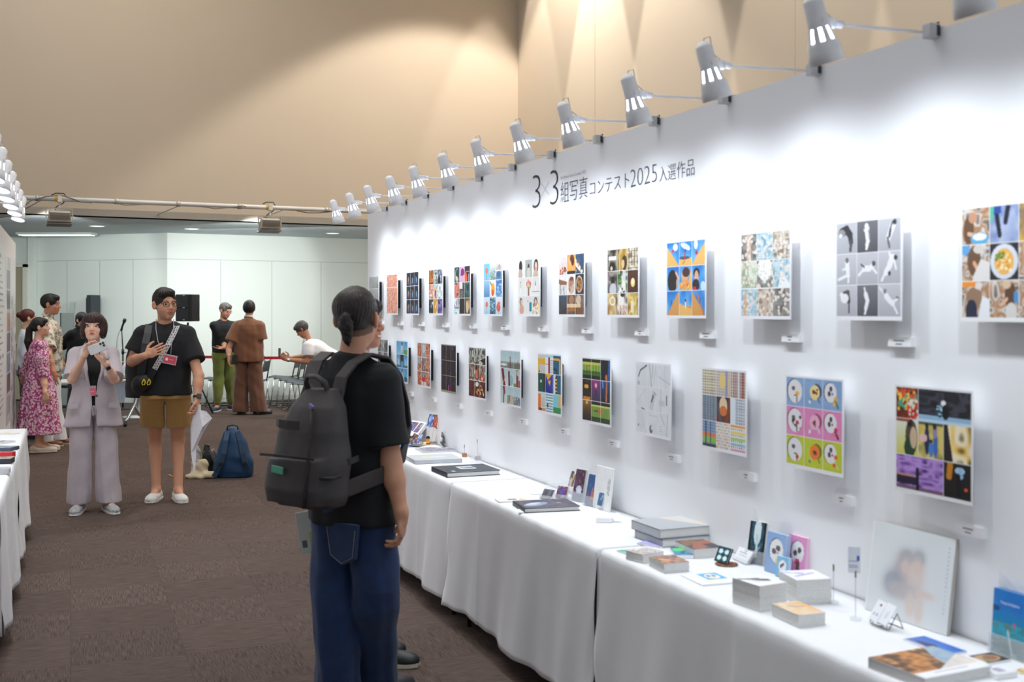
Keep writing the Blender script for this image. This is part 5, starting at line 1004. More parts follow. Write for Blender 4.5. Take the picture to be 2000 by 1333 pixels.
# ================================================================ soft shapes: distance fields turned into smooth meshes
def v3(p): return np.array(p, np.float32)
class Sdf:
    def __init__(s): s.ops = []
    def _p(s, fn, lo, hi, k, op): s.ops.append((op, fn, np.minimum(lo, hi), np.maximum(lo, hi), k)); return s
    def cap(s, a, b, ra, rb=None, k=.015, op='u'):
        a, b = v3(a), v3(b); rb = ra if rb is None else rb; ab = b-a; L = float(ab@ab)+1e-9; rm = max(ra, rb)
        def f(X, Y, Z):
            x, y, z = X-a[0], Y-a[1], Z-a[2]; t = np.clip((x*ab[0]+y*ab[1]+z*ab[2])/L, 0, 1)
            return np.sqrt((x-t*ab[0])**2+(y-t*ab[1])**2+(z-t*ab[2])**2)-(ra+(rb-ra)*t)
        return s._p(f, np.minimum(a, b)-rm, np.maximum(a, b)+rm, k, op)
    def cone(s, a, b, ra, rb, k=.012, op='u', sq=1.0, up=(1,0,0)):      # flat-ended, section flattened by sq along up
        a, b = v3(a), v3(b); ab = b-a; L = float(np.linalg.norm(ab)); u = ab/L; rm = max(ra, rb)*max(1, sq, 1/sq)
        e1 = v3(up)-u*float(v3(up)@u); e1 /= np.linalg.norm(e1)+1e-9; e2 = np.cross(u, e1)
        def f(X, Y, Z):
            x, y, z = X-a[0], Y-a[1], Z-a[2]; t = x*u[0]+y*u[1]+z*u[2]
            p = (x*e1[0]+y*e1[1]+z*e1[2])/sq; q = (x*e2[0]+y*e2[1]+z*e2[2])
            r = np.sqrt(p*p+q*q); tt = np.clip(t/L, 0, 1); return np.maximum(r-(ra+(rb-ra)*tt), np.maximum(-t, t-L))
        return s._p(f, np.minimum(a, b)-rm, np.maximum(a, b)+rm, k, op)
    def ell(s, c, r, R=None, k=.02, op='u'):
        c, r = v3(c), v3(r); M = np.array(R, np.float32) if R is not None else None; rm = float(r.max())
        ext = np.full(3, rm) if M is not None else r
        def f(X, Y, Z):
            x, y, z = X-c[0], Y-c[1], Z-c[2]
            if M is not None: x, y, z = (x*M[0,0]+y*M[1,0]+z*M[2,0], x*M[0,1]+y*M[1,1]+z*M[2,1], x*M[0,2]+y*M[1,2]+z*M[2,2])
            k0 = np.sqrt((x/r[0])**2+(y/r[1])**2+(z/r[2])**2); k1 = np.sqrt((x/r[0]**2)**2+(y/r[1]**2)**2+(z/r[2]**2)**2)+1e-6
            return k0*(k0-1)/k1
        return s._p(f, c-ext, c+ext, k, op)
    def box(s, c, h, R=None, r=.01, k=.01, op='u'):
        c, h = v3(c), v3(h); M = np.array(R, np.float32) if R is not None else np.eye(3, dtype=np.float32); ext = np.full(3, float(np.linalg.norm(h)))
        def f(X, Y, Z):
            x, y, z = X-c[0], Y-c[1], Z-c[2]
            x, y, z = (x*M[0,0]+y*M[1,0]+z*M[2,0], x*M[0,1]+y*M[1,1]+z*M[2,1], x*M[0,2]+y*M[1,2]+z*M[2,2])
            q = [np.abs(v)-(h[i]-r) for i, v in enumerate((x, y, z))]
            return np.sqrt(sum(np.maximum(v, 0)**2 for v in q))+np.minimum(np.maximum(np.maximum(q[0], q[1]), q[2]), 0)-r
        return s._p(f, c-ext, c+ext, k, op)
    def loft(s, keys, R=None, piv=(0,0,0), k=.02, op='u', n=2.0, wav=0, nw=9, ph=0, wz=None):
        """keys (z, cx, cy, rx, ry) in a frame turned by R about piv; wav: folds growing towards the last key"""
        K = np.array(sorted(keys), np.float32); M = np.array(R, np.float32) if R is not None else None; pv = v3(piv)
        z0, z1 = K[0, 0], K[-1, 0]; lowfirst = keys[0][0] > keys[-1][0]
        P = []
        for q in K:
            for sx in (-1, 1):
                for sy in (-1, 1):
                    w_ = v3((q[1]+sx*q[3]*1.1, q[2]+sy*q[4]*1.1, q[0])); P.append((M@w_ if M is not None else w_)+pv)
        P = np.array(P)
        def f(X, Y, Z):
            x, y, z = X-pv[0], Y-pv[1], Z-pv[2]
            if M is not None: x, y, z = (x*M[0,0]+y*M[1,0]+z*M[2,0], x*M[0,1]+y*M[1,1]+z*M[2,1], x*M[0,2]+y*M[1,2]+z*M[2,2])
            I = lambda c: np.interp(z, K[:, 0], K[:, c]).astype(np.float32)
            rx, ry = I(3), I(4); dx, dy = x-I(1), y-I(2)
            if n == 2: rr = np.sqrt((dx/rx)**2+(dy/ry)**2)
            else: rr = (np.abs(dx/rx)**n+np.abs(dy/ry)**n)**(1/n)
            if wav:
                tt = np.clip((z1-z)/(z1-z0), 0, 1) if lowfirst else np.clip((z-z0)/(z1-z0), 0, 1)
                a = np.arctan2(dy, dx); rr = rr-wav*tt*(np.sin(a*nw+ph+2*tt)+.6*np.sin(a*(nw*1.7)+ph*2-3*tt))
            return np.maximum((rr-1)*np.minimum(rx, ry), np.maximum(z0-z, z-z1))
        return s._p(f, P.min(0), P.max(0), k, op)
    def limb(s, a, b, keys, k=.03, sq=1.0):      # keys (distance along a->b, radius)
        a, b = Vector(a), Vector(b); R = (b-a).to_track_quat('Z', 'Y').to_matrix()
        return s.loft([(t, 0, 0, r, r*sq) for t, r in keys], R, a, k=k)
    def half(s, n, d, lo, hi, k=.005):      # keep the side where n.p < d, inside the box lo..hi
        n = v3(n); n = n/np.linalg.norm(n)
        return s._p(lambda X, Y, Z: -(n[0]*X+n[1]*Y+n[2]*Z-d), v3(lo), v3(hi), k, 's')
    def mesh(s, h, fold=None, pad=.012):
        us = [o for o in s.ops if o[0] == 'u']
        lo = np.min([o[2] for o in us], 0)-pad-2*h; hi = np.max([o[3] for o in us], 0)+pad+2*h
        N = np.ceil((hi-lo)/h).astype(int)+1; ax = [(lo[i]+h*np.arange(N[i])).astype(np.float32) for i in range(3)]
        Fd = np.full(N, .08, np.float32)
        for op, fn, a, b, k in s.ops:
            m = k+pad+3*h
            i0 = np.clip(((a-m-lo)/h).astype(int), 0, N-1); i1 = np.clip(((b+m-lo)/h).astype(int)+2, 1, N)
            if (i1 <= i0).any(): continue
            sl = tuple(slice(i0[i], i1[i]) for i in range(3))
            d = fn(ax[0][sl[0]][:, None, None], ax[1][sl[1]][None, :, None], ax[2][sl[2]][None, None, :]).astype(np.float32)
            cur = Fd[sl]; d = np.broadcast_to(d, cur.shape)
            if op == 'u':
                q = np.clip(.5+.5*(d-cur)/k, 0, 1); new = d*(1-q)+cur*q-k*q*(1-q)
            elif op == 's':
                e = -d; q = np.clip(.5-.5*(e-cur)/k, 0, 1); new = e*(1-q)+cur*q+k*q*(1-q); new = np.where(q >= 1, cur, new)
                new = np.maximum(cur, e)+np.where(np.abs(e-cur) < k, (k-np.abs(e-cur))**2/(4*k), 0)
            Fd[sl] = new
        if fold is not None:
            act = np.abs(Fd) < .03; ii = np.nonzero(act)
            Fd[ii] += fold(ax[0][ii[0]], ax[1][ii[1]], ax[2][ii[2]]).astype(np.float32)
        return nets(Fd, lo, h)
def nets(Fd, lo, h):
    S_ = Fd < 0; c = S_[:-1, :-1, :-1].astype(np.int8)
    tot = np.zeros(c.shape, np.int8)
    for dx in (0, 1):
        for dy in (0, 1):
            for dz in (0, 1): tot += S_[dx:dx+c.shape[0], dy:dy+c.shape[1], dz:dz+c.shape[2]]
    I = np.argwhere((tot > 0) & (tot < 8)); idx = np.full(c.shape, -1, np.int32); idx[tuple(I.T)] = np.arange(len(I))
    val = {}
    for dx in (0, 1):
        for dy in (0, 1):
            for dz in (0, 1): val[dx, dy, dz] = Fd[I[:, 0]+dx, I[:, 1]+dy, I[:, 2]+dz]
    acc = np.zeros((len(I), 3)); cnt = np.zeros(len(I))
    cs = list(val)
    for a in cs:
        for b in cs:
            df = [b[i]-a[i] for i in range(3)]
            if sorted(df) != [0, 0, 1]: continue
            va, vb = val[a], val[b]; m = (va < 0) != (vb < 0); t = np.where(m, va/(va-vb+1e-12), 0)
            p = np.array(a)[None, :]+t[:, None]*np.array(df)[None, :]; acc += p*m[:, None]; cnt += m
    V = lo+h*(I+acc/cnt[:, None])
    Q = []
    n = Fd.shape
    for axn in range(3):
        o1, o2 = (axn+1) % 3, (axn+2) % 3
        sa = [slice(None)]*3; sb = [slice(None)]*3; sa[axn] = slice(0, n[axn]-1); sb[axn] = slice(1, n[axn])
        A_, B_ = S_[tuple(sa)], S_[tuple(sb)]; E = np.argwhere(A_ != B_)
        E = E[(E[:, o1] > 0) & (E[:, o2] > 0) & (E[:, o1] < n[o1]-1) & (E[:, o2] < n[o2]-1)]
        ins = A_[tuple(E.T)]
        def g(d1, d2):
            q = E.copy(); q[:, o1] -= d1; q[:, o2] -= d2; return idx[tuple(q.T)]
        q = np.stack([g(0, 0), g(1, 0), g(1, 1), g(0, 1)], 1); q[~ins] = q[~ins][:, ::-1]; Q.append(q)
    Q = np.vstack(Q); Q = Q[(Q >= 0).all(1)]
    return V, Q
def soft(name, sdf, h, m, parent, fold=None, col=None, label=None, relax=1):
    V, Q = sdf.mesh(h, fold)
    for _ in range(relax):            # light smoothing
        A_ = np.zeros_like(V); n = np.zeros(len(V))
        for i in range(4):
            np.add.at(A_, Q[:, i], V[Q[:, (i+1) % 4]]+V[Q[:, (i+3) % 4]]); np.add.at(n, Q[:, i], 2)
        V = V*.5+.5*A_/np.maximum(n, 1)[:, None]
    C = col(V) if col is not None else None
    return npmesh(name, V, Q, C, m, parent, smooth=True, label=label, pervert=True)
def folds(amp, f=14, seed=0, vert=.35):
    r = np.random.RandomState(seed); a = r.rand(9)*6.28
    def g(X, Y, Z):
        w_ = 1.3*np.sin(X*9+a[0])+1.1*np.sin(Y*8+a[1]); 
        return amp*(.6*np.sin(Z*f+w_*1.6+a[2]+X*f*vert)+.5*np.sin(X*f*1.1+Z*f*vert+a[3]+np.sin(Z*5+a[5]))*np.sin(Y*f*.8+a[4]+Z*3)+.35*np.sin(Z*f*2.3+X*f*1.4+a[6]+w_))
    return g

# ================================================================ the far end of the hall
CHROME = mat('chrome', (205,208,212), .18, 1, noise=0); BLK = mat('black_plastic', (30,32,36), .45); BLK2 = mat('black_mesh', (40,43,48), .7, noise=.25, nscale=220)
PIPEM = mat('painted_pipe', (214,212,206), .4, noise=.08, nscale=3)
# lighting pipe in front of the bulkhead
PA, PB = Vector((-7.6, 14.9-.0, 3.10)), None
def pipe_pt(x, z=3.10, y0=384.5, sl=.0405): Y = (z-CAMZ)*F/(608-(y0+sl*x)); return px(x, y0+sl*x, Y)
pl = thing('lighting_pipe', 'long white steel pipe hung in front of the beige upper wall', 'pipe', pipe_pt(300))
o0 = pl.location
MB().cyl(pipe_pt(-260)-o0, pipe_pt(900)-o0, .032, n=16).build('pipe', PIPEM, pl, smooth=True)
mb = MB()
for x in (75, 230, 350, 470, 640): mb.cyl(pipe_pt(x)-o0-(pipe_pt(x+6)-pipe_pt(x)), pipe_pt(x+2)-o0, .040, n=16)
mb.build('pipe_couplings', mat('coupling', (190,186,178), .4, .3), pl, smooth=True)
bn = Vector((.449, -.893, 0))
for x in (85, 355, 560):
    p = pipe_pt(x); dist = (p-Vector((B1[0], B1[1], 3.1))).dot(bn)
    MB().cyl(p-o0, p-o0-bn*dist*.985+Vector((-.18, -.09, -.10)), .012, n=8).build('bracket', PIPEM, pl, smooth=True)
CAB = mat('black_cable', (40,38,38), .6); CABG = mat('grey_cable', (120,114,106), .6); YT = mat('yellow_tape', (225,170,50), .6)
def pc(x, y, z=3.1): Y = pipe_pt(x).y-.05; return px(x, y, Y)
for nm, pts, r, m_, lab in (('cable', [(0,425),(30,420),(45,405),(60,392),(90,384),(120,382),(140,388),(160,395),(180,396)], .008, CABG, 'thin grey cable looping along the left part of the pipe'),
        ('cable', [(220,396),(245,401),(270,400),(285,399)], .006, CABG, 'short sagging cable under the middle of the pipe'), ('cable', [(395,404),(420,408),(455,405),(475,402),(480,404)], .006, CABG, 'sagging cable on the pipe left of the right floodlight'),
        ('cable', [(580,412),(600,416),(625,416),(645,413)], .006, CAB, 'dark sagging cable right of the right floodlight')):
    P = [pc(*p) for p in pts]; t = MB().tube([p-P[0] for p in P], r, 6).build(nm, m_, smooth=True); t.location = P[0]; tag(t, lab, 'cable')
FLD = mat('floodlight_grey', (186,178,166), .5, noise=.06, nscale=20); FL2 = mat('floodlight_dark', (120,112,104), .5)
def floodlight(x, lab, s=1):
    p = pipe_pt(x); yaw = .47; t = thing('floodlight', lab, 'floodlight', p, yaw, 'floodlights on the pipe')
    mb = MB(); mb.box((0, -.012, 0), (.055, .1, .085)); mb.cyl((0, -.01, -.04), (0, -.01, -.12), .012); mb.build('clamp', PIPEM, t, bevel=.004)
    mb = MB(); mb.box((0, 0, -.13), (.33, .03, .012)); mb.box((-.165, 0, -.19), (.012, .03, .13)); mb.box((.165, 0, -.19), (.012, .03, .13)); mb.build('yoke', FLD, t)
    R = Rx(-.5)
    hs = MB(); hs.rings([[(-.13,-.085,.06), (.13,-.085,.06), (.13,.02,.085), (-.13,.02,.085)], [(-.15,-.085,-.06), (.15,-.085,-.06), (.15,.085,-.10), (-.15,.085,-.10)]], (0, 0, -.235), Rx(.15)); h_ = hs.build('housing', FLD, t, bevel=.006)
    mb = MB()
    for k in range(7): mb.box((0, -.092, -.19-.014*k), (.26, .012, .004))
    mb.build('cooling_fins', FL2, t); MB().box((0, .02, -.345), (.31, .19, .008), Rx(-.15)).build('glass_frame', FL2, t)
    MB().tube([(.0, .02, -.2), (-.06, .03, -.13), (-.02, .0, -.09), (.05, .04, -.05), (.10, .04, .02), (.06, .03, .08), (-.04, .02, .08), (-.1, .02, .05)], .007, 6).build('cord', CAB, t, smooth=True)
    MB().lathe([(.035, 0), (.035, .05)], (-.06, 0, .0), Ry(PI/2), 14).build('yellow_tape', YT, t)
    l = bpy.data.lights.new('flood_lamp', 'SPOT'); l.energy = 210*s; l.color = (.97, 1, 1); l.spot_size = math.radians(60); l.spot_blend = .3; l.shadow_soft_size = .07
    lo = bpy.data.objects.new('flood_lamp', l); COL.objects.link(lo); lo.parent = t; lo.location = (0, .14, -.335); lo.rotation_euler = (math.radians(80), 0, 0)
    return t
floodlight(116, 'grey floodlight clamped on the left part of the pipe'); floodlight(527, 'grey floodlight clamped on the pipe near the white wall', 1.0)
# lamps set in the low ceiling
DIS = mat('lamp_disc', (235,245,245), .4, noise=0, emis=1.6)
for i, (x, y, lab) in enumerate([(374, 447, 'small round ceiling downlight left of the right floodlight'), (516, 452, 'small round ceiling downlight under the right floodlight'), (650, 456, 'small round ceiling downlight at the far right'), (190, 442, 'small round ceiling downlight right of the left floodlight')]):
    p = onplane(x, y, SOF); t = thing('ceiling_downlight', lab, 'downlight', (p.x, p.y, SOF), 0, 'round downlights in the low ceiling')
    MB().lathe([(.11, -.006), (.13, -.006), (.13, -.0005), (.11, -.0005)], n=24, caps=False).build('trim_ring', PIPEM, t, smooth=True); MB().lathe([(.0001, -.003), (.11, -.003)], n=24, caps=False).build('diffuser', DIS, t)
p = onplane(111, 455, SOF); t = thing('ceiling_strip_light', 'long fluorescent strip light in the low ceiling, above the left people', 'ceiling light', (p.x, p.y, SOF), 0)
MB().box((0, 0, -.02), (1.3, .28, .038)).build('frame', PIPEM, t); MB().box((0, -.07, -.045), (1.24, .07, .012)).box((0, .07, -.045), (1.24, .07, .012)).build('tubes', mat('tube_glow', (225,240,240), .4, noise=0, emis=1.2), t)

# loudspeaker on a tripod
b = px(367, 812, 17.4); b = onplane(367, 808, 0)
t = thing('speaker_stand', 'black tripod stand under the loudspeaker', 'speaker stand', b)
MB().cyl((0, 0, .45), (0, 0, 1.42), .016).build('pole', BLK, t, smooth=True); MB().cyl((0, 0, .78), (0, 0, .88), .028).build('collar', BLK, t, smooth=True); MB().cyl((0, 0, .38), (0, 0, .46), .026).build('lower_collar', BLK, t)
for k in range(3):
    a_ = -.35+2*PI*k/3; d = Vector((math.cos(a_), math.sin(a_), 0)); MB().cyl(Vector((0, 0, .82))+d*.02, d*.46+Vector((0, 0, .014)), .012).build('leg', BLK, t, smooth=True); MB().cyl(d*.20+Vector((0, 0, .46)), Vector((0, 0, .42)), .007).build('brace', BLK, t)
t = thing('loudspeaker', 'black loudspeaker box standing on the tripod by the white wall', 'loudspeaker', b+Vector((0, 0, 1.42)), -.35)
cb = MB(); cb.rings([[(-.12,-.14,z), (.12,-.14,z), (.15,-.11,z), (.13,.13,z), (-.13,.13,z), (-.15,-.11,z)] for z in (.02, .44)]); cb.build('cabinet', BLK, t, bevel=.01)
gr = MB(); gr.box((-.0, -.143, .33), (.22, .008, .19)); gr.box((0, -.143, .125), (.22, .008, .17)); gr.build('grille', BLK2, t, bevel=.004)
[MB().box((.03, -.148, z), (.035, .004, .010)).build('badge', mat('badge_silver', (215,215,215), .4, .5), t) for z in (.42, .232, .045)]
mb = MB(); [mb.cyl((-.136, y_, z_), (-.150, y_, z_), r_) for y_, z_, r_ in ((-.03,.38,.018), (.0,.30,.022), (-.02,.14,.02), (.04,.2,.015), (.03,.09,.03))]; mb.build('side_sockets', mat('side_metal', (120,122,126), .4, .6), t)

# microphone on a stand
b = onplane(240, 800, 0); t = thing('microphone_stand', 'dark microphone stand with a straight pole by the pale wall', 'microphone stand', b)
MB().lathe([(.0001, 0), (.13, 0), (.13, .012), (.02, .03), (.0001, .03)], n=28).build('base', BLK, t, smooth=True); MB().cyl((0, 0, .02), (0, 0, .98), .014).cyl((0, 0, .98), (-.02, 0, 1.30), .009).build('pole', BLK, t, smooth=True)
MB().cyl((0, 0, .90), (0, 0, .98), .022).cyl((.01, 0, .93), (.06, -.02, .92), .006).build('height_collar', BLK, t, smooth=True)
top = b+Vector((-.02, 0, 1.30)); MB().cyl((-.02, 0, 1.29), (-.01, -.01, 1.34), .016).build('clip', BLK, t)
mc = thing('microphone', 'black handheld microphone tilted in its stand', 'microphone', top); MB().lathe([(.0001, 0), (.012, 0), (.017, .14), (.018, .15), (.027, .165), (.030, .19), (.024, .215), (.0001, .222)], (-.015, 0, -.02), Ry(.42)@Rx(.2), 18).build('microphone_body', BLK, mc, smooth=True)
MB().tube([(-.02, 0, -.01), (-.05, .01, -.06), (-.085, .02, -.2), (-.10, .03, -.7), (-.09, .03, -1.28)], .005, 6).build('cable', CABG, mc, smooth=True)

# flip-top tables
TOPW = mat('table_white', (226,228,226), .4); SILM = mat('silver_leg', (176,182,190), .35, .7); PNL = mat('panel_blue_grey', (168,182,196), .5)
def fliptable(cx, cy, rz, lab, w_=1.5, panel=True):
    t = thing('office_table', lab, 'table', (cx, cy, 0), rz, 'flip-top tables at the far end')
    MB().rbox((0, 0, .71), (w_, .6, .028), .02).build('table_top', TOPW, t)
    for sx in (-1, 1):
        x = sx*(w_/2-.16); l = MB(); l.tube([(x, -.26, .075), (x, -.20, .10), (x, .04, .30), (x, .10, .42), (x, .08, .69)], [.018, .022, .026, .026, .022], 8); l.tube([(x, .02, .28), (x, .14, .16), (x, .26, .075)], .018, 8); lg = l.build('leg', SILM, t, smooth=True)
        for yy in (-.26, .26): MB().cyl((x-.012, yy, .032), (x+.012, yy, .032), .032, n=16).build('caster', BLK, lg, smooth=True)
    MB().cyl((-(w_/2-.16), .1, .64), (w_/2-.16, .1, .64), .02).build('beam', SILM, t, smooth=True)
    if panel: MB().box((0, -.22, .50), (w_-.36, .012, .34), Rx(-.12)).build('modesty_panel', PNL, t)
    return t
p = onplane(203, 731, .725); fliptable(p.x, p.y+.2, -.12, 'white flip-top table with a blue grey front panel behind the woman with the phone', 1.05)
p = onplane(150, 745, .725); fliptable(p.x, p.y+.15, .05, 'white flip-top table with silver wheeled legs behind the pink dress', .95, False)
for x, y, kind, lab in ((243, 731, 'bottle', 'white and pink pump bottle on the panelled table'), (250, 731, 'box', 'teal patterned tissue box on the panelled table'), (121, 742, 'tube', 'slim teal and grey bottle on the left flip-top table'), (112, 742, 'device', 'small black device on the left flip-top table')):
    q = onplane(x, y-1, .7255)
    if kind == 'bottle':
        t = thing('pump_bottle', lab, 'bottle', q); MB().lathe([(.0001, 0), (.034, 0), (.036, .01), (.036, .10), (.014, .125), (.014, .135), (.0001, .135)], n=18).build('bottle_body', mat('pinkish_white', (230,214,228), .4, noise=.08, nscale=40), t, smooth=True); MB().cyl((0,0,.135), (0,0,.16), .008).box((-.01, 0, .163), (.04, .014, .010)).build('pump', CARDW, t)
    elif kind == 'box':
        t = thing('tissue_box', lab, 'box', q); painted('box_front', cvn(14, 14, (120,200,205), (230,240,240), (90,170,190), seed=2, sc=5), .10, .09, t, c=(0, -.055, .046)); MB().box((0, 0, .046), (.10, .108, .09)).build('box_body', mat('teal_box', (140,205,208), .5), t)
    elif kind == 'tube':
        t = thing('slim_bottle', lab, 'bottle', q); MB().lathe([(.0001, 0), (.022, 0), (.022, .07)], n=14).build('lower_body', mat('teal_plastic', (130,185,175), .4), t, smooth=True); MB().lathe([(.022, .07), (.021, .13), (.012, .145), (.0001, .145)], n=14).build('upper_body', mat('mauve_grey', (150,140,150), .4), t, smooth=True)
    else:
        t = thing('telephone', lab, 'device', q); MB().box((0, 0, .02), (.14, .1, .035)).build('device_body', BLK, t, bevel=.006); MB().tube([(.0,.04,.03), (-.05,.06,.1), (-.12,.05,.12), (-.16,.02,.04)], .004, 6).build('cord', BLK, t)
# two display screens seen obliquely
q = onplane(150, 792, 0); t = thing('monitor_on_stand', 'tall dark flat monitor on a pole, turned sideways behind the man in black', 'monitor', q+Vector((.10, .50, 0)), 1.22)
MB().box((0, 0, 1.70), (.24, .10, .36), Ry(.0)).build('screen_housing', mat('monitor_dark', (46,54,60), .4), t, bevel=.01); MB().box((0, .07, 1.70), (.16, .06, .26)).build('back_cover', mat('monitor_dark2', (36,40,46), .5), t, bevel=.01)
MB().cyl((0, .0, .03), (0, .0, 1.53), .03).build('pole', BLK, t); MB().lathe([(.0001, 0), (.2, 0), (.2, .02), (.03, .04)], n=28).build('base', BLK, t)
q = onplane(138, 795, 0); t = thing('equipment_rack', 'grey upright panel with cables left of the man in black', 'rack', q+Vector((-.05, 0, 0)), .15)
MB().box((0, 0, .80), (.20, .06, 1.54)).build('panel', mat('rack_grey', (128,136,134), .5), t, bevel=.005); MB().box((-.105, 0, .8), (.015, .07, 1.54)).build('edge_strip', BLK, t)
MB().rings([[(.0,-.02,1.55), (.11,-.02,1.55), (.11,.02,1.55), (.0,.02,1.55)], [(.05,-.02,1.75), (.12,-.02,1.75), (.12,.02,1.75), (.05,.02,1.75)]]).build('wedge', mat('rack_grey2', (150,160,156), .5), t); MB().tube([(-.12, -.03, 1.2), (-.16, -.05, 1.0), (-.11, -.05, .8), (-.17, -.05, .6), (-.12, -.03, .4)], .008, 6).build('cables', CAB, t, smooth=True)
MB().box((0, .0, .015), (.4, .5, .03)).build('foot', BLK, t)
q = onplane(296, 790, 0); t = thing('round_base_stand', 'white round floor base with a steel column behind the man in shorts', 'stand', onplane(271, 815, 0)); MB().lathe([(.0001, 0), (.24, 0), (.24, .008), (.03, .02), (.0001, .02)], n=32).build('base', PIPEM, t, smooth=True); MB().cyl((0, 0, .018), (0, 0, .62), .022).build('column', SILM, t, smooth=True)

# stacking chairs along the wall: nested in rows
SEATM = mat('chair_dark_shell', (62,68,74), .45)
def make_chair():
    t = thing('stacking_chair', 'dark shell stacking chair', 'chair')      # faces -x (seat front to the left), width along y
    prof = [(-.22, .455), (-.20, .465), (-.10, .455), (.05, .448), (.17, .455), (.20, .47)]
    mb = MB(); mb.rings([[(x, -.225+.0*i, z), (x, .225, z), (x, .225, z-.014), (x, -.225, z-.014)] for i, (x, z) in enumerate(prof)]); mb.build('seat', SEATM, t, bevel=.004)
    mb = MB(); mb.rings([[(x, -.21, z), (x, .21, z), (x+.012, .21, z), (x+.012, -.21, z)] for x, z in ((.225, .60), (.245, .68), (.265, .78))]); mb.build('backrest', SEATM, t, bevel=.004)
    for sy in (-1, 1):
        y = sy*.235; MB().tube([(.275, y*.93, .80), (.235, y*.95, .6), (.205, y, .44)], .011, 8).build('back_post', SEATM, t, smooth=True)
        MB().tube([(.205, y, .45), (.26, y, .012), (.245, y, .008), (-.245, y, .008), (-.26, y, .016), (-.20, y, .44)], .0075, 8).build('leg_frame', CHROME, t, smooth=True)
    [MB().cyl((x_, -.235, z_), (x_, .235, z_), .007).build('cross_bar', CHROME, t, smooth=True) for x_, z_ in ((-.2, .44), (.2, .44), (-.245, .009))]
    return t
ch0 = make_chair(); n_ = 0
pos = ['farthest', 'second', 'third', 'fourth', 'nearest']
for (k, x0, y0, sx_, sy_, grp, lab) in ((5, -4.02, 19.98, .19, -.475, 'chairs in the right row by the wall', 'dark stacking chair of the row behind the man in white, %s one'), (3, -5.05, 19.5, .25, -.48, 'chairs in the left row by the wall', 'dark stacking chair of the row behind the green trousers, %s one')):
    for i in range(k):
        t = ch0 if n_ == 0 else copy_tree(ch0); n_ += 1; nm = pos[i] if i < k-1 else 'nearest'
        t.location = (x0+sx_*i+(.25 if k == 3 and i == 2 else 0), y0+sy_*i+(.21 if k == 3 and i == 2 else 0), 0); t.rotation_euler = (0, 0, .0); t['label'] = lab % nm; t['group'] = grp
# belt barrier
def belt(a, b, lab):
    q = thing('barrier_belt', lab, 'belt', a, 0, 'red barrier belts'); MB().strap([(0, 0, 0), (b-a)*.5+Vector((0, 0, -.006)), b-a], .045, .002, up=(0, -1, 0)).build('belt', mat('belt_red', (196,24,40), .6), q)
def post(x, y, lab):
    q = onplane(x, y, 0); t = thing('barrier_post', lab, 'barrier post', q, 0, 'barrier posts')
    MB().lathe([(.0001, 0), (.16, 0), (.16, .012), (.05, .03), (.0001, .03)], n=28).build('base', SILM, t, smooth=True); MB().cyl((0, 0, .02), (0, 0, .82), .032, n=18).build('post', SILM, t, smooth=True)
    MB().cyl((0, 0, .80), (0, 0, .90), .037, n=18).build('belt_head', mat('post_head', (150,158,168), .3, .6), t, smooth=True); MB().box((.045, 0, .845), (.03, .04, .075)).build('belt_slot', BLK, t); return q
q1 = post(509, 802, 'silver barrier post beside the man in brown'); q0 = post(300, 792, 'silver barrier post hidden behind the man in shorts'); q2 = post(730, 800, 'silver barrier post hidden behind the man with the backpack')
hb = Vector((0, 0, .845)); belt(q0+hb+Vector((.04, 0, 0)), q1+hb+Vector((-.04, 0, 0)), 'red belt stretched left of the silver barrier post'); belt(q1+hb+Vector((.06, 0, 0)), q2+hb+Vector((-.04, 0, 0)), 'red belt stretched right of the silver barrier post')

# bags on the carpet
NAVY = mat('navy_nylon', (22,64,104), .6, noise=.1, nscale=14, bump=.15, bscale=120); NAVY2 = mat('navy_strap', (30,62,92), .6, noise=.06)
b = onplane(450, 935, 0); t = thing('blue_backpack', 'blue backpack standing on the carpet, straps towards the viewer', 'backpack', b+Vector((0, .12, 0)), .05)
s = Sdf(); s.loft([(.0, .0, .0, .165, .115), (.06, .0, 0, .175, .13), (.2, .0, .0, .160, .125), (.34, -.01, .02, .125, .105), (.43, -.01, .03, .085, .08), (.475, -.01, .035, .04, .045)], n=2.6, wav=.03, nw=5, k=.02)
s.ell((.135, .0, .10), (.06, .08, .10), k=.03); s.ell((-.13, -.01, .09), (.06, .08, .09), k=.03)
soft('main_body', s, .009, NAVY, t, folds(.006, 20, 3))
for sx, P_ in ((-1, [(-.045, -.055, .44), (-.05, -.12, .36), (-.06, -.165, .24), (-.085, -.17, .14), (-.13, -.15, .06), (-.155, -.15, .02)]), (1, [(.05, -.055, .44), (.085, -.10, .36), (.115, -.14, .24), (.14, -.15, .14), (.16, -.13, .08)])):
    MB().strap(P_, .05, .014, up=(0, -1, .2)).build('shoulder_strap', NAVY2, t, bevel=.003)
MB().tube([(-.06, -.02, .455), (-.05, -.02, .49), (0, -.02, .502), (.04, -.02, .49), (.05, -.02, .455)], .008, 8).build('grab_handle', NAVY2, t, smooth=True)
MB().box((-.085, -.178, .15), (.045, .012, .03)).box((.135, -.16, .15), (.04, .012, .03)).build('buckles', BLK, t, bevel=.003)
b = onplane(403, 930, 0); t = thing('bottle_bag', 'black cooler bag with a lime zip leaning on the blue backpack', 'bottle bag', b+Vector((0, .04, 0)), .1)
s = Sdf(); s.loft([(.0, 0, 0, .05, .045), (.03, 0, 0, .056, .05), (.2, 0, 0, .054, .05), (.25, -.005, 0, .035, .035), (.29, -.01, 0, .022, .024)], n=2.8, k=.01); soft('bag_body', s, .006, BLK, t, folds(.002, 30, 4)); MB().tube([(-.05, -.03, .03), (-.052, -.032, .12), (-.045, -.035, .2), (-.02, -.035, .24)], .004, 6).build('lime_zip', mat('lime', (160,205,80), .5), t)
MB().cyl((-.01, 0, .27), (.0, 0, .30), .028).build('cap', DKG, t)
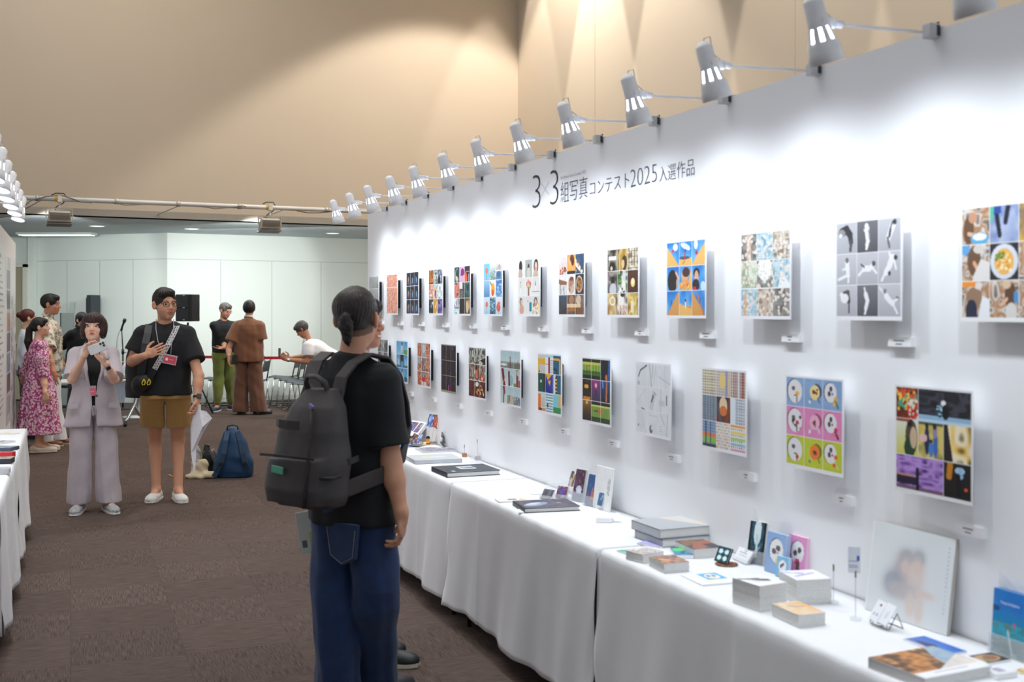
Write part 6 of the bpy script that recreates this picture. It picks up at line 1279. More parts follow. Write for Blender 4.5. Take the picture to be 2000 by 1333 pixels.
tb = thing('steel_bottle', 'grey steel bottle tilted against the blue backpack', 'bottle', b+Vector((.105, .03, .10)), 0); tb.rotation_euler = (0, -.42, 0); MB().lathe([(.0001, 0), (.034, 0), (.036, .01), (.036, .12), (.033, .135), (.033, .16), (.026, .165), (.0001, .17)], n=20).build('bottle_body', mat('bottle_steel', (112,108,106), .35, .6), tb, smooth=True)
b = onplane(387, 937, 0); t = thing('canvas_tote', 'crumpled cream canvas tote bag with plastic wrap on the carpet', 'tote bag', b+Vector((0, .08, 0)), 0)
s = Sdf(); s.ell((0, 0, .02), (.14, .07, .035), k=.03); s.ell((.06, .0, .035), (.08, .05, .03), k=.02); s.ell((-.02, .03, .08), (.07, .05, .09), k=.04); s.ell((.03, .04, .11), (.03, .03, .07), k=.03); s.half((0, 0, -1), 0, (-.3, -.3, -.1), (.3, .3, .02))
soft('tote_body', s, .007, mat('canvas_cream', (206,190,160), .8, noise=.08, nscale=12), t, folds(.009, 34, 6)); s = Sdf(); s.ell((-.05, .04, .20), (.035, .03, .11), k=.02); s.ell((-.06, .04, .12), (.05, .03, .05), k=.02); soft('plastic_wrap', s, .007, mat('clear_wrap', (196,202,206), .25, alpha=.75, noise=.1), t, folds(.01, 50, 8))
q = onplane(331, 932, 0); t = thing('orange_cord', 'small orange cord end lying left of the tote bag', 'cord', q); MB().tube([(-.02, 0, .008), (0, .01, .018), (.012, 0, .008), (.03, -.01, .006), (.07, .0, .005)], .006, 6).build('cord', mat('orange_cord', (225,165,70), .6), t, smooth=True)

# ================================================================ people
SKINM = vcmat('skin', .55, .25, 260, .35)
EYEW, IRIS, LIP = (208,198,190), (38,28,26), (182,96,88)
def mats3(R): return np.array(R, np.float32)
class Human:
    def __init__(s, label, base, yaw, H=1.72, fem=False, skin=(214,170,142), lean=0, twist=0, head=(0, 0, 0), hoff=(0, 0, 0), hscale=1.0):
        s.phi = math.radians(yaw); s.base = Vector((base[0], base[1], 0)); s.k = H/1.72; s.H = H; s.fem = fem; s.skin = skin
        s.root = thing('person', label, 'person', s.base, -s.phi)
        k = s.k; s.piv = Vector((0, 0, .95*k)); s.TR = Rz(-math.radians(twist))@Rx(-math.radians(lean))
        s.sw = (.142 if fem else .168)*k; s.hs = hscale*(.97 if fem else 1.0)*(.5+.5*k)*1.0
        s.neck = s.tp(0, -.012, 1.44*k); s.Rh = Rz(-math.radians(head[0]))@Rx(math.radians(head[1]))@Ry(math.radians(head[2]))
        s.hc = Vector(hoff)+s.tp(0, .012, 1.44*k)+(Rz(-math.radians(head[0]*.3))@Rx(math.radians(head[1]*.5 - lean*.6)))@Vector((0, .01, H-.118*s.hs-1.44*k))
        s.J = {}
        for sx, n in ((-1, 'l'), (1, 'r')):
            s.J['sh'+n] = s.tp(sx*s.sw, -.005, 1.362*k); s.J['el'+n] = s.tp(sx*(s.sw+.045), -.02, 1.11*k); s.J['wr'+n] = s.tp(sx*(s.sw+.055), .03, .87*k)
            s.J['hip'+n] = Vector((sx*.085*k, 0, .90*k)); s.J['kn'+n] = Vector((sx*.095*k, .015, .48*k)); s.J['an'+n] = Vector((sx*.10*k, -.01, .085)); s.J['toe'+n] = s.J['an'+n]+Vector((sx*.03, .13, -.06))
        s.hand = {'l': dict(d=(0, .1, -1), n=(1, 0, 0), curl=.5), 'r': dict(d=(0, .1, -1), n=(-1, 0, 0), curl=.5)}
    def tp(s, x, y, z): return s.piv+s.TR@(Vector((x, y, z))-Vector((0, 0, .95*s.k)))
    def L(s, x, y, Y): return Rz(s.phi)@(px(x, y, Y)-s.base)
    def G(s, x, y): return Rz(s.phi)@(onplane(x, y, 0)-s.base)
    def D(s, dx, dy, dz): return Rz(s.phi)@Vector((dx, dy, dz))     # world direction -> local
    def hp(s, x, y, z): return s.hc+s.Rh@(Vector((x, y, z))*s.hs)
    def leg(s, n, knee, ankle, toe_deg=8):
        s.J['kn'+n] = Vector(knee); s.J['an'+n] = Vector(ankle); a = math.radians(toe_deg)*(1 if n == 'r' else -1); s.J['toe'+n] = s.J['an'+n]+Vector((math.sin(a)*.15, math.cos(a)*.15, -.06))
    # ---- skin
    def body(s, h=.0045, beard=False, scalp=None, brow=(40,30,28), smile=False, mouth_open=False, lip=LIP, undercut=False, legskin=False):
        k = s.k; q = s.hs; B = Sdf(); TR = s.TR; J = s.J; f = .90 if s.fem else 1.0
        B.ell(s.tp(0, 0, .95*k), (.150*k, .100*k, .115*k), TR, k=.03); B.ell(s.tp(0, .0, 1.08*k), (.125*k*f, .085*k, .14*k), TR, k=.04); B.ell(s.tp(0, 0, 1.26*k), (.145*k*f, .098*k, .165*k), TR, k=.04)
        if s.fem:
            for sx in (-1, 1): B.ell(s.tp(sx*.062, .082, 1.245*k), (.052, .045, .055), TR, k=.03)
        B.cap(J['shl'], J['shr'], .036*f*k, k=.03)
        for n in 'lr': B.cap(s.neck+TR@Vector((0, 0, -.02)), J['sh'+n]+TR@Vector((0, 0, -.012)), .040*k*f, .032*k*f, k=.03)
        nt = s.hp(0, -.018, -.045); B.cap(s.neck+TR@Vector((0, .0, -.03)), nt, .055*f*k, .050*f*k, k=.03)
        # head
        E = lambda c, r, R=None, kk=.018, op='u': B.ell(s.hp(*c), np.array(r)*q, s.Rh@R if R is not None else s.Rh, k=kk*q, op=op)
        Cp = lambda a, b, ra, rb=None, kk=.01, op='u': B.cap(s.hp(*a), s.hp(*b), ra*q, (rb if rb is not None else ra)*q, k=kk*q, op=op)
        E((0, -.014, .028), (.074, .094, .086)); E((0, .022, -.028), (.062, .066, .078), None, .03); E((0, .040, -.070), (.046, .044, .040), None, .03); E((0, .066, -.096), (.022, .018, .016), None, .02)
        for sx in (-1, 1):
            E((sx*.036, .056, -.028), (.026, .024, .026), None, .02); E((sx*.032, .105, .006), (.021, .024, .013), None, .012, 's'); E((sx*.031, .0765, .003), (.0175, .0135, .0085), None, .004)
            E((sx*.081, -.008, -.006), (.011, .021, .033), Rz(sx*.45), .008); E((sx*.086, .004, -.006), (.006, .010, .018), None, .004, 's')
            E((sx*.030, .083, .026), (.024, .011, .008), None, .014)
        Cp((0, .084, .012), (0, .107, -.026), .0075, .0105, .014)
        for sx in (-1, 1): E((sx*.012, .098, -.031), (.0085, .010, .0075), None, .007)
        w_ = .027 if smile else .022
        E((0, .085, -.055), (w_, .012, .0065), None, .008); E((0, .083, -.066), (w_*.85, .012, .0075), None, .008)
        E((0, .100, -.0605), (w_*.8, .012, .006 if (mouth_open or smile) else .0016), None, .003, 's')
        # arms, hands
        for n, sg in (('l', -1), ('r', 1)):
            a, e, w = J['sh'+n], J['el'+n], J['wr'+n]; B.cap(a, e, .044*k*f, .040*k*f, k=.02); d = (w-e); B.cap(e, e+d*.35, .040*k*f, .041*k*f, k=.02); B.cap(e+d*.3, w, .040*k*f, .026*k*f, k=.02)
            s._hand(B, n, sg)
        # legs
        for n in 'lr':
            hp_, kn, an, toe = (J[x+n] for x in ('hip', 'kn', 'an', 'toe')); B.cap(hp_, kn, .078*k, .052*k, k=.04); B.ell(kn+Vector((0, .008, 0)), (.050*k, .052*k, .055*k), k=.02)
            B.cap(kn, an, .048*k, .034*k, k=.02); c = kn.lerp(an, .3); B.ell(c+Vector((0, -.018, 0)), (.043*k, .043*k, .10*k), k=.03); B.cap(an, toe, .034, .026, k=.02); B.cap(an+Vector((0, -.03, -.045)), an, .03, .034, k=.02)
        sk = lin(np.array(s.skin)/255.); Rh = np.array(s.Rh); hc = np.array(s.hc)
        def col(V):
            C = np.tile(sk, (len(V), 1)); P = (V-hc)@Rh/q; x, y, z = P[:, 0], P[:, 1], P[:, 2]; hd = (np.abs(x) < .12) & (np.abs(y) < .16) & (z > -.125) & (z < .16)
            def put(m, c, a=1.0): m = m & hd; C[m] = C[m]*(1-a)+lin(np.array(c)/255.)*a
            ax = np.abs(x)
            put((y > .03) & (((ax-.040)/.024)**2+((z+.028)/.022)**2 < 1), (224,140,120), .22); put((((x)/.014)**2+((z+.03)/.014)**2 < 1) & (y > .09), (214,140,120), .30)
            if beard: put((y > .0) & (z < -.045) & (z > -.118) & ~((ax < .03) & (z > -.058)), (120,100,90), .28)
            put((y > .06) & ((x/(w_+.001))**2+((z+.0605)/.0125)**2 < 1), lip, .55)
            if smile: put((y > .06) & ((x/(w_*.85))**2+((z+.0600)/.0058)**2 < 1), (236,228,216), .95)
            elif mouth_open: put((y > .06) & ((x/(w_*.7))**2+((z+.0605)/.0045)**2 < 1), (90,40,40), .9)
            else: put((y > .06) & (ax < w_) & (np.abs(z+.0608) < .0018), (130,70,66), .55)
            ex = (ax-.0315)/.0150; ez = (z-.0025-.0015*(1-ex**2))/.0068; put((y > .05) & (ex**2+ez**2 < 1), EYEW)
            put((y > .05) & (((ax-.0315)/.0072)**2+((z-.003)/.0066)**2 < 1), IRIS); lid = np.abs(np.sqrt(ex**2+ez**2)-1.10) < .15; put((y > .05) & lid & (z > .003), (80,58,52), .7); put((y > .05) & lid & (z <= .003), (160,120,104), .3)
            bx = (ax-.033)/.022; put((y > .045) & (np.abs(bx) < 1) & (np.abs(z-(.0265+.004*(1-bx**2)-.002*np.abs(bx))) < .0036), brow, .62)
            if scalp is not None: put((z > .075-.5*np.maximum(0, y)) & (y < .06), scalp)
            if undercut: put((y < .012) & (z > -.072+.25*np.maximum(0, y+.06)) & ~((ax > .068) & (y > -.03) & (z < .03)), scalp or (60,46,42), .72)
            V2 = V; # knees and knuckles a little redder
            return C
        s.skin_o = soft('body', B, h, SKINM, s.root, None, col); return s
    def _hand(s, B, n, sg):
        Hd = s.hand[n]; w = s.J['wr'+n]; sc = (.90 if s.fem else 1.0)*(.55+.45*s.k)*Hd.get('sc', 1)
        d = Vector(Hd['d']).normalized(); nn = Vector(Hd['n']); nn = (nn-d*nn.dot(d)).normalized(); t = d.cross(nn)*sg
        cu = Hd.get('curl', .5); P = lambda a, b, c: w+(d*a+t*b+nn*c)*sc
        B.cap(w-d*.01, P(.03, 0, 0), .026*sc, .024*sc, k=.015); B.ell(P(.052, .0, .0), np.array((.041, .046, .0145))*sc, Matrix((t, d, nn)).transposed(), k=.012); B.cap(P(.03, .024, .006), P(.055, .022, .006), .014*sc, .012*sc, k=.01)
        cur = Hd.get('curls', [cu, cu, cu*1.05, cu*1.15])
        for i, (a, b, ls) in enumerate([(.086, .029, (.040, .025, .020)), (.090, .0097, (.044, .028, .021)), (.086, -.010, (.041, .026, .020)), (.078, -.029, (.032, .020, .018))]):
            p = P(a-.006, b, 0); ang = 0; r = .0086-.0008*(i == 3); spread = Hd.get('spread', .06)*(1.5-i)*.6
            for j, l in enumerate(ls):
                ang += cur[i]*(.75, 1.05, .75)[j]; dr = (d*math.cos(ang)+nn*math.sin(ang)+t*spread).normalized(); p2 = p+dr*l*sc; B.cap(p, p2, (r-.0006*j)*sc, (r-.0006*(j+1))*sc, k=.0035); p = p2
        th = Hd.get('thumb', .35); p = P(.022, .026, .004); dirs = [d*.6+t*.75+nn*.25, d*.85+t*(.45-th*.6)+nn*(.2+th), d*.95+t*(.15-th*.7)+nn*(.2+th)]
        for j, (l, r) in enumerate(((.040, .0125), (.032, .0105), (.025, .0092))):
            p2 = p+dirs[j].normalized()*l*sc; B.cap(p, p2, r*sc, (r-.0012)*sc, k=.006); p = p2
    # ---- clothing
    def tl(s, keys): return [(z*s.k-.95*s.k, cx, cy, rx, ry) for z, cx, cy, rx, ry in keys]
    def shirt(s, m, hem=.88, rx=.185, ry=.125, hemrx=None, sl=.55, slr=(.068, .078), h=.007, fold=.005, seed=1, name='tshirt', neck=(.067, .070), extra=None, wav=.025, fem=False, wrx=None, col=None, nz=1.50):
        k = s.k; S_ = Sdf(); TR = s.TR; hr = hemrx or rx; wr = wrx or rx*.97
        S_.loft(s.tl([(1.445, 0, -.012, rx*k*.36, ry*k*.46), (1.405, 0, -.008, rx*k*.60, ry*k*.66), (1.36, 0, -.003, rx*k*.80, ry*k*.86), (1.30, 0, 0, rx*k*.94, ry*k*.97), (1.22, 0, .0, rx*k, ry*k), (1.08, 0, .0, wr*k, ry*k*.98), (hem+.02, 0, .0, hr*k, (ry+.01)*k), (hem, 0, 0, hr*k, (ry+.008)*k)]), TR, s.piv, k=.02, n=2.2, wav=wav, nw=7, ph=seed)
        S_.cap(s.J['shl'], s.J['shr'], .050*k, k=.03)
        if fem: 
            for sx in (-1, 1): S_.ell(s.tp(sx*.062, .088, 1.245*k), (.062, .052, .062), TR, k=.05)
        for n in 'lr':
            a, e, w = s.J['sh'+n], s.J['el'+n], s.J['wr'+n]; S_.cap(s.neck+TR@Vector((0, -.004, -.022)), a, .048*k, .050*k, k=.04)
            L_ = (e-a).length; r0, r1 = slr[0]*k, slr[1]*k
            if sl <= 1: S_.limb(a, e, [(-.045, r0*.35), (-.03, r0*.66), (0, r0*.90), (.045, r0*1.0), (L_*sl*.6, r0*.5+r1*.5), (L_*sl, r1)], k=.035)
            else:
                S_.limb(a, e, [(-.045, r0*.35), (-.03, r0*.66), (0, r0*.90), (.045, r0), (L_, r0*.92), (L_+.02, r0*.5)], k=.035); S_.cone(e, e+(w-e)*(sl-1), r0*.90, r1, k=.03)
        S_.ell(s.neck+TR@Vector((0, .020, .045)), (neck[0]*k, neck[1]*k, .058*k), TR@Rx(-.25), k=.006, op='s')
        if extra: extra(S_)
        return soft(name, S_, h, m, s.root, folds(fold, 16, seed) if fold else None, col)
    def collar(s, m, name='collar', r=.066, hgt=.035, w_=.01, tilt=-.35):
        C_ = s.neck+s.TR@Vector((0, .004, .035)); R = s.TR@Rx(tilt); mb = MB(); n = 24; rg = []
        for rr, z in ((r, 0), (r-.006, hgt), (r-.002, hgt+.002), (r+.006, .0)): rg.append([C_+R@Vector((rr*math.cos(2*PI*i/n), rr*1.0*math.sin(2*PI*i/n), z-.012)) for i in range(n)])
        mb.rings(rg, caps=False); return mb.build(name, m, s.root, smooth=True)
    def pants(s, m, top=1.0, hem=.06, rt=.098, rk=.085, rh=.085, h=.008, fold=.006, seed=2, name='trousers', short=None, hipr=(.175, .125), wav=.03, crotch=.0, col=None, crease=True):
        k = s.k; S_ = Sdf(); S_.loft([(top*k, 0, 0, hipr[0]*k*.95, hipr[1]*k*.95), (.93*k, 0, -.004, hipr[0]*k, hipr[1]*k), (.84*k-crotch, 0, -.004, hipr[0]*k*.98, hipr[1]*k*.98)], k=.03, n=2.3)
        ends = []
        for n in 'lr':
            hp_, kn, an = s.J['hip'+n], s.J['kn'+n], s.J['an'+n]
            def at(z, hp_=hp_, kn=kn, an=an):
                v = hp_.lerp(kn, (hp_.z-z)/(hp_.z-kn.z)) if z > kn.z else kn.lerp(an, (kn.z-z)/(kn.z-an.z)); return v
            zb = hp_.z+(kn.z-hp_.z)*short if short else hem; zs = [hp_.z+.02, hp_.z-.08*k, (hp_.z+max(kn.z, zb))/2, kn.z+.03, kn.z-.05, (kn.z+zb)/2, zb]
            if short: zs = [hp_.z+.02, hp_.z-.08*k, (hp_.z+zb)/2, zb]
            ks = []
            for z in zs:
                v = at(z); t_ = (hp_.z-z)/(hp_.z-zb)
                if short: r_ = rt+(rk-rt)*t_
                else:
                    tk_ = (hp_.z-kn.z)/(hp_.z-zb); r_ = rt+(rk-rt)*min(1, max(0, t_/tk_)) if t_ < tk_ else rk+(rh-rk)*(t_-tk_)/(1-tk_)
                ks.append((z, v.x, v.y, r_*k, r_*k*1.06))
            S_.loft(ks, k=.03 if n == 'l' else .012, wav=wav*1.2, nw=6, ph=seed+(0 if n == 'l' else 2)); ends.append((at(kn.z if not short else zb), at(zb)))
        m1 = (ends[0][0]+ends[1][0])/2; m2 = (ends[0][1]+ends[1][1])/2; zc = (.80*k-crotch)
        kz = [(zc, 0, m1.y*.3, .002, .3), (ends[0][0].z-.001, m1.x, m1.y, .006, .3), (ends[0][1].z-.03, m2.x, m2.y, .010, .3)]
        if short: kz = [kz[0], kz[2]]
        if crease: S_.loft(kz, k=.014, op='s')
        return soft(name, S_, h, m, s.root, folds(fold, 13, seed, .6) if fold else None, col)
    def shoe(s, n, m, sole=None, hi=.07, length=.27, wd=.047, name='shoe', h=.005, pitch=0):
        an, toe = s.J['an'+n], s.J['toe'+n]; d = Vector((toe.x-an.x, toe.y-an.y, 0)).normalized(); a = math.atan2(d.x, d.y); R = Rz(-a)@Rx(pitch); o = Vector((an.x, an.y, max(0, an.z-.085)))
        S_ = Sdf(); P = lambda x, y, z: o+R@Vector((x, y, z))
        S_.ell(P(0, .09, .035), (wd, .115, .038), R, k=.02); S_.ell(P(0, -.035, .045), (wd*.82, .055, .048), R, k=.03); S_.cap(P(0, -.02, .05), P(0, .0, hi+.012), .040, .038, k=.02); S_.ell(P(0, .15, .028), (wd*.95, .055, .028), R, k=.02)
        S_.half((0, 0, -1), -.012, o-Vector((.3, .3, .1)), o+Vector((.3, .3, .05)))
        sh = soft(name, S_, h, m, s.root); out = []
        for y, w_ in ((-.085, .5), (-.07, .85), (-.03, .9), (.05, 1), (.12, 1.1), (.17, .95), (.20, .55)): out.append((wd*w_*.95, y))
        pts = [(x, y) for x, y in out]+[(-x, y) for x, y in out[::-1]]
        MB().rings([[P(x*sc_, y*sc_, z) for x, y in pts] for z, sc_ in ((0.0005, .98), (.006, 1.03), (.022, 1.02))]).build('sole', sole or m, sh, smooth=False); return sh
    # ---- hair as a shell over the cranium
    def hair(s, m, prims=(), cuts=(), rad=(.083, .102, .096), c=(0, -.016, .032), h=.004, line=None, groove=.0013, name='hair', nstr=36, keep=None):
        S_ = Sdf(); q = s.hs; E = lambda c_, r, op='u', kk=.015, R=None: S_.ell(s.hp(*c_), np.array(r)*q, s.Rh@R if R is not None else s.Rh, k=kk*q, op=op)
        E(c, rad)
        for p in prims:
            if p[0] == 'e': E(p[1], p[2], kk=p[3] if len(p) > 3 else .02, R=p[4] if len(p) > 4 else None)
            else: S_.cap(s.hp(*p[1]), s.hp(*p[2]), p[3]*q, p[4]*q, k=.012)
        for p in cuts:
            if p[0] == 'e': E(p[1], p[2], 's', p[3] if len(p) > 3 else .008)
            else:
                nv = s.Rh@Vector(p[1]).normalized(); o = s.hp(*p[2]); S_.half(nv, nv.dot(o), s.hc-Vector((.3, .3, .4)), s.hc+Vector((.3, .3, .3)), .006)
        Rh = np.array(s.Rh); hc = np.array(s.hc)
        def g(X, Y, Z):
            P = (np.stack([X, Y, Z], -1)-hc)@Rh; a = np.arctan2(P[:, 0], P[:, 1]+.02); b = np.arctan2(P[:, 2]-.1, P[:, 1]+.01)
            return groove*(np.sin(a*nstr+3*np.sin(P[:, 2]*28)+P[:, 1]*18)+.6*np.sin(a*nstr*2.1+P[:, 2]*60+1)+.5*np.sin(P[:, 0]*170+5*np.sin(P[:, 1]*40)))
        return soft(name, S_, h, m, s.root, g, relax=1)
def hairmat(name, c, c2=None):
    if name in MATS: return MATS[name]
    m = mat(name, c, .42, noise=.35, nscale=60, bump=.4, bscale=260, spec=.35); return m
HB = hairmat('hair_black', (30,26,26)); HBR = hairmat('hair_dark_brown', (52,32,30)); HG = hairmat('hair_grey', (84,80,78)); HRD = hairmat('hair_red_brown', (88,44,36)); HDB = hairmat('hair_soft_black', (48,42,40))
def cloth(name, c, rough=.85, noise=.06, ns=40, bump=.25, bs=450, sheen=.25): return mat(name, c, rough, noise=noise, nscale=ns, bump=bump, bscale=bs, sheen=sheen)
BLKT = cloth('black_cotton', (18,20,24), noise=.1, sheen=.03)
SHORT = [('h', (0, .62, -1), (0, .070, .074), )]
def short_cuts(hairline=.066, nape=-.055): return [('e', (0, .108, hairline-.075), (.075, .058, .085), .012), ('e', (0, .05, -.11), (.12, .075, .095), .01), ('h', (0, .25, -1), (0, -.09, nape))]
def glasses(hm, m=None, r=(.023, .018)):
    mb = MB()
    for sx in (-1, 1):
        n = 20; mb.tube([hm.hp(sx*.033+r[0]*math.cos(2*PI*i/n), .104-.012*abs(math.cos(2*PI*i/n) if math.cos(2*PI*i/n)*sx > 0 else 0), .002+r[1]*math.sin(2*PI*i/n)) for i in range(n+1)], .0019, 6)
        mb.tube([hm.hp(sx*.056, .094, .007), hm.hp(sx*.070, .080, .008), hm.hp(sx*.080, .0, .006)], .0019, 6)
    mb.tube([hm.hp(-.010, .105, .004), hm.hp(0, .109, .007), hm.hp(.010, .105, .004)], .0016, 6); return mb.build('glasses', m or BLK, hm.root, smooth=True)
def wristwatch(hm, n, t, m1, m2, face=(.030, .034), side=None, sq=False):
    w, e = hm.J['wr'+n], hm.J['el'+n]; d = (w-e).normalized(); c = w-d*t; r = (.030 if not hm.fem else .026)*hm.k
    mb = MB(); mb.cyl(c-d*.010, c+d*.010, r+.003, n=20); b = mb.build('watch', m1, hm.root, smooth=False)
    sd = Vector(side) if side else Vector((0, 0, 1)); sd = (sd-d*sd.dot(d)).normalized(); o = c+sd*(r+.006); x = d.cross(sd)
    R = Matrix((x, d, sd)).transposed()
    (MB().rbox(o, (face[0], face[1], .010), .006, R) if sq else MB().cyl(o-sd*.005, o+sd*.005, face[0]*.6, n=18)).build('watch_face', m2, b, bevel=.001 if sq else 0); return b

# ---- woman in the pale grey suit, holding up a phone
b = onplane(183, 1000, 0); P = Human('person in pale grey short-sleeved suit photographing with a raised phone', b, 160, 1.585, True, (232,188,164), head=(8, 6, 0), hscale=1.05)
P.J['elr'] = P.L(141, 741, 8.93); P.J['wrr'] = P.L(166, 692, 8.74); P.J['ell'] = P.L(224, 742, 8.93); P.J['wrl'] = P.L(206, 710, 8.72)
ph = P.L(190.5, 680, 8.60)
P.hand['r'] = dict(d=P.D(.35, -.1, .75), n=P.D(.75, -.55, -.3), curl=.42, thumb=.2); P.hand['l'] = dict(d=P.D(-.55, -.25, .55), n=P.D(-.35, -.05, .6), curl=.28, spread=.22, thumb=.1)
P.leg('r', (.092, .01, .44), (.108, -.01, .085), 12); P.leg('l', (-.092, .01, .44), (-.112, .03, .085), 16)
P.body(.0034, mouth_open=True, lip=(206,92,84), brow=(80,54,48))
SUIT = cloth('suit_mauve_grey', (188,178,184), noise=.03, bump=.12); SUITD = cloth('suit_lapel', (192,182,188), noise=.03, bump=.12)
P.shirt(BLKT, hem=.92, rx=.150, ry=.112, sl=.2, slr=(.05, .05), h=.008, fold=.002, name='black_top', fem=True, neck=(.07, .09))
def open_front(S_):
    c = P.tp(.006, .14, 1.12*P.k)
    S_.loft([(1.42*P.k, 0, .15, .060, .12), (1.22*P.k, 0, .15, .044, .12), (1.0*P.k, .0, .15, .012, .12), (.80*P.k, 0, .15, .018, .12), (.70*P.k, 0, .15, .030, .12)], k=.004, op='s', n=3)
P.shirt(SUIT, hem=.745, rx=.190, ry=.138, hemrx=.245, wrx=.172, sl=.93, slr=(.066, .080), h=.0065, fold=.004, seed=4, name='jacket', fem=True, extra=open_front, wav=.02, neck=(.07, .08))
for sx in (-1, 1):
    k = P.k; f = lambda x, z, y: P.tp(x*sx, y, z*k)
    lp = MB(); lp.add([f(.060, 1.47, .05), f(.105, 1.40, .088), f(.118, 1.335, .128), f(.095, 1.325, .146), f(.050, 1.14, .152), f(.028, 1.06, .151), f(.050, 1.20, .150), f(.060, 1.36, .128)], [(0, 1, 2, 7), (7, 2, 3), (7, 3, 6), (6, 3, 4), (6, 4, 5)])
    o = lp.build('lapel', SUITD, P.root, smooth=True); m_ = o.modifiers.new('solid', 'SOLIDIFY'); m_.thickness = .006; m_.offset = 0
    pk = MB().box(P.tp(sx*.150, .128, .925*k), (.085, .012, .038), Rz(-sx*.55)@Ry(sx*.12)); pk.build('pocket_flap', SUITD, P.root, bevel=.002)
MB().cyl(P.tp(-.022, .150, 1.015*k), P.tp(-.022, .157, 1.015*k), .011, n=16).build('button', mat('button_brown', (110,100,90), .4), P.root, smooth=True)
P.pants(SUIT, top=.99, hem=.075, rt=.098, rk=.100, rh=.104, hipr=(.17, .125), fold=.0045, seed=5)
MB().tube([P.tp(.0, .13, .93*k), P.tp(.008, .135, .90*k), P.tp(.004, .137, .84*k)], .003, 6).tube([P.tp(.0, .13, .93*k), P.tp(-.014, .137, .90*k), P.tp(-.010, .137, .86*k)], .003, 6).build('drawstring', SUITD, P.root)
cv = Cv(26, 18, (226,112,128)); cv.rect(0, 0, 1, .22, (170,168,172)); cv.rect(.2, .55, .7, .62, (240,190,196)); painted('name_badge', cv, .052, .080, P.root, R=Rz(PI), c=P.tp(.008, .124, 1.055*k), thick=.002)
SNK = mat('sneaker_silver', (176,176,178), .45, noise=.35, nscale=60)
for n in 'lr': P.shoe(n, SNK, mat('sole_white', (226,226,224), .5), wd=.043, hi=.05)
P.hair(HBR, prims=[('e', (0, -.02, .010), (.104, .108, .098), .03), ('e', (.072, .012, -.045), (.030, .055, .055), .03), ('e', (-.072, .012, -.045), (.030, .055, .055), .03), ('e', (0, .052, .062), (.074, .050, .045), .03)],
       cuts=[('e', (.0, .120, -.042), (.066, .082, .074), .01), ('h', (0, .25, -1), (0, .0, -.088)), ('e', (0, .02, -.11), (.058, .09, .08), .01)], h=.0042, groove=.0016, nstr=30)
wristwatch(P, 'l', .035, mat('watch_band_pale', (206,204,202), .4, .4), BLK, (.034, .038), side=P.D(.3, -1, .2), sq=True)
ph_t = thing('smartphone', 'silver white phone held sideways by the person in the grey suit', 'phone', Rz(-P.phi)@ph+P.base); ph_t.rotation_euler = (math.radians(8), math.radians(-20), math.radians(-8))
MB().rbox((0, 0, 0), (.148, .074, .008), .012, Rx(PI/2)).build('phone_body', mat('phone_silver', (214,214,218), .3, .3), ph_t, bevel=.001)
cm = MB(); [cm.cyl((x_, -.0042, z_), (x_, -.0072, z_), .0085, n=16) for x_, z_ in ((.058, .020), (.036, .020), (.058, .001))]; cm.build('camera_lenses', BLK, ph_t, smooth=False)
for sx in (-1, 1): MB().tube([P.hp(sx*.082+.012*math.sin(a_/10*2*PI), .012, -.075+.014*math.cos(a_/10*2*PI)) for a_ in range(9)], .0016, 5).build('earring', mat('gold', (214,180,120), .3, .9), P.root)

# ---- man in black T-shirt and khaki shorts
b = onplane(322, 982, 0); P = Human('person with glasses in black T-shirt and mustard shorts holding a backpack strap', b, 165, 1.79, False, (212,158,128), head=(-26, -2, 3), hscale=1.09); k = P.k
P.J['elr'] = P.L(258, 706, 9.42); P.J['wrr'] = P.L(284, 695, 9.17); P.J['ell'] = P.L(388, 735, 9.42); P.J['wrl'] = P.L(385, 779, 9.35)
P.hand['r'] = dict(d=P.D(.95, -.05, .42), n=P.D(.1, 1, .1), curl=.30, thumb=.0, spread=.08); P.hand['l'] = dict(d=P.D(.03, -.1, -1), n=P.D(-1, -.1, 0), curl=.75)
P.leg('r', P.D(0, 0, 0)+P.G(303, 972)*1.0+Vector((.0, .01, .49)), P.G(305, 977)+Vector((0, 0, .085)), 14); P.leg('l', P.G(348, 972)+Vector((0, .01, .49)), P.G(348, 978)+Vector((0, 0, .085)), 14)
P.body(.0035, beard=True)
P.shirt(BLKT, hem=.865, rx=.212, ry=.140, hemrx=.210, sl=.66, slr=(.074, .090), fold=.0045, seed=7, h=.007)
P.pants(cloth('mustard_shorts', (178,140,78), noise=.05), top=.96, rt=.104, rk=.112, short=.72, hipr=(.192, .14), fold=.006, seed=9, name='shorts')
WSH = mat('white_leather', (236,236,234), .5, noise=.02)
for n in 'lr':
    sh = P.shoe(n, WSH, mat('sole_white', (226,226,224), .5), wd=.050, hi=.06); an, toe = P.J['an'+n], P.J['toe'+n]; d = Vector((toe.x-an.x, toe.y-an.y, 0)).normalized(); sd = Vector((d.y, -d.x, 0)); o = Vector((an.x, an.y, 0)); mb = MB()
    for j in range(5): c = o+d*(.045+.022*j)+Vector((0, 0, .088-.009*j)); mb.tube([c-sd*.024-Vector((0,0,.010)), c+Vector((0,0,.003)), c+sd*.024-Vector((0,0,.010))], .0028, 5)
    mb.build('laces', CARDW, sh, smooth=True)
P.hair(HB, prims=[('e', (0, .040, .088), (.060, .050, .030), .02), ('e', (.03, .06, .082), (.042, .032, .022), .02)], cuts=short_cuts(.062), rad=(.082, .103, .096))
glasses(P)
wristwatch(P, 'l', .012, BLK, DKG, (.040, .04), side=P.D(.6, -.8, 0), sq=True)
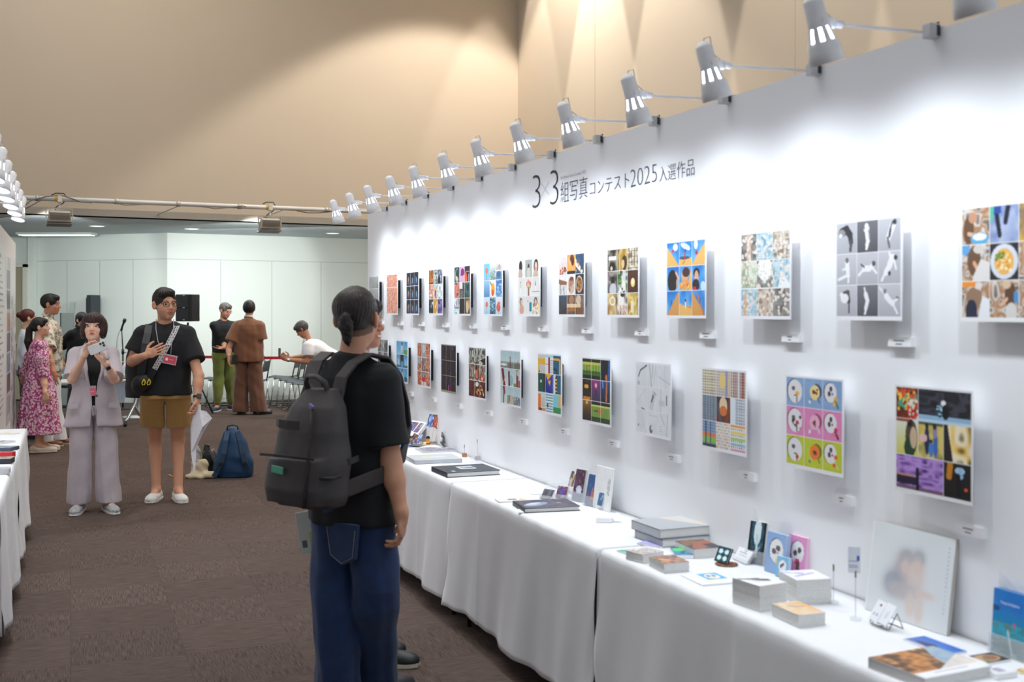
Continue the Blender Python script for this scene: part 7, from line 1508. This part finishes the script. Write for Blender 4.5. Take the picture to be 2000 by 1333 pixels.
# lanyard, badge, shoulder strap, sling bag, backpack
yz = lambda x, z, e=.0: P.tp(x, (.150 if z < 1.28 else .150-(z-1.28)*.55-max(0, z-1.38)*.3)*1.0*k+e, z*k)
MB().tube([yz(.07, 1.47, -.02), yz(.068, 1.40, .006), yz(.050, 1.30, .010), yz(.000, 1.20, .014)], .0035, 6).tube([yz(-.07, 1.47, -.02), yz(-.072, 1.40, .006), yz(-.060, 1.30, .010), yz(-.052, 1.20, .014)], .0035, 6).build('lanyard', mat('lanyard_grey', (178,176,180), .6), P.root, smooth=True)
cv = Cv(30, 44, (214,84,100)); cv.rect(0, 0, 1, .13, (190,188,192)); cv.rect(.18, .38, .36, .68, (238,232,232)); cv.rect(.45, .48, .75, .55, (236,170,180)); cv.rect(0, .92, 1, 1, (196,194,196)); cv.rect(0, 0, .05, 1, (190,186,190)); cv.rect(.95, 0, 1, 1, (190,186,190))
painted('name_badge', cv, .110, .078, P.root, R=Rz(PI)@Ry(.22), c=yz(-.045, 1.155, .022), thick=.003)
STP = [yz(-.100, 1.435, -.045), yz(-.098, 1.415, -.006), yz(-.075, 1.36, .006), yz(-.03, 1.27, .012), yz(.03, 1.16, .016), yz(.075, 1.08, .018)]
MB().strap(STP, .042, .003, up=(0, 1, .25)).build('printed_strap', mat('strap_white', (196,194,196), .6, noise=.02), P.root)
st = MB(); r = random.Random(3)
for i in range(34):
    t_ = i/34*4; j = int(t_)+1; a_, b_ = STP[j], STP[min(j+1, 5)]; c = a_.lerp(b_, t_-int(t_)); st.box(c+Vector((r.uniform(-.004, .004), .004, 0))+Vector((.008*(-1)**i, 0, .006*(-1)**i)), (.010, .003, .007), Ry(.9))
st.build('strap_print', BLK, P.root)
st = MB().strap([yz(.075, 1.08, .020), yz(.11, 1.02, .020), yz(.135, .97, .02)], .050, .006, up=(0, 1, 0)); st.build('black_strap_end', BLKT, P.root)
S_ = Sdf(); S_.ell(P.tp(.165, .150, .985*k), (.080, .045, .060), k=.02); S_.ell(P.tp(.200, .12, .94*k), (.060, .045, .065), k=.03); soft('sling_bag', S_, .006, mat('sling_black', (34,34,36), .5), P.root, folds(.004, 26, 5))
yl = MB()
for x_ in (.158, .118): yl.tube([P.tp(x_, .196, 1.005*k), P.tp(x_-.012, .200, .985*k), P.tp(x_-.008, .202, .962*k), P.tp(x_+.010, .202, .958*k), P.tp(x_+.014, .200, .975*k), P.tp(x_, .197, 1.0*k)], .0045, 6)
yl.build('yellow_loops', mat('yellow_cord', (235,205,40), .5), P.root, smooth=True)
S_ = Sdf(); S_.loft([(1.36*k, .15, -.19, .10, .07), (1.25*k, .16, -.20, .15, .10), (1.0*k, .17, -.20, .16, .11), (.84*k, .17, -.19, .15, .10)], n=2.6, k=.02); soft('shoulder_backpack', S_, .009, mat('bag_black', (26,27,30), .6, noise=.1), P.root, folds(.005, 22, 7))
MB().strap([P.tp(.125, -.10, 1.36*k), P.tp(.125, -.03, 1.428*k), P.tp(.125, .045, 1.418*k), P.tp(.132, .105, 1.36*k), P.tp(.148, .145, 1.28*k), P.tp(.16, .16, 1.18*k), P.tp(.185, .13, 1.02*k)], .062, .012, up=(0, 1, .6)).build('backpack_strap', BLK, P.root, bevel=.003)
# crumpled paper bag in his left hand
w = P.base+Rz(-P.phi)@P.J['wrl']; t = thing('paper_bag', 'crumpled white paper bag hanging from the hand of the person in shorts', 'paper bag', w+Vector((.01, -.02, -.10)))
mb = MB(); mb.add([(-.03,0,0), (.02,-.02,.01), (.075,-.01,.0), (.115,.01,-.06), (.05,-.045,-.13), (.03,.0,-.12), (-.045,-.03,-.34), (-.015,-.035,-.53), (-.012,.0,-.30), (.055,.0,-.16), (-.03,.03,-.2), (-.06,.01,-.15)], [(0,1,4,6), (1,2,3,4), (6,4,5,8), (6,8,7), (0,6,11), (5,9,8), (0,11,10), (10,11,6,7), (4,3,9,5), (10,7,8)])
o = mb.build('paper', mat('white_paper', (232,230,236), .6, noise=.03), t); sb_ = o.modifiers.new('sub', 'SUBSURF'); sb_.subdivision_type = 'SIMPLE'; sb_.levels = sb_.render_levels = 1; sm_ = o.modifiers.new('solid', 'SOLIDIFY'); sm_.thickness = .002
MB().rings([[(x_, y_, z_) for x_, y_ in ((-.025,-.008), (.025,-.008), (.025,.01), (-.025,.01))] for z_ in (.05, -.03)]).build('twisted_top', MATS['white_paper'], t, bevel=.004)

# ---- woman in the pink flowered dress
b = onplane(76, 884, 0); P = Human('person with long black hair in a pink flowered dress, seen from behind', b, 62, 1.525, True, (226,178,152), head=(12, 6, 0)); k = P.k
P.J['elr'] = P.L(86, 742, 12.72); P.J['wrr'] = P.L(88, 768, 12.66); P.J['ell'] = P.L(44, 738, 13.0); P.J['wrl'] = P.L(52, 760, 13.15)
P.leg('r', (.07, .01, .42), (.07, -.02, .09), 10); P.leg('l', (-.07, .02, .42), (-.08, .03, .09), 6)
P.body(.006, smile=True, brow=(60,44,40))
DR = flowermat('pink_flower_cloth', (172,62,128), (236,214,222), (238,186,60), 42)
S_ = Sdf(); S_.loft([(1.43*k, 0, 0, .08, .07), (1.37*k, 0, 0, .140, .100), (1.28*k, 0, 0, .165, .12), (1.06*k, 0, 0, .140, .112), (.95*k, 0, 0, .172, .145), (.70*k, 0, 0, .205, .19), (.24*k, 0, .0, .235, .23)], k=.02, wav=.06, nw=11); S_.cap(P.J['shl'], P.J['shr'], .06, k=.03)
for n in 'lr': a, e = P.J['sh'+n], P.J['el'+n]; S_.ell(a.lerp(e, .42), (.082, .082, .115), k=.03); S_.cone(a.lerp(e, .5), a.lerp(e, .93), .072, .060, k=.02)
S_.ell(P.neck+Vector((0, .01, .04)), (.07, .07, .05), k=.006, op='s'); soft('flowered_dress', S_, .008, DR, P.root, folds(.004, 18, 3, .8))
for n in 'lr': P.shoe(n, mat('cream_shoe', (222,206,190), .4), None, wd=.036, hi=.02)
P.hair(HB, prims=[('c', (0, -.095, .02), (.0, -.135, -.03), .040, .034), ('c', (0, -.13, -.02), (0, -.155, -.16), .040, .048), ('c', (0, -.155, -.16), (.0, -.145, -.36), .050, .026), ('e', (0, .06, .074), (.06, .035, .03), .02)], cuts=[('e', (0, .120, -.016), (.085, .072, .078), .01), ('e', (0, .06, -.10), (.12, .10, .085), .01)], h=.006)
MB().sphere(P.hp(0, -.128, -.02), .026, 8, (1.3, .9, 1)).build('hair_clip', mat('coral_clip', (230,120,110), .5), P.root, smooth=True)

# ---- man in the patterned shirt
b = onplane(95, 871, 0); P = Human('person in a colourful leaf-patterned shirt and white trousers standing in profile', b, 78, 1.80, False, (196,142,114), head=(8, -3, 0)); k = P.k
P.J['elr'] = P.L(96, 700, 13.0); P.J['wrr'] = P.L(104, 728, 12.95); P.leg('l', (-.08, .04, .48), (-.09, .10, .085), 6); P.leg('r', (.09, .0, .48), (.10, -.02, .085), 6)
P.body(.006, brow=(40,34,32))
AL = flowermat('aloha_cloth', (214,206,190), (120,112,96), (90,160,190), 17)
P.shirt(AL, hem=.84, rx=.200, ry=.145, sl=.75, slr=(.078, .09), h=.009, seed=8, name='patterned_shirt'); P.collar(AL, hgt=.045); P.pants(cloth('white_trousers', (226,228,232), noise=.02), rt=.10, rk=.085, rh=.08, h=.010, seed=4)
for n in 'lr': P.shoe(n, mat('brown_leather', (122,74,52), .4, noise=.1), mat('tan_sole', (196,176,150), .6), hi=.05, h=.006)
P.hair(HB, prims=[('e', (0, .052, .084), (.058, .040, .030), .02)], cuts=[('e', (0, .118, -.005), (.078, .062, .075), .012), ('e', (0, .058, -.115), (.12, .085, .10), .01), ('h', (0, .25, -1), (0, -.09, -.075))], h=.006, rad=(.084, .108, .098))

# ---- person hidden behind them
p = px(52, 608, 14.3); P = Human('person with red brown hair in a bun, mostly hidden behind the patterned shirt', (p.x, p.y), 60, 1.62, True, (220,176,150)); k = P.k
P.body(.009); P.shirt(cloth('pale_blouse', (220,222,226), noise=.03), hem=.90, rx=.17, ry=.12, sl=1.5, h=.012, seed=3, name='blouse'); P.pants(cloth('dark_skirt', (40,40,46)), h=.012, rk=.07, rh=.06)
for n in 'lr': P.shoe(n, BLK, h=.008)
P.hair(HRD, prims=[('e', (0, -.115, .045), (.045, .04, .04), .01)], cuts=[('e', (0, .118, -.01), (.08, .07, .075)), ('e', (0, .058, -.11), (.12, .11, .09))], h=.008)

# ---- man in the black polo shirt behind the table
p = px(150, 620, 17.3); P = Human('person in a black polo shirt with one hand on the hip behind the tables', (p.x, p.y), 112, 1.585, False, (206,156,126), head=(6, -8, 0), lean=8); k = P.k
P.J['elr'] = P.L(113, 686, 17.45); P.J['wrr'] = P.L(127, 713, 17.2); P.hand['r'] = dict(d=P.D(.8, -.2, -.5), n=P.D(.1, .6, .1), curl=.8)
P.J['ell'] = P.L(176, 690, 17.1); P.J['wrl'] = P.L(184, 712, 17.0)
P.body(.007); P.shirt(BLKT, hem=.86, rx=.20, ry=.14, sl=.68, slr=(.08, .09), h=.010, seed=6, name='polo_shirt'); P.collar(BLKT, hgt=.04); P.pants(cloth('black_trousers', (30,31,35), noise=.05), h=.011, seed=6)
for n in 'lr': P.shoe(n, BLK, h=.008)
P.hair(HB, prims=[('e', (0, .06, .060), (.070, .045, .040), .02), ('e', (0, -.06, -.02), (.07, .055, .06), .02)], cuts=[('e', (0, .125, -.03), (.085, .07, .075)), ('e', (0, .065, -.10), (.12, .085, .08)), ('h', (0, .2, -1), (0, -.09, -.08))], h=.007, rad=(.090, .108, .100)); glasses(P)

# ---- man in green trousers
b = onplane(437, 803, 0); P = Human('person with glasses in black T-shirt and green trousers, one open hand held out', b, 142, 1.73, False, (186,132,104), head=(-22, -20, 0)); k = P.k
P.J['elr'] = P.L(438, 672, 18.15); P.J['wrr'] = P.L(437, 680, 17.92); P.hand['r'] = dict(d=P.D(-.8, -.5, -.1), n=P.D(.0, -.25, 1), curl=.3, spread=.15, thumb=.0)
P.leg('r', (.10, .02, .48), (.115, .02, .085), 42); P.leg('l', (-.09, .0, .48), (-.15, -.02, .085), 20)
P.body(.008, beard=True); P.shirt(BLKT, hem=.93, rx=.185, ry=.128, sl=.62, slr=(.07, .078), h=.011, seed=3); P.pants(cloth('moss_green', (112,122,52), noise=.06), top=1.0, hem=.11, rt=.098, rk=.085, rh=.062, h=.010, fold=.009, seed=11)
for n in 'lr': P.shoe(n, mat('navy_shoe', (28,52,84), .6), mat('sole_white', (226,226,224), .5), h=.007)
P.hair(HG, prims=[('e', (0, .045, .085), (.058, .046, .032), .02)], cuts=short_cuts(.064), h=.007, groove=.004); glasses(P)

# ---- man in brown, from behind
b = onplane(486, 810, 0); P = Human('person in a matching brown shirt and wide trousers, seen from behind', b, 6, 1.755, False, (204,152,124), head=(-12, 0, 0)); k = P.k
P.J['ell'] = P.L(447, 682, 17.5); P.J['wrl'] = P.L(447, 699, 17.4); P.J['elr'] = P.L(510, 676, 17.6); P.J['wrr'] = P.L(509, 698, 17.55); P.hand['r'] = dict(d=P.D(.05, .1, -1), n=P.D(-.9, .1, 0), curl=.9)
P.leg('l', (-.11, .0, .48), (-.13, -.02, .085), 4); P.leg('r', (.10, .02, .48), (.15, .02, .085), 62)
P.body(.008); BRN = cloth('brown_cloth', (122,78,52), noise=.05)
P.shirt(BRN, hem=.80, rx=.225, ry=.150, hemrx=.225, sl=.70, slr=(.085, .105), h=.009, fold=.005, seed=12, name='brown_shirt', wav=.03); P.collar(mat('striped_collar', (190,170,150), .7), r=.066, hgt=.028); P.pants(cloth('brown_cloth_dark', (104,66,46), noise=.05), top=.95, hem=.045, rt=.112, rk=.118, rh=.125, hipr=(.195, .14), h=.010, fold=.007, seed=13)
for n in 'lr': P.shoe(n, mat('black_leather', (30,36,46), .3), None, h=.007, length=.3)
P.hair(HB, prims=[('e', (0, -.045, .0), (.080, .075, .075), .03)], cuts=[('e', (0, .118, -.01), (.085, .062, .075)), ('e', (0, .065, -.11), (.12, .085, .09)), ('h', (0, .15, -1), (0, -.09, -.065))], rad=(.092, .108, .106), h=.007)
t = thing('smartphone', 'black phone in the left hand of the person in brown', 'phone', P.base+Rz(-P.phi)@(P.J['wrl']+Vector((.075, .03, -.03)))); t.rotation_euler = (0, .15, .4); MB().rbox((0, 0, 0), (.075, .15, .01), .01, Rx(PI/2)).build('phone_body', BLK, t)
wristwatch(P, 'l', .01, BLK, BLK, side=(-1, 0, 0))

# ---- man in the white shirt bending over his phone
hip = px(652, 738, 17.2); P = Human('person in white polo shirt bending forward over a phone beyond the red belt', (hip.x, hip.y), 272, 1.70, False, (190,136,106), lean=56, head=(0, -42, 0), hoff=(0, .03, -.02)); k = P.k
P.piv = Vector((0, 0, .84)); 
for sx, n in ((-1, 'l'), (1, 'r')): P.J['sh'+n] = P.tp(sx*P.sw, -.005, 1.395*k); P.J['hip'+n] = Vector((sx*.085, 0, .80)); P.leg(n, (sx*.10, .10, .44), (sx*.10, -.05, .085))
P.neck = P.tp(0, -.012, 1.44*k); P.hc = P.L(590, 644, 17.2)
P.J['ell'] = P.L(601, 707, 17.0); P.J['wrl'] = P.L(561, 703, 16.95); P.J['elr'] = P.L(605, 694, 17.4); P.J['wrr'] = P.L(566, 700, 17.3)
P.hand['l'] = dict(d=P.D(-.9, 0, .35), n=P.D(.2, .9, .3), curl=.6, thumb=.3); P.hand['r'] = dict(d=P.D(-.9, 0, .3), n=P.D(0, -.9, .3), curl=.7)
P.body(.007); WT = cloth('white_polo', (228,228,230), noise=.02)
P.shirt(WT, hem=.90, rx=.205, ry=.150, sl=.68, slr=(.085, .098), h=.009, seed=5, name='polo_shirt', neck=(.06, .06)); P.collar(WT, hgt=.045, r=.064); P.pants(cloth('grey_trousers', (90,92,96)), top=.90, h=.011)
for n in 'lr': P.shoe(n, BLK, h=.008)
P.hair(HG, prims=[('e', (0, .05, .078), (.066, .045, .036), .02)], cuts=short_cuts(.058, -.07), h=.007, rad=(.088, .106, .100), groove=.004)
wristwatch(P, 'l', .02, BLK, mat('watch_silver', (180,182,186), .3, .8), side=P.D(0, -1, .3))
t = thing('smartphone', 'thin phone held upright by the person in the white polo shirt', 'phone', px(546, 690, 17.0)); t.rotation_euler = (0, 0, 1.35); MB().rbox((0, 0, 0), (.075, .15, .009), .01, Rx(PI/2)@Rz(.0)).build('phone_body', mat('phone_dark', (90,92,98), .3, .3), t)

# ---- smiling man half hidden behind the nearest man
hd = px(703, 640, 5.28); P = Human('person with curly grey hair and white shirt smiling, mostly hidden behind the backpack wearer', (hd.x-.004, hd.y-.05), 98, 1.655, False, (208,148,124), head=(10, 4, 0)); k = P.k
P.leg('r', (.08, .02, .46), (.08, .10, .085), 0); P.leg('l', (-.08, 0, .46), (-.08, .0, .085), 0)
P.J['elr'] = P.tp(.20, -.03, 1.10*k); P.J['ell'] = P.tp(-.20, -.03, 1.10*k)
P.body(.0035, smile=True, brow=(70,64,62)); P.shirt(WT, hem=.90, rx=.165, ry=.115, sl=.55, slr=(.062, .07), h=.008, seed=5, name='white_shirt'); P.collar(WT, hgt=.03, r=.062); P.pants(cloth('charcoal_trousers', (52,54,58)), rt=.085, rk=.07, rh=.065, hipr=(.15, .11), h=.009)
for n in 'lr': P.shoe(n, mat('black_sneaker', (30,31,34), .5), mat('cream_sole', (196,190,172), .6))
P.hair(HG, prims=[('e', (x_, y_, z_), (.026, .026, .024), .008) for x_, y_, z_ in ((0,.075,.085), (.03,.07,.08), (-.03,.07,.08), (.055,.05,.07), (-.055,.05,.07), (.0,.05,.105), (.03,.03,.11), (-.03,.03,.11), (.06,.01,.09), (-.06,.01,.09), (0,-.01,.12), (.07,-.03,.06), (-.07,-.03,.06))], cuts=short_cuts(.066), groove=.005, h=.004)

# ---- man with the ponytail and charcoal backpack
bx = (690-1000)/F*4.52; P = Human('person with a short ponytail, black T-shirt, jeans and charcoal backpack, seen from behind', (bx, 4.52), 36, 1.69, False, (206,152,124), head=(-22, -1, 0), hscale=1.02); k = P.k
P.J['elr'] = P.L(764, 905, 4.40); P.J['wrr'] = P.L(784, 1004, 4.36); P.hand['r'] = dict(d=P.D(.02, .12, -1), n=P.D(-1, .2, -.1), curl=.62, thumb=.35, spread=.05)
P.J['ell'] = P.tp(-.25, .02, 1.12*k); P.J['wrl'] = P.L(628, 985, 4.80); P.hand['l'] = dict(d=P.D(-.35, .1, -.9), n=P.D(.8, .3, 0), curl=.6)
fl, fr_ = P.G(664, 1398), P.G(730, 1368)
P.J['hipl'] = Vector((-.095, 0, .88*k)); P.J['hipr'] = Vector((.09, 0, .88*k))
P.leg('l', P.L(655, 1170, 4.50), fl+Vector((0, 0, .085)), 6); P.leg('r', P.L(735, 1165, 4.46), fr_+Vector((0, 0, .085)), 10)
P.body(.0034, undercut=True, scalp=(44,36,34))
P.shirt(BLKT, hem=.780, rx=.190, ry=.138, hemrx=.205, sl=.80, slr=(.068, .084), h=.0062, fold=.004, seed=21, wav=.02)
JN = mat('denim', (16,46,90), .8, noise=.22, nscale=18, bump=.35, bscale=600, sheen=.15)
P.pants(JN, top=.95, hem=.035, rt=.098, rk=.094, rh=.090, hipr=(.183, .135), crotch=.04, h=.0055, fold=.0075, seed=22, name='jeans', crease=False)
GOLDT = mat('stitching', (150,146,136), .7)
pk = MB(); o = lambda x, z: P.tp(x, -.146, z*k)
for x0_ in (.02,):
    pts = [o(.03, .775), o(.055, .66), o(.10, .635), o(.155, .665), o(.165, .775)]
pkb = MB().rings([[P.tp(x, y-.0, z*k) for x, z in ((-.01, .80), (.012, .665), (.075, .635), (.140, .665), (.155, .80))] for y in (-.122, -.143)]); pkb.build('back_pocket', JN, P.root, bevel=.003)
MB().tube([P.tp(x, -.1445, z*k) for x, z in ((-.003, .78), (.018, .672), (.076, .643), (.134, .672), (.148, .78))], .0012, 5).build('pocket_stitch', GOLDT, P.root)
for n in 'lr': P.shoe(n, mat('black_sneaker', (30,31,34), .5), mat('cream_sole', (196,190,172), .6))
hr = P.hair(HDB, prims=[('e', (0, -.05, .045), (.080, .062, .062), .02)], cuts=[('e', (0, .118, -.01), (.085, .062, .085), .012), ('h', (0, .22, -1), (0, -.10, -.058)), ('e', (.094, -.004, -.010), (.032, .034, .046), .006), ('e', (-.094, -.004, -.010), (.032, .034, .046), .006), ('e', (0, .085, -.10), (.12, .085, .09), .01)], rad=(.0815, .103, .097), h=.0034, groove=.0011, nstr=40)
S_ = Sdf(); q = P.hs; S_.cap(P.hp(0, -.108, .020), P.hp(0, -.116, .004), .014*q, .017*q, k=.01); S_.ell(P.hp(0, -.117, -.026), np.array((.031, .017, .036))*q, P.Rh@Rx(.08), k=.014); S_.ell(P.hp(.002, -.110, -.062), np.array((.022, .013, .038))*q, P.Rh@Rx(.12), k=.016); S_.cap(P.hp(.003, -.104, -.085), P.hp(.006, -.098, -.106), .010*q, .004*q, k=.012); soft('ponytail', S_, .0032, HDB, hr, folds(.0014, 150, 3, 2.0))
MB().tube([P.hp(.017*math.cos(a_*PI/8), -.119+.006*math.sin(a_*PI/8), .008+.010*math.sin(a_*PI/8)) for a_ in range(17)], .005, 8).build('hair_tie', BLK, hr, smooth=True)
# his backpack
BPM = mat('charcoal_nylon', (60,55,56), .65, noise=.1, nscale=14, bump=.25, bscale=320); BPD = mat('charcoal_dark', (34,32,34), .6, noise=.1)
bt = P.root; sx_ = .035; yb = -.255
S_ = Sdf(); S_.loft([(.885*k, sx_, yb+.0, .145, .085), (.93*k, sx_, yb-.016, .160, .108), (1.05*k, sx_, yb-.016, .157, .112), (1.17*k, sx_, yb+.004, .142, .095), (1.26*k, sx_, yb+.030, .112, .075), (1.325*k, sx_, yb+.055, .062, .045)], n=2.7, k=.02, wav=.02, nw=5)
S_.loft([(.905*k, sx_, yb-.06, .135, .080), (.96*k, sx_, yb-.065, .145, .090), (1.075*k, sx_, yb-.058, .138, .082)], n=3, k=.012)
BP = soft('backpack', S_, .0058, BPM, bt, folds(.0045, 19, 31)); BP['label'] = 'charcoal backpack with a green tag'
B_ = lambda x, y, z: Vector((sx_+x, yb+y, z*k))
MB().strap([B_(-.14, -.135, 1.082), B_(-.05, -.150, 1.086), B_(.05, -.150, 1.086), B_(.14, -.13, 1.082)], .010, .004, up=(0, -1, 0)).build('pocket_edge', BPD, BP)
MB().box(B_(-.02, -.1585, 1.035), (.060, .005, .026), Ry(.08)).build('green_tag', mat('green_tag', (86,168,138), .5), BP, bevel=.001)
MB().strap([B_(-.10, -.088, 1.205), B_(-.06, -.112, 1.202), B_(-.015, -.114, 1.200), B_(.03, -.098, 1.198)], .034, .004, up=(0, -1, 0)).build('front_loop', BPM, BP)
MB().tube([B_(.060, -.060, 1.27), B_(.085, -.094, 1.19), B_(.105, -.120, 1.10), B_(.112, -.150, .95), B_(.10, -.140, .90)], .006, 6).build('zip', BPD, BP, smooth=True)
MB().box(B_(.060, -.066, 1.27), (.022, .012, .012), Ry(.5)).build('zip_pull', mat('zip_lilac', (120,114,160), .4), BP)
MB().tube([B_(-.050, .035, 1.305), B_(-.052, .015, 1.355), B_(-.025, .0, 1.378), B_(.02, .0, 1.378), B_(.050, .015, 1.355), B_(.050, .035, 1.305)], .013, 8, flat=.45).build('grab_handle', BPM, BP, smooth=True)
MB().strap([B_(.155, .0, 1.055), B_(.165, .03, 1.06), B_(.15, .09, 1.065)], .022, .006, up=(1, 0, 0)).build('side_strap', BPD, BP)
MB().rbox(B_(.125, -.03, 1.01), (.085, .15, .012), .02, Rz(.3)).build('side_pocket_rim', BPD, BP)
for sg in (-1, 1):
    path = [B_(sg*.055-.005, .075, 1.285), P.tp(sg*.082, -.150, 1.37*k), P.tp(sg*.098, -.105, 1.425*k), P.tp(sg*.112, -.035, 1.458*k), P.tp(sg*.124, .045, 1.440*k), P.tp(sg*.132, .105, 1.37*k), P.tp(sg*.138, .142, 1.25*k), P.tp(sg*.165, .145, 1.15*k), P.tp(sg*.197, .07, 1.05*k), P.tp(sg*.200, -.04, .99*k), B_(sg*.13, .05, .95)]
    ups = [(0, -.3, 1), (0, -.5, 1), (0, -.3, 1), (0, .1, 1), (0, .6, 1), (0, 1, .4), (0, 1, 0), (sg*.6, 1, 0), (sg, .3, 0), (sg, 0, 0), (sg, 0, 0)]
    MB().strap(path, .062, .011, up=ups).build('shoulder_strap', BPM, BP, bevel=.003)
# envelope in his left hand
t = thing('envelope', 'pale printed envelope held low by the backpack wearer', 'envelope', px(603, 1040, 4.70)); t.rotation_euler = (0, math.radians(-9), .25)
cv = Cv(40, 26, (214,218,210)); cv.rect(.1, .68, .35, .86, (110,110,112)); cv.rect(.5, .5, .95, .95, (190,200,120)); cv.rect(.6, .1, .9, .4, (190,205,215)); painted('envelope_front', cv, .085, .175, t, thick=.004)
